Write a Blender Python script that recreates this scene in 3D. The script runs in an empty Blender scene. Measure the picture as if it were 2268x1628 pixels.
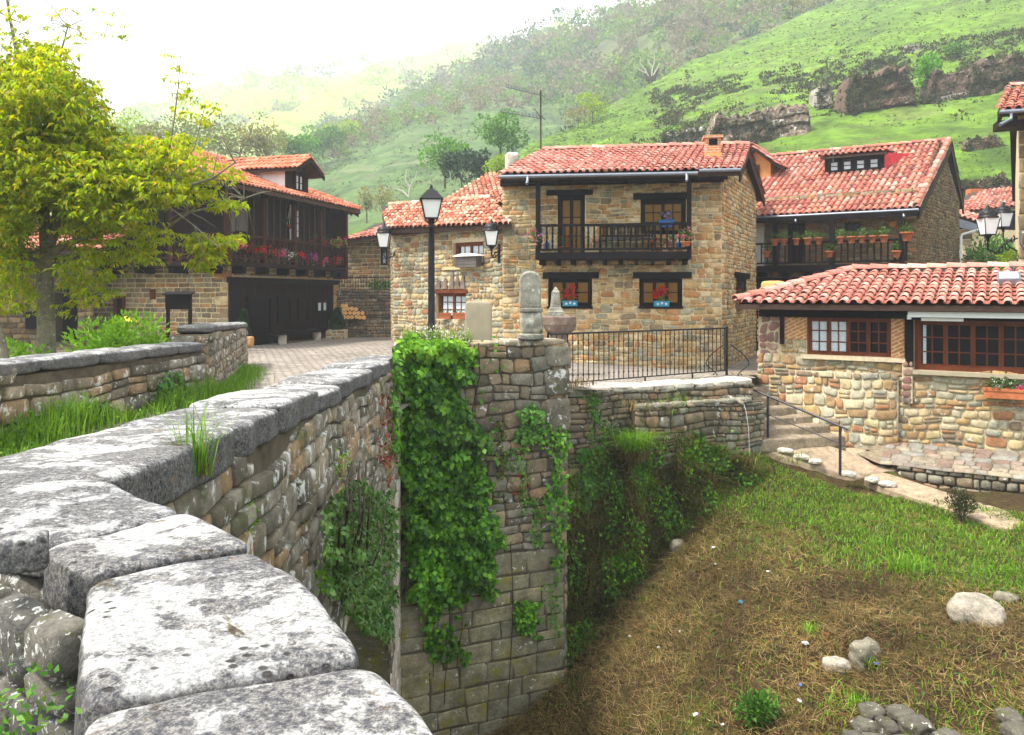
import bpy, math, random
import numpy as np
from mathutils import Vector, noise

scn = bpy.context.scene
# ------------------------------------------------------------------ camera
FPX, CX, HY = 1763.0, 1133.5, 650.0          # focal length, centre and horizon in a 2267x1628 frame
cam_d = bpy.data.cameras.new("camera")
cam_d.sensor_width = 36.0
cam_d.lens = 36.0 * FPX / 2267.0
cam_d.shift_y = -(814.0 - HY) / 2267.0
cam_d.clip_start = 0.05
cam_d.clip_end = 6000.0
cam = bpy.data.objects.new("camera", cam_d)
scn.collection.objects.link(cam)
cam.location = (0, 0, 0)
cam.rotation_euler = (math.radians(90), 0, 0)
scn.camera = cam
HAZE = .00095
# ------------------------------------------------------------------ world and sun
SUN_DIR = Vector((-0.50, -0.16, 0.85)).normalized()
sun_el = math.asin(SUN_DIR.z)
sun_az = math.atan2(SUN_DIR.x, SUN_DIR.y)
w = bpy.data.worlds.new("World")
scn.world = w
w.use_nodes = True
nt = w.node_tree
bgn = nt.nodes["Background"]
sky = nt.nodes.new("ShaderNodeTexSky")
sky.sky_type = 'NISHITA'
sky.sun_disc = False
sky.sun_elevation = sun_el
sky.sun_rotation = sun_az
sky.air_density = 1.0
sky.dust_density = 6.0
sky.ozone_density = 1.0
mixn = nt.nodes.new("ShaderNodeMix")
mixn.data_type = 'RGBA'
mixn.inputs[0].default_value = 0.80
mixn.inputs[7].default_value = (11.5, 11.7, 12.0, 1)      # bright overcast cloud in front of the blue
nt.links.new(sky.outputs[0], mixn.inputs[6])
nt.links.new(mixn.outputs[2], bgn.inputs[0])
bgn.inputs[1].default_value = 0.122
sd = bpy.data.lights.new("sun", 'SUN')
sd.energy = 4.7
sd.angle = math.radians(8)
sd.color = (1.0, 0.95, 0.86)
so = bpy.data.objects.new("sun", sd)
scn.collection.objects.link(so)
so.rotation_euler = SUN_DIR.to_track_quat('Z', 'Y').to_euler()
scn.view_settings.view_transform = 'Standard'
scn.view_settings.look = 'None'
scn.view_settings.gamma = 1
scn.view_settings.exposure = 0.92
scn.render.engine = 'CYCLES'
scn.cycles.use_denoising = True
scn.cycles.max_bounces = 6
scn.cycles.diffuse_bounces = 3
scn.cycles.transparent_max_bounces = 8
scn.cycles.volume_bounces = 1
scn.cycles.sample_clamp_indirect = 4

# ------------------------------------------------------------------ helpers
rng = random.Random(11)
nr = np.random.default_rng(5)

def V(*a): return Vector(a)
def W(x, y, Y): return Vector(((x - CX) / FPX * Y, Y, (HY - y) / FPX * Y))
def lerp(a, b, t): return a + (b - a) * t

def tag(o, label=None, cat=None, group=None, kind=None):
    if label: o['label'] = label
    if cat: o['category'] = cat
    if group: o['group'] = group
    if kind: o['kind'] = kind
    return o

def thing(name, label, cat, loc=(0, 0, 0), rz=0.0, group=None):
    o = bpy.data.objects.new(name, None)
    o.empty_display_size = 0.2
    scn.collection.objects.link(o)
    o.location = loc
    o.rotation_euler = (0, 0, rz)
    return tag(o, label, cat, group)

def wloc(p):
    v = Vector((0, 0, 0))
    while p is not None:
        v = v + Vector(p.location)
        p = p.parent
    return v

def mesh_np(name, verts, faces, mats, parent=None, smooth=False, mi=None):
    """verts (N,3) world coordinates, faces: list or array; one object."""
    v = np.asarray(verts, dtype=float).reshape(-1, 3)
    if parent is not None:
        v = v - np.array(wloc(parent))
    me = bpy.data.meshes.new(name)
    if isinstance(faces, np.ndarray):
        n, k = faces.shape
        me.vertices.add(len(v)); me.vertices.foreach_set("co", v.ravel())
        me.loops.add(n * k); me.loops.foreach_set("vertex_index", faces.ravel().astype(np.int32))
        me.polygons.add(n)
        me.polygons.foreach_set("loop_start", np.arange(0, n * k, k, dtype=np.int32))
        try:
            me.polygons.foreach_set("loop_total", np.full(n, k, dtype=np.int32))
        except Exception:
            pass
        me.update(calc_edges=True)
    else:
        me.from_pydata(v.tolist(), [], faces)
    if not isinstance(mats, (list, tuple)): mats = [mats]
    for m in mats: me.materials.append(m)
    if mi is not None and len(mats) > 1:
        me.polygons.foreach_set("material_index", np.asarray(mi, dtype=np.int32))
    if smooth is True:
        me.polygons.foreach_set("use_smooth", np.ones(len(me.polygons), dtype=bool))
    elif smooth is not False and smooth is not None:
        me.polygons.foreach_set("use_smooth", np.asarray(smooth, dtype=bool))
    me.validate()
    o = bpy.data.objects.new(name, me)
    scn.collection.objects.link(o)
    if parent is not None: o.parent = parent
    return o

class MB:
    def __init__(s):
        s.v = []; s.f = []; s.m = []; s.s = []
    def add(s, vs, fs, mi=0, smooth=False):
        b = len(s.v)
        s.v.extend([tuple(p) for p in vs])
        for f in fs:
            s.f.append(tuple(b + i for i in f)); s.m.append(mi); s.s.append(smooth)
    def obox(s, o, a, b, c, mi=0):
        o, a, b, c = Vector(o), Vector(a), Vector(b), Vector(c)
        vs = [o, o + a, o + a + b, o + b, o + c, o + a + c, o + a + b + c, o + b + c]
        fs = [(0, 3, 2, 1), (4, 5, 6, 7), (0, 1, 5, 4), (1, 2, 6, 5), (2, 3, 7, 6), (3, 0, 4, 7)]
        if a.cross(b).dot(c) < 0: fs = [f[::-1] for f in fs]
        s.add(vs, fs, mi)
    def box(s, x0, x1, y0, y1, z0, z1, mi=0):
        s.obox((x0, y0, z0), (x1 - x0, 0, 0), (0, y1 - y0, 0), (0, 0, z1 - z0), mi)
    def quad(s, a, b, c, d, mi=0, smooth=False): s.add([a, b, c, d], [(0, 1, 2, 3)], mi, smooth)
    def poly(s, pts, mi=0): s.add(pts, [tuple(range(len(pts)))], mi)
    def prism(s, pts, vec, mi=0):
        n = len(pts); pts = [Vector(p) for p in pts]; vec = Vector(vec)
        vs = pts + [p + vec for p in pts]
        fs = [tuple(range(n))[::-1], tuple(range(n, 2 * n))] + [(i, (i + 1) % n, n + (i + 1) % n, n + i) for i in range(n)]
        nn = (pts[1] - pts[0]).cross(pts[2] - pts[0])
        if nn.dot(vec) < 0: fs = [f[::-1] for f in fs]
        s.add(vs, fs, mi)
    def tube(s, pts, r, n=6, mi=0, smooth=True, caps=True):
        pts = [Vector(p) for p in pts]
        rs = r if isinstance(r, (list, tuple)) else [r] * len(pts)
        vs = []; ref = None
        for i, p in enumerate(pts):
            t = (pts[min(i + 1, len(pts) - 1)] - pts[max(i - 1, 0)])
            if t.length < 1e-9: t = Vector((0, 0, 1))
            t.normalize()
            if ref is None:
                ref = Vector((1, 0, 0)) if abs(t.x) < 0.8 else Vector((0, 1, 0))
            a = (ref - t * ref.dot(t))
            if a.length < 1e-6: a = t.orthogonal()
            a.normalize(); ref = a
            b = t.cross(a)
            for k in range(n):
                th = 2 * math.pi * k / n
                vs.append(p + (a * math.cos(th) + b * math.sin(th)) * rs[i])
        fs = []
        for i in range(len(pts) - 1):
            for k in range(n):
                k2 = (k + 1) % n
                fs.append((i * n + k, i * n + k2, (i + 1) * n + k2, (i + 1) * n + k))
        s.add(vs, fs, mi, smooth)
        if caps:
            s.add(vs[:n], [tuple(range(n))[::-1]], mi); s.add(vs[-n:], [tuple(range(n))], mi)
    def lathe(s, prof, base, n=12, mi=0, smooth=True, sx=1.0, sy=1.0, rot=0.0):
        base = Vector(base); vs = []
        for (r, z) in prof:
            for k in range(n):
                th = 2 * math.pi * k / n + rot
                vs.append(base + Vector((r * sx * math.cos(th), r * sy * math.sin(th), z)))
        fs = []
        for i in range(len(prof) - 1):
            for k in range(n):
                k2 = (k + 1) % n
                fs.append((i * n + k, i * n + k2, (i + 1) * n + k2, (i + 1) * n + k))
        s.add(vs, fs, mi, smooth)
        s.add(vs[:n], [tuple(range(n))[::-1]], mi); s.add(vs[-n:], [tuple(range(n))], mi)
    def build(s, name, mats, parent=None):
        return mesh_np(name, s.v, s.f, mats, parent, smooth=s.s, mi=s.m)

class Fr:
    """Facade frame: a along the wall (to the right seen from outside), b outward, c up."""
    def __init__(s, p, q, z):
        s.O = Vector((p[0], p[1], z)); d = Vector((q[0] - p[0], q[1] - p[1], 0))
        s.w = d.length; s.u = d.normalized(); s.n = s.u.cross(Vector((0, 0, 1))); s.z = Vector((0, 0, 1))
    def p(s, a, b, c): return s.O + s.u * a + s.n * b + s.z * c
    def px(s, x, y, b=0.0):
        d = Vector(((x - CX) / FPX, 1, (HY - y) / FPX))
        t = (b + s.O.dot(s.n)) / d.dot(s.n)
        P = d * t - s.O
        return P.dot(s.u), P.z
    def rect(s, x0, y0, x1, y1, b=0.0):
        """pixel rectangle (left, top, right, bottom) -> a0, c0, a1, c1"""
        ym = (y0 + y1) / 2; xm = (x0 + x1) / 2
        a0 = s.px(x0, ym, b)[0]; a1 = s.px(x1, ym, b)[0]
        return a0, s.px(xm, y1, b)[1], a1, s.px(xm, y0, b)[1]
    def box(s, mb, a0, a1, b0, b1, c0, c1, mi=0):
        mb.obox(s.p(a0, b0, c0), s.u * (a1 - a0), s.n * (b1 - b0), s.z * (c1 - c0), mi)

def nz(p, sc=1.0): return noise.noise(Vector(p) * sc)

# ---- masonry: every stone is a bulged polygon standing proud of its mortar bed
def rubble(mb, O, U, Vv, w, h, sw=(.18, .42), sh=(.11, .22), holes=(), depth=.04, gap=.014, mi=0, skip=None, warp=.05, seed=1, cut=.3):
    r = random.Random(seed)
    O = Vector(O); U = Vector(U).normalized(); Vv = Vector(Vv).normalized(); N = U.cross(Vv).normalized()
    y = 0.0
    while y < h - .03:
        rh = r.uniform(*sh)
        if y + rh > h - sh[0] * .6: rh = h - y
        iv = [(0.0, w)]
        for (a0, c0, a1, c1) in holes:
            if c0 < y + rh - .04 and c1 > y + .04:
                nv = []
                for (p, q) in iv:
                    if a1 <= p or a0 >= q: nv.append((p, q)); continue
                    if a0 > p: nv.append((p, a0))
                    if a1 < q: nv.append((a1, q))
                iv = nv
        for (p, q) in iv:
            x = p
            while x < q - .02:
                ws = r.uniform(*sw) * r.choice((.7, 1, 1, 1.15))
                if x + ws > q - sw[0] * .6: ws = q - x
                sub = [(y, y + rh)]
                if rh > sh[0] * 1.5 and r.random() < .22:
                    m = y + rh * r.uniform(.38, .62); sub = [(y, m), (m, y + rh)]
                for (ya, yb) in sub:
                    xc, yc = x + ws / 2, (ya + yb) / 2
                    if skip and skip(xc, yc): continue
                    stone(mb, O, U, Vv, N, x + gap / 2, x + ws - gap / 2, ya + gap / 2, yb - gap / 2, depth, r, mi, warp, cut)
                x += ws
        y += rh

def stone(mb, O, U, Vv, N, x0, x1, y0, y1, depth, r, mi, warp, cut):
    m = min(x1 - x0, y1 - y0)
    if m < .012: return
    c = [m * r.uniform(.08, cut) for _ in range(8)]
    out = [(x0 + c[0], y0), (x1 - c[1], y0), (x1, y0 + c[2]), (x1, y1 - c[3]), (x1 - c[4], y1), (x0 + c[5], y1), (x0, y1 - c[6]), (x0, y0 + c[7])]
    j = m * .07
    d = depth * r.uniform(.55, 1.15)
    vs = []; xc, yc = (x0 + x1) / 2, (y0 + y1) / 2
    tiltx, tilty = r.uniform(-.2, .2), r.uniform(-.2, .2)
    def P(a, b, dd):
        if warp:
            q = Vector((a * 1.1, b * 1.6, O.x * .7))
            a2 = a + warp * .6 * noise.noise(q + Vector((9, 3, 0))); b2 = b + warp * noise.noise(q)
        else: a2, b2 = a, b
        return O + U * a2 + Vv * b2 + N * dd
    out = [(a + r.uniform(-j, j), b + r.uniform(-j, j)) for a, b in out]
    for a, b in out: vs.append(P(a, b, -.012))
    for a, b in out: vs.append(P(xc + (a - xc) * .95, yc + (b - yc) * .92, d * (.74 + tiltx * (a - xc) / (x1 - x0) + tilty * (b - yc) / (y1 - y0))))
    for a, b in out: vs.append(P(xc + (a - xc) * .80, yc + (b - yc) * .74, d * (1 + tiltx * (a - xc) / (x1 - x0) + tilty * (b - yc) / (y1 - y0)) + r.uniform(-.1, .1) * d))
    fs = [(i, (i + 1) % 8, 8 + (i + 1) % 8, 8 + i) for i in range(8)] + [(8 + i, 8 + (i + 1) % 8, 16 + (i + 1) % 8, 16 + i) for i in range(8)]
    fs.append(tuple(range(16, 24)))
    mb.add(vs, fs, mi, True)

def slab(mb, F, w, h, holes=(), mi=0, reveal=.28, a_0=0.0):
    """mortar face of a wall with openings and their reveals"""
    xs = sorted(set([a_0, w] + [v for hh in holes for v in (hh[0], hh[2])])); ys = sorted(set([0, h] + [v for hh in holes for v in (hh[1], hh[3])]))
    for i in range(len(xs) - 1):
        for k in range(len(ys) - 1):
            xc, yc = (xs[i] + xs[i + 1]) / 2, (ys[k] + ys[k + 1]) / 2
            if any(hh[0] < xc < hh[2] and hh[1] < yc < hh[3] for hh in holes): continue
            mb.quad(F.p(xs[i], 0, ys[k]), F.p(xs[i + 1], 0, ys[k]), F.p(xs[i + 1], 0, ys[k + 1]), F.p(xs[i], 0, ys[k + 1]), mi)
    for (a0, c0, a1, c1) in holes:
        mb.quad(F.p(a0, 0, c0), F.p(a0, 0, c1), F.p(a0, -reveal, c1), F.p(a0, -reveal, c0), mi)
        mb.quad(F.p(a1, 0, c1), F.p(a1, 0, c0), F.p(a1, -reveal, c0), F.p(a1, -reveal, c1), mi)
        mb.quad(F.p(a0, 0, c1), F.p(a1, 0, c1), F.p(a1, -reveal, c1), F.p(a0, -reveal, c1), mi)
        mb.quad(F.p(a1, 0, c0), F.p(a0, 0, c0), F.p(a0, -reveal, c0), F.p(a1, -reveal, c0), mi)

# ---- barrel tile roofs
def tiles(mb, A, B, T, top, pitch=.23, length=.34, r=.088, mi=0, bot=None, seed=1, under=None, lift=.028):
    """A->B eave line, T unit vector up the slope, top(s) covered length (s 0..1)"""
    rr = random.Random(seed)
    A, B, T = Vector(A), Vector(B), Vector(T).normalized()
    E = (B - A); L = E.length; E = E.normalized(); N = E.cross(T).normalized()
    if N.z < 0: N = -N
    S = T.cross(N).normalized()
    if S.dot(E) < 0: S = -S
    n = max(2, int(round(L / pitch))); seg = 5
    for i in range(n + 1):
        for kind in (0, 1):
            s = (i + (.5 if kind else 0)) / n
            if s > 1.0001: continue
            ln = top(min(s, 1)); b0 = bot(min(s, 1)) if bot else 0.0
            if ln - b0 < .1: continue
            m = max(1, int(round((ln - b0) / length))); sl = (ln - b0) / m
            P0 = A + (B - A) * s + T * b0
            for k in range(m):
                jx = rr.uniform(-.012, .012); jl = rr.uniform(-.02, .02); ov = 1.14
                lo = P0 + T * (k * sl + jl - (.03 if k == 0 else 0)) + S * jx
                hi = P0 + T * (min((k + ov) * sl + jl, ln)) + S * (jx + rr.uniform(-.006, .006))
                r0 = r * rr.uniform(.95, 1.05); r1 = r0 * .84
                vs = []
                if kind == 0:
                    base = .03 + .035 * noise.noise(lo * .9)
                    for (p, q, up) in ((lo, r0, base + lift), (hi, r1, base), (lo, r0 - .016, base + lift)):
                        for g in range(seg + 1):
                            th = math.pi * g / seg
                            vs.append(p + S * (q * math.cos(th)) + N * (q * math.sin(th) * .95 + up))
                else:
                    for (p, q, up) in ((lo, r1, .085 + lift * .5), (hi, r0, .085), (lo, r1 - .016, .085 + lift * .5)):
                        for g in range(seg + 1):
                            th = math.pi * g / seg
                            vs.append(p + S * (q * math.cos(th)) + N * (-q * math.sin(th) * .8 + up))
                k1 = seg + 1
                fs = [(g, g + 1, k1 + g + 1, k1 + g) for g in range(seg)] + [(2 * k1 + g, 2 * k1 + g + 1, g + 1, g) for g in range(seg)]
                mb.add(vs, fs, mi + 2 * kind, True)

def ridge_tiles(mb, P, Q, r=.11, length=.4, mi=0, seed=3):
    rr = random.Random(seed); P, Q = Vector(P), Vector(Q); T = (Q - P); L = T.length; T.normalize()
    S = T.cross(Vector((0, 0, 1))).normalized(); N = S.cross(T)
    m = max(1, int(L / length)); sl = L / m
    for k in range(m):
        lo = P + T * (k * sl); hi = P + T * ((k + 1.12) * sl); vs = []
        a = r * rr.uniform(.95, 1.05)
        for (p, q, up) in ((lo, a, .03), (hi, a * .86, .008), (lo, a - .018, .03)):
            for g in range(7):
                th = math.pi * g / 6
                vs.append(p + S * (q * math.cos(th)) + N * (q * math.sin(th) * .9 + up))
        fs = [(g, g + 1, 8 + g, 7 + g) for g in range(6)] + [(14 + g, 15 + g, g + 1, g) for g in range(6)]
        mb.add(vs, fs, mi, True)

def slope_slab(mb, pts, th, mi=0):
    """roof boarding: polygon and its thickness downward"""
    mb.prism([Vector(p) for p in pts], (0, 0, -th), mi)

# ---- rounded, weathered blocks
def block_geo(corners, z0, z1, n=14, k=7.0, amp=.012, fs=6.0, fine=.004, seed=0):
    """corners: 4 plan points (x,y) ccw; z0/z1 bottom/top (scalars or 4-lists)"""
    key = {}; P = []; F = []
    def vid(i, j, l):
        t = (i, j, l)
        if t not in key:
            key[t] = len(P); P.append(t)
        return key[t]
    for a in range(n):
        for b in range(n):
            F.append((vid(a, b, n), vid(a + 1, b, n), vid(a + 1, b + 1, n), vid(a, b + 1, n)))
            F.append((vid(a, b, 0), vid(a, b + 1, 0), vid(a + 1, b + 1, 0), vid(a + 1, b, 0)))
            F.append((vid(a, 0, b), vid(a + 1, 0, b), vid(a + 1, 0, b + 1), vid(a, 0, b + 1)))
            F.append((vid(a, n, b), vid(a, n, b + 1), vid(a + 1, n, b + 1), vid(a + 1, n, b)))
            F.append((vid(0, a, b), vid(0, a, b + 1), vid(0, a + 1, b + 1), vid(0, a + 1, b)))
            F.append((vid(n, a, b), vid(n, a + 1, b), vid(n, a + 1, b + 1), vid(n, a, b + 1)))
    p = np.array(P, dtype=float) / n * 2 - 1
    mx = np.abs(p).max(1, keepdims=True); nk = (np.abs(p) ** k).sum(1, keepdims=True) ** (1 / k)
    q = p * (mx / nk)
    c = np.array(corners, dtype=float)
    s, t = (q[:, 0] + 1) / 2, (q[:, 1] + 1) / 2
    w4 = np.stack([(1 - s) * (1 - t), s * (1 - t), s * t, (1 - s) * t], 1)
    xy = w4 @ c
    zz0 = w4 @ (np.ones(4) * z0 if np.isscalar(z0) else np.array(z0)); zz1 = w4 @ (np.ones(4) * z1 if np.isscalar(z1) else np.array(z1))
    z = zz0 + (q[:, 2] + 1) / 2 * (zz1 - zz0)
    v = np.column_stack([xy, z]); ctr = v.mean(0)
    for i in range(len(v)):
        a = Vector(v[i]); d = (a - Vector(ctr)); d.normalize()
        e = amp * noise.noise(a * fs + Vector((seed, 0, 0))) * 1.6 + fine * noise.noise(a * fs * 5 + Vector((0, seed, 0)))
        v[i] += np.array(d) * e
    return v, F

def rock_geo(c, sx, sy, sz, n=12, k=3.2, amp=.12, fs=1.5, rot=0.0, seed=0, strata=0.0, fine=.25):
    cs, sn = math.cos(rot), math.sin(rot)
    cor = [(-1, -1), (1, -1), (1, 1), (-1, 1)]
    cor = [(c[0] + (x * sx * cs - y * sy * sn), c[1] + (x * sx * sn + y * sy * cs)) for x, y in cor]
    sc = min(sx, sy, sz)
    v, F = block_geo(cor, c[2] - sz, c[2] + sz, n, k, amp * sc, fs / sc, amp * sc * fine, seed)
    if strata:
        for i in range(len(v)):
            lay = math.floor((v[i][2] + .15 * sc * noise.noise(Vector((v[i][0] / sc, v[i][1] / sc, seed)))) / (strata))
            f = 1 + .22 * noise.noise(Vector((lay * 7.31, seed * 1.7, 0)))
            v[i][0] = c[0] + (v[i][0] - c[0]) * f; v[i][1] = c[1] + (v[i][1] - c[1]) * f
    return v, F

# ---- leaves
def leaf_arrays(P, D, N, L, Wd, fold=.12):
    P, D, N = np.asarray(P, float), np.asarray(D, float), np.asarray(N, float)
    D = D / (np.linalg.norm(D, axis=1, keepdims=True) + 1e-9)
    S = np.cross(D, N); S /= (np.linalg.norm(S, axis=1, keepdims=True) + 1e-9)
    Nn = np.cross(S, D)
    L = np.asarray(L, float).reshape(-1, 1) * np.ones((len(P), 1)); Wd = np.asarray(Wd, float).reshape(-1, 1) * np.ones((len(P), 1))
    v = np.stack([P, P + D * L * .42 + S * Wd * .5 + Nn * L * fold, P + D * L - Nn * L * fold * .6, P + D * L * .42 - S * Wd * .5 + Nn * L * fold], 1)
    n = len(P)
    f = np.arange(4 * n).reshape(n, 4)
    return v.reshape(-1, 3), f

def rand_unit(n):
    d = nr.normal(size=(n, 3)); return d / np.linalg.norm(d, axis=1, keepdims=True)

def join_arrays(parts):
    vs, fs, b = [], [], 0
    for v, f in parts:
        vs.append(v); fs.append(f + b); b += len(v)
    return np.concatenate(vs), np.concatenate(fs)

def blades(P, H, Wd, lean=.5, curve=.4, up=None):
    """grass blades: two quads each (a bent strip)"""
    n = len(P); P = np.asarray(P, float)
    az = nr.uniform(0, 2 * np.pi, n)
    S = np.stack([np.cos(az), np.sin(az), np.zeros(n)], 1)
    B = np.stack([-np.sin(az), np.cos(az), np.zeros(n)], 1) * (nr.uniform(0, 1, (n, 1)) * lean)
    if up is None: up = np.array([0, 0, 1.0])
    H = np.asarray(H).reshape(-1, 1) * np.ones((n, 1)); Wd = np.asarray(Wd).reshape(-1, 1) * np.ones((n, 1))
    m = P + (up + B) * H * .55; t = P + (up * (1 - .35 * np.linalg.norm(B, axis=1, keepdims=True)) + B * (1 + curve * 1.5)) * H
    v = np.stack([P - S * Wd / 2, P + S * Wd / 2, m + S * Wd * .4, m - S * Wd * .4, t + S * Wd * .06, t - S * Wd * .06], 1).reshape(-1, 3)
    i = np.arange(n)[:, None] * 6
    f = np.concatenate([i + np.array([[0, 1, 2, 3]]), i + np.array([[3, 2, 4, 5]])])
    return v, f

# ------------------------------------------------------------------ materials
class Mt:
    def __init__(s, name):
        s.m = bpy.data.materials.new(name); s.m.use_nodes = True; s.t = s.m.node_tree
        s.b = s.t.nodes["Principled BSDF"]; s.out = s.t.nodes["Material Output"]
        s.b.inputs['Specular IOR Level'].default_value = .25
    def n(s, ty, out=0, props=None, **kw):
        nd = s.t.nodes.new(ty)
        for k, v in (props or {}).items(): setattr(nd, k, v)
        for k, v in kw.items():
            key = int(k[1:]) if k[0] == 'i' and k[1:].isdigit() else k.replace('_', ' ')
            s.set(nd.inputs[key], v)
        return nd.outputs[out]
    def set(s, sock, v):
        if hasattr(v, 'is_output'): s.t.links.new(v, sock)
        elif isinstance(v, (tuple, list)) and len(v) == 3 and sock.type == 'RGBA': sock.default_value = (*v, 1)
        else: sock.default_value = v
    def bs(s, **kw):
        for k, v in kw.items(): s.set(s.b.inputs[k.replace('_', ' ')], v)
    _p = None
    def pos(s): return s._p if s._p is not None else s.n('ShaderNodeNewGeometry')
    def rnd(s):
        g = s.t.nodes.new('ShaderNodeNewGeometry'); return g.outputs['Random Per Island']
    def noise(s, scale, detail=5, rough=.6, vec=None, dist=0.0, out=0):
        return s.n('ShaderNodeTexNoise', out, None, Vector=vec if vec is not None else s.pos(), Scale=scale, Detail=detail, Roughness=rough, Distortion=dist)
    def ramp(s, fac, stops, interp='LINEAR'):
        nd = s.t.nodes.new('ShaderNodeValToRGB'); cr = nd.color_ramp; cr.interpolation = interp
        while len(cr.elements) < len(stops): cr.elements.new(.5)
        for e, (p, c) in zip(cr.elements, stops):
            e.position = p; e.color = (*c, 1) if len(c) == 3 else c
        s.set(nd.inputs[0], fac); return nd.outputs[0]
    def mix(s, fac, a, b, mode='MIX'):
        nd = s.t.nodes.new('ShaderNodeMix'); nd.data_type = 'RGBA'; nd.blend_type = mode
        s.set(nd.inputs[0], fac); s.set(nd.inputs[6], a); s.set(nd.inputs[7], b); return nd.outputs[2]
    def math(s, op, a, b=0.0):
        nd = s.t.nodes.new('ShaderNodeMath'); nd.operation = op
        s.set(nd.inputs[0], a); s.set(nd.inputs[1], b); return nd.outputs[0]
    def bump(s, h, dist=.01, strength=.6):
        nd = s.t.nodes.new('ShaderNodeBump'); s.set(nd.inputs['Height'], h); nd.inputs['Distance'].default_value = dist
        nd.inputs['Strength'].default_value = strength; s.set(s.b.inputs['Normal'], nd.outputs[0])
    def step(s, x, lo, hi):
        nd = s.t.nodes.new('ShaderNodeMapRange'); nd.interpolation_type = 'SMOOTHSTEP'
        s.set(nd.inputs[0], x); nd.inputs[1].default_value = lo; nd.inputs[2].default_value = hi; return nd.outputs[0]
    def mapping(s, scale):
        return s.n('ShaderNodeMapping', 0, None, Vector=s.pos(), Scale=scale)

def palette(cols):
    n = len(cols); return [((i + .5) / n if n > 1 else 0, c) for i, c in enumerate(cols)]

def stone_mat(name, cols, lichen=0.0, moss=0.0, sc=1.0, var=.5, lcol=(.62, .62, .58), mcol=(.07, .085, .02), dark=0.0, bump=.012):
    m = Mt(name)
    base = m.ramp(m.rnd(), [(i / len(cols), c) for i, c in enumerate(cols)], 'CONSTANT')
    n1 = m.noise(5 * sc, 6, .65); n2 = m.noise(26 * sc, 4, .6)
    base = m.mix(1.0, base, m.ramp(n1, [(.25, (1 - var,) * 3), (.7, (1 + var * .6,) * 3)]), 'MULTIPLY')
    base = m.mix(.7, base, m.ramp(n2, [(.3, (.68,) * 3), (.62, (1.15,) * 3)]), 'MULTIPLY')
    if dark:
        base = m.mix(m.math('MULTIPLY', m.step(m.noise(1.3 * sc, 5, .7), .45, .7), dark), base, (.035, .03, .025))
    if moss:
        base = m.mix(m.math('MULTIPLY', m.step(m.noise(2.6 * sc, 6, .7), .62 - .2 * moss, .72 - .1 * moss), .85), base, mcol)
    if lichen:
        base = m.mix(m.math('MULTIPLY', m.step(m.noise(7 * sc, 7, .68, dist=.4), .62 - .16 * lichen, .68 - .14 * lichen), .8), base, lcol)
    m.bs(Base_Color=base, Roughness=.92)
    m.bump(m.math('ADD', n1, m.math('MULTIPLY', n2, .6)), bump, .8)
    return m.m

def plain(name, col, rough=.6, var=.25, sc=8.0, metal=0.0, bump=0.0, spec=.3):
    m = Mt(name); n1 = m.noise(sc, 5)
    m.bs(Base_Color=m.mix(1.0, col, m.ramp(n1, [(.3, (1 - var,) * 3), (.7, (1 + var,) * 3)]), 'MULTIPLY'), Roughness=rough, Metallic=metal)
    m.b.inputs['Specular IOR Level'].default_value = spec
    if bump: m.bump(n1, bump, .7)
    return m.m

def wood_mat(name, col, rough=.55, var=.45):
    m = Mt(name)
    n1 = m.noise(3.0, 6, .65, vec=m.mapping((9, 9, 1.2))); n2 = m.noise(2.0, 3)
    c = m.mix(1.0, col, m.ramp(n1, [(.25, (1 - var,) * 3), (.72, (1 + var,) * 3)]), 'MULTIPLY')
    c = m.mix(.6, c, m.ramp(n2, [(.3, (.6,) * 3), (.7, (1.25,) * 3)]), 'MULTIPLY')
    m.bs(Base_Color=c, Roughness=rough); m.b.inputs['Specular IOR Level'].default_value = .10; m.bump(n1, .006, .5)
    return m.m

def leaf_mat(name, cols, trans=.35, rough=.5, patch=.0, spec=.25, patch_sc=.8):
    m = Mt(name)
    c = m.ramp(m.rnd(), palette(cols))
    if patch:
        c = m.mix(1.0, c, m.ramp(m.noise(patch_sc, 3), [(.3, (1 - patch,) * 3), (.68, (1 + patch,) * 3)]), 'MULTIPLY')
    m.bs(Base_Color=c, Roughness=rough); m.b.inputs['Specular IOR Level'].default_value = spec
    tr = m.n('ShaderNodeBsdfTranslucent', 0, None, Color=m.mix(1.0, c, (1.25, 1.2, .55), 'MULTIPLY'))
    mx = m.t.nodes.new('ShaderNodeMixShader'); mx.inputs[0].default_value = trans
    m.t.links.new(m.b.outputs[0], mx.inputs[1]); m.t.links.new(tr, mx.inputs[2]); m.t.links.new(mx.outputs[0], m.out.inputs[0])
    return m.m

def glass_mat(name, col, rough=.08):
    m = Mt(name); m.bs(Base_Color=col, Roughness=rough); m.b.inputs['Specular IOR Level'].default_value = .16
    return m.m

def tile_mat(name, cols, dirt=.4):
    m = Mt(name)
    base = m.ramp(m.rnd(), [(i / len(cols), c) for i, c in enumerate(cols)], 'CONSTANT')
    n1 = m.noise(14, 6, .7); n2 = m.noise(1.1, 4, .6)
    base = m.mix(1.0, base, m.ramp(n1, [(.3, (.72,) * 3), (.68, (1.2,) * 3)]), 'MULTIPLY')
    base = m.mix(m.math('MULTIPLY', m.step(m.math('ADD', m.math('MULTIPLY', m.noise(9, 6, .75), .6), m.math('MULTIPLY', n2, .4)), .5, .62), dirt), base, (.09, .06, .045))
    m.bs(Base_Color=base, Roughness=.85); m.bump(n1, .006, .5)
    return m.m
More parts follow.
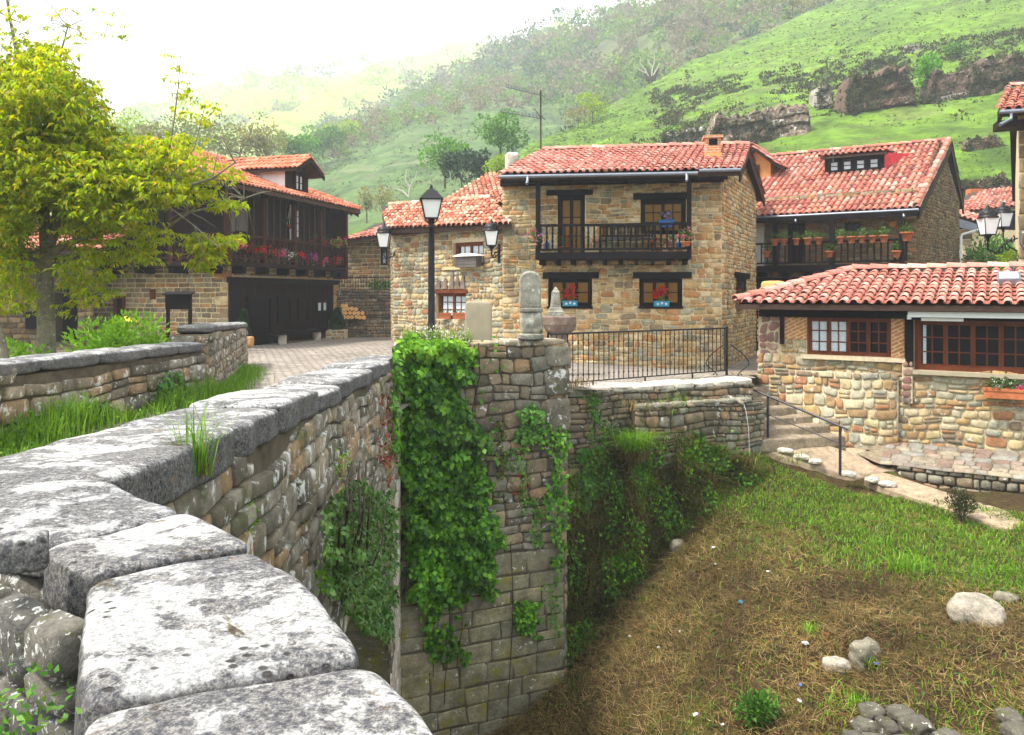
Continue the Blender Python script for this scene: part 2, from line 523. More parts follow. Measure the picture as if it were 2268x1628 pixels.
# ------------------------------------------------------------------ material instances
OCHRE = [(.52, .37, .18), (.39, .25, .105), (.57, .44, .25), (.29, .27, .18), (.43, .22, .085), (.61, .49, .29), (.26, .19, .11), (.49, .33, .145), (.36, .33, .22), (.43, .32, .165), (.48, .26, .11), (.55, .40, .22)]
PALE = [(.44, .34, .19), (.34, .22, .10), (.25, .24, .165), (.47, .40, .26), (.39, .26, .11), (.21, .16, .105), (.36, .33, .23), (.33, .16, .075), (.29, .28, .215), (.48, .38, .20), (.28, .18, .09), (.38, .34, .24)]
GREYS = [(.17, .145, .10), (.24, .195, .13), (.13, .115, .085), (.30, .24, .16), (.21, .185, .14), (.30, .20, .11), (.15, .13, .095), (.27, .24, .19)]
BROWNY = [(.17, .105, .05), (.21, .145, .075), (.13, .09, .05), (.25, .17, .085), (.15, .125, .08), (.11, .075, .04)]
TAN = [(.30, .22, .12), (.22, .15, .08), (.34, .26, .15), (.26, .19, .11), (.38, .20, .08), (.19, .15, .10), (.30, .25, .17)]
M = {}
M['ochre'] = stone_mat('ochre_rubble', OCHRE, dark=.25)
M['pale'] = stone_mat('pale_rubble', PALE, lichen=.12, dark=.15)
M['tan'] = stone_mat('tan_masonry', TAN, dark=.2)
M['gablestone'] = stone_mat('brown_rubble', BROWNY, dark=.3)
M['bridge'] = stone_mat('bridge_masonry', GREYS, lichen=.45, moss=.35, dark=.45, bump=.02)
M['oldwall'] = stone_mat('old_wall_masonry', [(.19, .15, .10), (.25, .19, .12), (.13, .11, .08), (.26, .20, .12), (.17, .16, .12), (.28, .18, .10), (.22, .20, .15)], lichen=.15, moss=.3, dark=.4, bump=.018)
M['ashlar'] = stone_mat('damp_ashlar', [(.23, .215, .135), (.20, .19, .125), (.26, .235, .14), (.21, .19, .125)], lichen=.05, moss=.55, dark=.6, mcol=(.22, .20, .02), bump=.012)
M['paleash'] = stone_mat('pale_ashlar', [(.50, .43, .34), (.42, .36, .28), (.56, .50, .42)], lichen=.2, moss=.12, dark=.3)
M['stele'] = stone_mat('grey_granite', [(.27, .26, .21)], lichen=.35, moss=.25, dark=.7, lcol=(.5, .5, .42))
M['fountain'] = stone_mat('brown_granite', [(.20, .14, .11)], lichen=.2, moss=.0, dark=.4, lcol=(.42, .36, .3))
M['slabstone'] = plain('smooth_sandstone', (.34, .29, .20), .85, .12, 5)
M['mortar'] = plain('cream_mortar', (.60, .48, .29), .95, .22, 12, bump=.004)
M['mortar_pale'] = plain('pale_mortar', (.52, .43, .29), .95, .2, 12, bump=.004)
M['mortar_dark'] = plain('earthy_joint', (.085, .068, .045), .97, .4, 9)
M['mortar_grey'] = plain('grey_joint', (.20, .16, .105), .97, .4, 9)
M['wood'] = wood_mat('dark_brown_wood', (.014, .0065, .005))
M['woodred'] = wood_mat('red_brown_wood', (.042, .014, .009))
M['woodblack'] = wood_mat('black_wood', (.006, .004, .005), .5)
M['woodgrey'] = wood_mat('weathered_wood', (.12, .105, .095), .8)
M['woodwin'] = wood_mat('varnished_wood', (.13, .035, .014), .4)
M['iron'] = plain('black_iron', (.008, .008, .010), .45, .2, 20, spec=.25)
M['ironpur'] = plain('painted_rail', (.03, .025, .04), .4, .2, 20, spec=.4)
M['zinc'] = plain('zinc_gutter', (.20, .22, .26), .4, .15, 10, .6)
M['white'] = plain('white_render', (.78, .74, .72), .8, .06)
M['whitemetal'] = plain('white_painted_metal', (.72, .73, .70), .4, .06)
M['redpaint'] = plain('red_render', (.55, .045, .06), .8, .2, 5)
M['orangepaint'] = plain('orange_render', (.62, .30, .10), .85, .15, 5)
M['yelpaint'] = plain('yellow_paint', (.62, .40, .02), .5, .1)
M['cream'] = plain('cream_render', (.55, .42, .22), .85, .12, 5)
M['terracotta'] = plain('terracotta', (.42, .13, .05), .75, .2, 12)
M['plastic_blue'] = plain('blue_glaze', (.01, .10, .36), .35, .1)
M['teal'] = plain('teal_paint', (.02, .22, .34), .4, .1)
M['amber'] = glass_mat('amber_pane', (.22, .10, .004), .15)
M['glass'] = glass_mat('dark_glass', (.012, .012, .014), .06)
M['curtain'] = plain('lace_curtain', (.52, .58, .62), .5, .25, 40)
M['frost'] = plain('frosted_glass', (.80, .80, .78), .35, .03)
M['tile_old'] = tile_mat('weathered_tiles', [(.60, .23, .14), (.66, .34, .23), (.46, .14, .08), (.70, .42, .3), (.56, .19, .11), (.38, .11, .07), (.64, .28, .2)], .5)
M['tile_mix'] = tile_mat('patchy_old_tiles', [(.52, .19, .14), (.56, .25, .18), (.42, .12, .09), (.58, .28, .22), (.50, .20, .12), (.34, .10, .08), (.56, .22, .17), (.48, .15, .11), (.60, .36, .29), (.53, .20, .15)], .75)
M['tile_new'] = tile_mat('bright_new_tiles', [(.68, .22, .12), (.72, .26, .15), (.62, .19, .10), (.74, .31, .2)], .08)
M['tile_red'] = tile_mat('red_tiles', [(.57, .225, .175), (.53, .19, .145), (.61, .28, .22), (.50, .165, .125), (.56, .24, .18), (.64, .33, .27)], .45)
M['channel'] = tile_mat('channel_tiles', [(.34, .115, .08), (.27, .085, .06), (.40, .16, .11)], .7)  # darker than the cover tiles: gathered dirt, with channel shade put into the colour
M['under'] = plain('roof_boarding', (.045, .022, .015), .8, .3)
M['ledge'] = stone_mat('ledge_paving', [(.27, .21, .16), (.22, .19, .155), (.30, .25, .18), (.22, .15, .115), (.25, .235, .20)], dark=.2)
M['block'] = stone_mat('dark_lichened_blocks', [(.10, .095, .085), (.13, .12, .10)], lichen=.42, moss=.22, dark=.5, sc=6.0, bump=.008)
M['bark'] = stone_mat('grey_bark', [(.20, .18, .12)], lichen=.2, moss=.2, sc=2, dark=.4, lcol=(.4, .4, .33))
M['bark_dark'] = plain('dark_bark', (.06, .045, .03), .9, .4, 12)
M['bleached'] = plain('bleached_wood', (.42, .38, .32), .85, .3, 8)
M['litter'] = plain('white_paper', (.72, .74, .80), .6, .08)
M['litterblue'] = plain('blue_plastic', (.10, .16, .55), .5, .1)
M['litterorange'] = plain('orange_fragment', (.55, .13, .04), .6, .15)
M['red_fl'] = leaf_mat('red_petals', [(.55, .006, .012), (.68, .015, .02), (.42, .004, .01)], .2)
M['pink_fl'] = leaf_mat('pink_petals', [(.66, .05, .18), (.72, .14, .32), (.55, .02, .10)], .2)
M['mag_fl'] = leaf_mat('magenta_petals', [(.55, .06, .42), (.66, .16, .55), (.45, .03, .33)], .2)
M['purple_fl'] = leaf_mat('lilac_petals', [(.34, .22, .60), (.50, .38, .72), (.26, .16, .5)], .2)
M['white_fl'] = leaf_mat('white_petals', [(.78, .75, .76), (.7, .62, .66)], .2)
M['pot_lf'] = leaf_mat('pot_plant_leaves', [(.04, .11, .015), (.07, .17, .02), (.03, .075, .012)], .25)
M['ivy_lf'] = leaf_mat('ivy_leaves', [(.022, .085, .006), (.06, .19, .008), (.12, .30, .012), (.03, .12, .008), (.17, .37, .02)], .3, .4, patch=.45, patch_sc=1.1)
M['bright_lf'] = leaf_mat('bright_shrub_leaves', [(.14, .34, .015), (.21, .42, .02), (.09, .24, .012), (.27, .46, .03)], .35)
M['bramble_lf'] = leaf_mat('bramble_leaves', [(.03, .09, .012), (.055, .15, .02), (.10, .20, .04), (.02, .06, .01), (.15, .24, .08)], .3, .45, patch=.3)
M['ash_lf'] = leaf_mat('spring_tree_leaves', [(.30, .43, .008), (.44, .50, .012), (.15, .30, .006), (.52, .48, .015), (.24, .38, .008), (.54, .38, .02), (.10, .22, .006), (.46, .54, .03)], .6, .45, patch=.2, patch_sc=.9)
M['grass_bl'] = leaf_mat('grass_blades', [(.09, .22, .01), (.15, .32, .012), (.22, .36, .02), (.06, .15, .01)], .35)
M['straw_bl'] = leaf_mat('dry_straw', [(.24, .155, .058), (.13, .072, .027), (.38, .265, .12), (.065, .038, .014), (.20, .135, .046), (.13, .125, .028), (.17, .088, .033), (.09, .095, .02)], .2, .8, patch=.62, patch_sc=.75)
M['moss_bl'] = leaf_mat('mossy_growth', [(.045, .07, .010), (.09, .12, .012), (.10, .065, .018), (.03, .05, .008), (.15, .16, .02), (.07, .045, .015)], .2, .8, patch=.4, patch_sc=1.5)
M['redcreep'] = leaf_mat('red_creeper', [(.22, .03, .015), (.32, .06, .02), (.12, .03, .012)], .2)
M['topiary_lf'] = leaf_mat('topiary_leaves', [(.012, .035, .012), (.02, .055, .016), (.03, .07, .02)], .2)
M['wood_lf'] = leaf_mat('far_wood_leaves', [(.10, .20, .03), (.17, .28, .04), (.22, .17, .11), (.25, .21, .14), (.07, .15, .05), (.28, .33, .05), (.18, .15, .10), (.13, .24, .05)], .3, .7)
M['green_lf'] = leaf_mat('green_tree_leaves', [(.07, .20, .03), (.11, .27, .03), (.045, .13, .02), (.16, .32, .05)], .3, .6, patch=.3, patch_sc=.15)
M['dark_lf'] = leaf_mat('dark_evergreen_leaves', [(.018, .05, .03), (.03, .075, .035), (.012, .035, .022)], .2, .6)
M['yel_lf'] = leaf_mat('yellow_green_leaves', [(.24, .36, .02), (.34, .44, .03), (.17, .28, .02)], .35, .6)
M['pale_lf'] = leaf_mat('pale_budding_leaves', [(.24, .22, .09), (.32, .30, .12), (.20, .17, .09), (.27, .29, .10)], .3, .7)
M['scrub_lf'] = leaf_mat('heath_scrub', [(.035, .045, .018), (.055, .065, .022), (.03, .032, .018), (.085, .095, .03), (.06, .045, .03)], .2, .8)
M['sapling_lf'] = leaf_mat('sapling_leaves', [(.10, .32, .015), (.16, .42, .02), (.07, .22, .01)], .35)
M['wist'] = leaf_mat('wisteria_blossom', [(.34, .24, .62), (.46, .36, .72), (.55, .48, .75)], .3)

def hill_mat(name, cols, sc, dirt=(.17, .12, .07), dirtamt=.5, bdist=.4):
    m = Mt(name)
    n1 = m.noise(.035 * sc, 6, .62); n2 = m.noise(.5 * sc, 8, .75); n3 = m.noise(.12 * sc, 7, .7, dist=.6)
    vs = m.mapping((.09 * sc, .09 * sc, .55 * sc)); n4 = m.noise(1.0, 7, .7, vec=vs)
    c = m.ramp(m.math('ADD', m.math('MULTIPLY', n1, .55), m.math('MULTIPLY', n3, .45)), [(.36, cols[0]), (.46, cols[1]), (.55, cols[2]), (.66, cols[3])])
    c = m.mix(1.0, c, m.ramp(n2, [(.36, (.45,) * 3), (.5, (.95,) * 3), (.64, (1.5,) * 3)]), 'MULTIPLY')
    c = m.mix(m.math('MULTIPLY', m.step(n4, .53, .66), dirtamt), c, dirt)
    m.bs(Base_Color=c, Roughness=.95); m.bump(m.math('ADD', n2, n4), bdist, .9)
    return m.m
M['hill_grass'] = hill_mat('hillside_turf', [(.032, .066, .012), (.072, .138, .010), (.108, .195, .012), (.105, .115, .04)], 1.0, (.09, .075, .04), .6)
M['hill_mid'] = hill_mat('mid_hill_turf', [(.035, .065, .025), (.06, .105, .03), (.075, .125, .03), (.065, .07, .038)], .6, (.15, .15, .08), .5)
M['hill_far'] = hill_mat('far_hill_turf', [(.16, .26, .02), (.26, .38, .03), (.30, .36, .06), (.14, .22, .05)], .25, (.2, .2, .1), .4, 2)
M['hill_wood'] = hill_mat('wooded_hill_floor', [(.05, .075, .03), (.075, .085, .038), (.085, .10, .04), (.055, .06, .032)], .4, (.1, .08, .06), .5)

def paving_mat():
    m = Mt('stone_setts')
    br = m.t.nodes.new('ShaderNodeTexBrick'); mp = m.n('ShaderNodeMapping', 0, None, Vector=m.pos(), Rotation=(0, 0, .45))
    warp = m.n('ShaderNodeVectorMath', 0, {'operation': 'ADD'}, i0=mp, i1=m.mix(1.0, m.noise(1.3, 3, out=1), (.12, .12, 0), 'MULTIPLY'))
    m.set(br.inputs['Vector'], warp); br.inputs['Scale'].default_value = 1.0
    br.inputs['Color1'].default_value = (.36, .32, .28, 1); br.inputs['Color2'].default_value = (.26, .22, .185, 1); br.inputs['Mortar'].default_value = (.10, .08, .055, 1)
    br.inputs['Mortar Size'].default_value = .018; br.inputs['Brick Width'].default_value = .30; br.inputs['Row Height'].default_value = .15; br.inputs['Bias'].default_value = .1
    n = m.noise(9, 6, .7); n2 = m.noise(.6, 4)
    c = m.mix(1.0, br.outputs[0], m.ramp(n, [(.3, (.7,) * 3), (.7, (1.25,) * 3)]), 'MULTIPLY')
    c = m.mix(1.0, c, m.ramp(n2, [(.3, (.8,) * 3), (.7, (1.15,) * 3)]), 'MULTIPLY')
    m.bs(Base_Color=c, Roughness=.85); m.bump(m.math('SUBTRACT', n, m.math('MULTIPLY', br.outputs['Fac'], 1.5)), .02, .8)
    return m.m
M['setts'] = paving_mat()

def brick_mat(name, c1, c2, mo, wd=.22, rh=.07, rot=(math.radians(90), 0, 0)):
    m = Mt(name); br = m.t.nodes.new('ShaderNodeTexBrick')
    m.set(br.inputs['Vector'], m.n('ShaderNodeMapping', 0, None, Vector=m.pos(), Rotation=rot))
    for k, c in (('Color1', c1), ('Color2', c2), ('Mortar', mo)): br.inputs[k].default_value = (*c, 1)
    br.inputs['Scale'].default_value = 1; br.inputs['Mortar Size'].default_value = .012; br.inputs['Brick Width'].default_value = wd; br.inputs['Row Height'].default_value = rh
    n = m.noise(18, 4); m.bs(Base_Color=m.mix(1.0, br.outputs[0], m.ramp(n, [(.3, (.75,) * 3), (.7, (1.2,) * 3)]), 'MULTIPLY'), Roughness=.9)
    m.bump(m.math('SUBTRACT', n, m.math('MULTIPLY', br.outputs['Fac'], 2)), .008, .7); return m.m
M['brick'] = brick_mat('chimney_brick', (.42, .15, .06), (.50, .22, .09), (.55, .42, .28))
M['brickdiag'] = brick_mat('slanting_brick', (.46, .20, .09), (.38, .15, .07), (.60, .44, .22), .26, .075, (math.radians(90), math.radians(0), math.radians(0)))
m_ = M['brickdiag'].node_tree
for nd in m_.nodes:
    if nd.type == 'MAPPING':
        mp2 = m_.nodes.new('ShaderNodeMapping'); mp2.inputs['Rotation'].default_value = (0, 0, math.radians(32))
        to = [l.to_socket for l in nd.outputs[0].links]
        for s_ in to: m_.links.new(mp2.outputs[0], s_)
        m_.links.new(nd.outputs[0], mp2.inputs[0]); break

def coping_mat():
    m = Mt('lichened_coping')
    oi = m.t.nodes.new('ShaderNodeObjectInfo'); va = m.t.nodes.new('ShaderNodeVectorMath'); va.operation = 'MULTIPLY_ADD'
    m.t.links.new(oi.outputs['Random'], va.inputs[0]); va.inputs[1].default_value = (17, 31, 7); m.t.links.new(m.n('ShaderNodeNewGeometry'), va.inputs[2]); m._p = va.outputs[0]
    orn = oi.outputs['Random']
    big = m.noise(3.4, 9, .68, dist=.5); med = m.noise(13, 9, .76, dist=.3); fin = m.noise(60, 6, .75); gr = m.noise(190, 3, .7)
    st = m.mix(m.step(fin, .40, .60), (.10, .10, .11), (.30, .29, .275))
    st = m.mix(m.step(gr, .42, .60), m.mix(1.0, st, (.45, .45, .48), 'MULTIPLY'), st)
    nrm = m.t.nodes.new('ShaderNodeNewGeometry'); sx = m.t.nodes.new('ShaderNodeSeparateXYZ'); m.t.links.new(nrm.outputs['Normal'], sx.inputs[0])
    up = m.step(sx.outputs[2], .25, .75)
    lsum = m.math('ADD', m.math('MULTIPLY', big, .52), m.math('MULTIPLY', med, .48))
    lsum = m.math('ADD', lsum, m.math('MULTIPLY', m.math('SUBTRACT', orn, .5), .05))
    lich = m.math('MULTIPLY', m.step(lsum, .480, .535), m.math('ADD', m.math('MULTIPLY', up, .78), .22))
    lich = m.math('MULTIPLY', lich, m.ramp(gr, [(.30, (.35,) * 3), (.5, (1,) * 3)]))
    c = m.mix(m.math('MULTIPLY', lich, .85), st, m.mix(m.step(fin, .38, .6), (.30, .30, .30), (.54, .54, .54)))
    # pits and dark crust
    vo = m.n('ShaderNodeTexVoronoi', 0, None, Vector=m.mapping((1, 1.6, 1)), Scale=24.0, Randomness=1.0)
    pit = m.math('MULTIPLY', m.math('SUBTRACT', 1.0, m.step(vo, .13, .27)), m.step(m.noise(4.5, 5, .65), .46, .60))
    c = m.mix(m.math('MULTIPLY', pit, .92), c, (.035, .03, .028))
    mossn = m.math('MULTIPLY', m.step(m.noise(3.1, 7, .75, dist=.6), .60, .66), up)
    c = m.mix(m.math('MULTIPLY', mossn, .9), c, m.mix(m.step(fin, .4, .6), (.035, .022, .008), (.10, .07, .02)))
    rust = m.step(m.noise(5.2, 6, .7), .63, .70)
    c = m.mix(m.math('MULTIPLY', rust, .5), c, (.30, .18, .10))
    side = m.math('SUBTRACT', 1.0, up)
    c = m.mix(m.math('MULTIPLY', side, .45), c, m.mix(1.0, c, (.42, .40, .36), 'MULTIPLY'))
    c = m.mix(1.0, c, m.ramp(m.noise(1.1, 4), [(.3, (.72, .72, .74)), (.7, (1.12, 1.1, 1.05))]), 'MULTIPLY')
    m.bs(Base_Color=c, Roughness=.95)
    h = m.math('SUBTRACT', m.math('ADD', m.math('MULTIPLY', fin, .6), m.math('MULTIPLY', med, .8)), m.math('MULTIPLY', pit, 1.0))
    m.bump(h, .010, .9)
    return m.m
M['coping'] = coping_mat()

def bank_mat():
    m = Mt('bank_soil')
    n = m.noise(1.1, 7, .7); n2 = m.noise(12, 7, .75); n3 = m.noise(55, 4, .7)
    c = m.ramp(n, [(.36, (.05, .030, .013)), (.5, (.075, .046, .018)), (.6, (.08, .075, .014)), (.7, (.055, .085, .008))])
    c = m.mix(1.0, c, m.ramp(n2, [(.35, (.45,) * 3), (.65, (1.5,) * 3)]), 'MULTIPLY')
    c = m.mix(.6, c, m.ramp(n3, [(.4, (.5,) * 3), (.6, (1.4,) * 3)]), 'MULTIPLY')
    m.bs(Base_Color=c, Roughness=.97); m.bump(m.math('ADD', n2, n3), .05, .9); return m.m
M['bank'] = bank_mat()
M['path'] = stone_mat('trodden_path', [(.36, .27, .18)], dark=.3, sc=1.5)
M['steps'] = stone_mat('worn_steps', [(.34, .27, .19), (.28, .22, .15), (.38, .31, .23)], lichen=.1, moss=.1, dark=.3, sc=1.5)
M['soil'] = plain('garden_soil', (.085, .075, .03), .95, .5, 4, bump=.03)

# ------------------------------------------------------------------ ground heights
GC = np.array([(-3.8, -4, -1.6), (-3.8, 3, -1.6), (-3.8, 10, -1.76), (-3.5, 15, -1.9), (0, 17, -1.9), (5, 18.5, -1.93), (6.5, 21, -2.15), (6, 23.4, -2.25),
               (0, 24.5, -2.1), (-3.5, 27.5, -1.72), (-9.9, 27.9, -1.92), (-7.9, 35, -1.9), (-7, 40, -1.72), (-10, 16, -2.0), (-14, 20, -2.1), (-22, 20, -2.2), (-20, 40, -1.9), (10, 30, -2.3), (0, 60, -1.7)])
def zg(x, y):
    d = (GC[:, 0] - x) ** 2 + (GC[:, 1] - y) ** 2 + .05
    k = 1 / d ** 1.5
    return float((k * GC[:, 2]).sum() / k.sum())

def inpoly(x, y, P):
    r = False; j = len(P) - 1
    for i in range(len(P)):
        xi, yi = P[i]; xj, yj = P[j]
        if (yi > y) != (yj > y) and x < (xj - xi) * (y - yi) / (yj - yi) + xi: r = not r
        j = i
    return r

def grid_sheet(name, x0, x1, y0, y1, st, zf, mat, poly=None, kind='structure', amp=0.0, smooth=True):
    nx, ny = int((x1 - x0) / st) + 1, int((y1 - y0) / st) + 1
    vs = []; fs = []
    for j in range(ny):
        for i in range(nx):
            x, y = x0 + i * st, y0 + j * st
            vs.append((x, y, zf(x, y) + (amp * nz((x, y, 3), .9) if amp else 0)))
    for j in range(ny - 1):
        for i in range(nx - 1):
            if poly and not inpoly(x0 + (i + .5) * st, y0 + (j + .5) * st, poly): continue
            a = j * nx + i; fs.append((a, a + 1, a + nx + 1, a + nx))
    o = mesh_np(name, vs, fs, mat, None, smooth); o['kind'] = kind
    return o

PLAZA = [(-40, 14.2), (-1.6, 14.2), (1.05, 15.4), (5.5, 18.3), (6.3, 20), (13, 24.5), (30, 24.5), (30, 62), (-40, 62)]
grid_sheet('ground', -40, 30, 13.8, 62, .4, zg, M['setts'], PLAZA)
grid_sheet('road', -5.75, -1.75, -4, 14.6, .4, lambda x, y: zg(x, y) + .004 + .00, M['setts'])
GARDEN = [(-34, 4), (-6.3, 4), (-6.0, 14), (-8.0, 22), (-10.6, 26.0), (-13, 26.5), (-18, 27.5), (-34, 30)]
grid_sheet('garden', -34, -5, 4, 32, .6, lambda x, y: zg(x, y) + .05, M['soil'], GARDEN, amp=.05)

# river bank in the gorge: thin plate spline through surveyed points
bpts = [(1700, 990, 18.0), (1900, 1052, 17), (2100, 1130, 14.9), (2267, 1205, 13.2), (1640, 1045, 17.1), (1300, 1520, 13.9), (1225, 1640, 13.3),
        (1600, 1300, 13.0), (1900, 1300, 12), (2165, 1350, 10.8), (1500, 1628, 10.5), (1900, 1628, 9.3), (2267, 1628, 8.5), (2267, 1450, 9.6), (1265, 1480, 15.2), (1330, 1365, 15.6), (1400, 1275, 15.9), (1500, 1165, 16.3),
        (1580, 1085, 16.8), (1655, 995, 17.5), (1480, 1330, 14.2), (1380, 1430, 14.1), (1050, 1750, 12.6), (1250, 1900, 10.5), (1700, 2000, 8.0), (2400, 1900, 6.5), (2500, 1250, 12.5), (2050, 1065, 16.6), (2267, 1112, 14.9), (1900, 990, 17.75), (1960, 1012, 17.2), (1850, 978, 18.0)]
BP = np.array([tuple(W(*b)) for b in bpts])
BP = np.vstack([BP, [(9, 19.5, -3.4), (14, 17, -3.6), (14, 10, -4.4), (14, 4, -5), (6, 2, -6.5), (2, 2, -8.2), (-3, 8, -8.6), (-3, 13, -8.4), (0.4, 15.6, -7.6), (2, 18, -6), (5, 20, -3.2)]])
def tps_k(r2): return np.where(r2 > 1e-9, r2 * np.log(np.maximum(r2, 1e-12)) * .5, 0)
_n = len(BP); _K = tps_k(((BP[:, None, :2] - BP[None, :, :2]) ** 2).sum(2)) + np.eye(_n) * .08
_Pm = np.column_stack([np.ones(_n), BP[:, :2]]); _A = np.block([[_K, _Pm], [_Pm.T, np.zeros((3, 3))]])
_w = np.linalg.solve(_A, np.concatenate([BP[:, 2], np.zeros(3)]))
def zb_arr(x, y):
    x = np.asarray(x, float); y = np.asarray(y, float)
    k = tps_k((x[..., None] - BP[:, 0]) ** 2 + (y[..., None] - BP[:, 1]) ** 2)
    return k @ _w[:_n] + _w[_n] + _w[_n + 1] * x + _w[_n + 2] * y
def bump_b(x, y):
    return .10 * nz((x, y, 0), .8) + .05 * nz((x, y, 5), 2.7) + .02 * nz((x, y, 9), 7)
_bx = np.arange(-3.2, 15.01, .14); _by = np.arange(1.5, 20.01, .14)
_X, _Y = np.meshgrid(_bx, _by); _Z = zb_arr(_X, _Y)
for j in range(_Z.shape[0]):
    for i in range(_Z.shape[1]): _Z[j, i] += bump_b(_X[j, i], _Y[j, i])
def zbank(x, y):
    i = min(max((x - _bx[0]) / .14, 0), len(_bx) - 1.001); j = min(max((y - _by[0]) / .14, 0), len(_by) - 1.001)
    a, b = int(i), int(j); fx, fy = i - a, j - b
    return float((_Z[b, a] * (1 - fx) + _Z[b, a + 1] * fx) * (1 - fy) + (_Z[b + 1, a] * (1 - fx) + _Z[b + 1, a + 1] * fx) * fy)
fs = []; nx_ = len(_bx)
for j in range(len(_by) - 1):
    for i in range(nx_ - 1):
        x, y = _bx[i], _by[j]
        # stop behind the retaining walls and under the terrace
        if y > 13.95 + (x + 1.95) * .42 + .25 and x < 1.0: continue
        if x >= 1.0 and y > 16.05 + (x - 1.08) * .42 + .1 and x < 5.3: continue
        if x >= 5.3 and y > 18.6: continue
        a = j * nx_ + i; fs.append((a, a + 1, a + nx_ + 1, a + nx_))
o = mesh_np('bank', np.column_stack([_X.ravel(), _Y.ravel(), _Z.ravel()]), fs, M['bank'], None, True); o['kind'] = 'structure'
rm = Mt('river_water'); rm.bs(Base_Color=(.02, .03, .025), Roughness=.08)
o = mesh_np('river', [(-60, -40, -8.35), (60, -40, -8.35), (60, 16, -8.35), (-60, 16, -8.35)], [(0, 1, 2, 3)], rm.m); o['kind'] = 'structure'

# base terrain out to the horizon, well below everything
o = mesh_np('terrain', [(-2000, -2000, -9.2), (2000, -2000, -9.2), (2000, 2000, -9.2), (-2000, 2000, -9.2)], [(0, 1, 2, 3)], M['hill_mid']); o['kind'] = 'structure'

# ------------------------------------------------------------------ hills
def far(c, k): return [(x, a, b * k, d, e * k) for x, a, b, d, e in c]
def near_r(c): return [(x, a, b * k, d, e * k) for (x, a, b, d, e), k in zip(c, (1.2, 1.15, 1.05, .98, .85, .74, .64, .56, .54, .54))]
class Hill:
    """a slope given by columns x: (bottom y, bottom depth, crest y, crest depth)"""
    def __init__(s, cols): s.c = np.array(cols, float)
    def col(s, x): return [float(np.interp(x, s.c[:, 0], s.c[:, k])) for k in range(1, 5)]
    def depth(s, x, y):
        yb, Yb, yt, Yt = s.col(x); t = (yb - y) / (yb - yt)
        return 1 / (1 / Yb + t * (1 / Yt - 1 / Yb))
    def at(s, x, y): return W(x, y, s.depth(x, y))
    def build(s, name, mat, nx, ny, amp, fsc, seed):
        xs = np.linspace(s.c[0, 0], s.c[-1, 0], nx); vs = []; fs = []
        rows = ny + 8
        for x in xs:
            yb, Yb, yt, Yt = s.col(x)
            base = W(x, yb, Yb); top = W(x, yt, Yt)
            for k in range(ny + 1):
                y = yb + (yt - yb) * k / ny; P = s.at(x, y)
                a = amp * (P.y / 60) ** .5 * min(1, k / 4)
                P.z += a * (noise.noise(P * fsc + Vector((seed, 0, 0))) + .5 * noise.noise(P * fsc * 2.7) + .3 * noise.noise(P * fsc * 7))
                vs.append(P)
            d = Vector((top.x, top.y, 0)).normalized(); sl = (top.z - base.z) / max(1, (Vector((top.x - base.x, top.y - base.y, 0)).length))
            for k in range(1, 8):                                     # rounded back of the hill
                q = k * Yt * .06
                P = vs[-1] + d * Yt * .06; P.z = top.z + sl * q * .5 - .0000 - (q * q) / (Yt * .6) * .9 - q * .35
                vs.append(P)
        for i in range(nx - 1):
            for k in range(rows - 1):
                a = i * rows + k; fs.append((a, a + rows, a + rows + 1, a + 1))
        o = mesh_np(name, vs, fs, mat, None, True); o['kind'] = 'structure'; return o
H1 = Hill([(600, 690, 52, 560, 60), (900, 660, 48, 472, 68), (1000, 650, 46, 432, 76), (1110, 640, 45, 368, 88), (1180, 630, 44, 317, 98), (1300, 620, 43, 262, 112), (1400, 615, 42, 205, 124), (1500, 610, 42, 152, 136),
           (1690, 610, 41, 72, 155), (1850, 610, 41, 0, 172), (2000, 610, 41, -70, 186), (2300, 610, 41, -210, 210), (2700, 610, 42, -330, 240), (3400, 610, 45, -430, 270), (4600, 610, 50, -500, 300)])
H2 = Hill([(300, 640, 90, 470, 150), (480, 640, 85, 405, 170), (600, 630, 80, 362, 190), (690, 625, 78, 330, 205), (760, 615, 76, 300, 220), (900, 590, 75, 246, 245), (1000, 570, 75, 214, 262), (1100, 560, 78, 194, 280), (1200, 540, 85, 188, 290), (1350, 500, 100, 190, 300), (1600, 460, 120, 190, 300)])
H3 = Hill(near_r([(700, 420, 240, 330, 330), (850, 400, 235, 262, 350), (1000, 380, 230, 195, 370), (1100, 370, 230, 128, 390), (1200, 360, 230, 90, 410), (1350, 350, 230, 34, 430), (1450, 340, 230, 4, 445), (1700, 320, 230, -55, 470), (2000, 260, 240, -150, 500), (2500, 200, 250, -90, 520)]))
H4 = Hill(far([(-1200, 520, 330, 240, 600), (-300, 500, 330, 300, 600), (100, 480, 330, 305, 620), (250, 460, 330, 255, 650), (450, 450, 330, 206, 690), (600, 440, 330, 170, 720), (750, 420, 330, 138, 750), (900, 400, 340, 127, 770), (1050, 390, 350, 120, 780), (1300, 380, 360, 95, 780), (1700, 370, 370, 60, 780)], .92))
H1.build('hillside', M['hill_grass'], 190, 90, .55, .09, 3)
H2.build('hill', M['hill_mid'], 90, 50, 2.0, .04, 8)
H3.build('hill', M['hill_wood'], 60, 40, 4, .02, 12)
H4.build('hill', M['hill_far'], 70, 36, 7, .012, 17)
# valley floor between the village and the hills
o = mesh_np('valley', [(-400, 60, -2.6), (60, 60, -2.6), (160, 700, -3), (-1200, 700, -3)], [(0, 1, 2, 3)], M['hill_mid']); o['kind'] = 'structure'
# ------------------------------------------------------------------ the bridge
bridge = thing('stone_bridge', 'old stone bridge with lichen whitened coping crossing the gorge in front', 'bridge', (-3.5, 6, -1.6))
def zcop(y): return -.60 - .041 * max(0, y - 2.6)

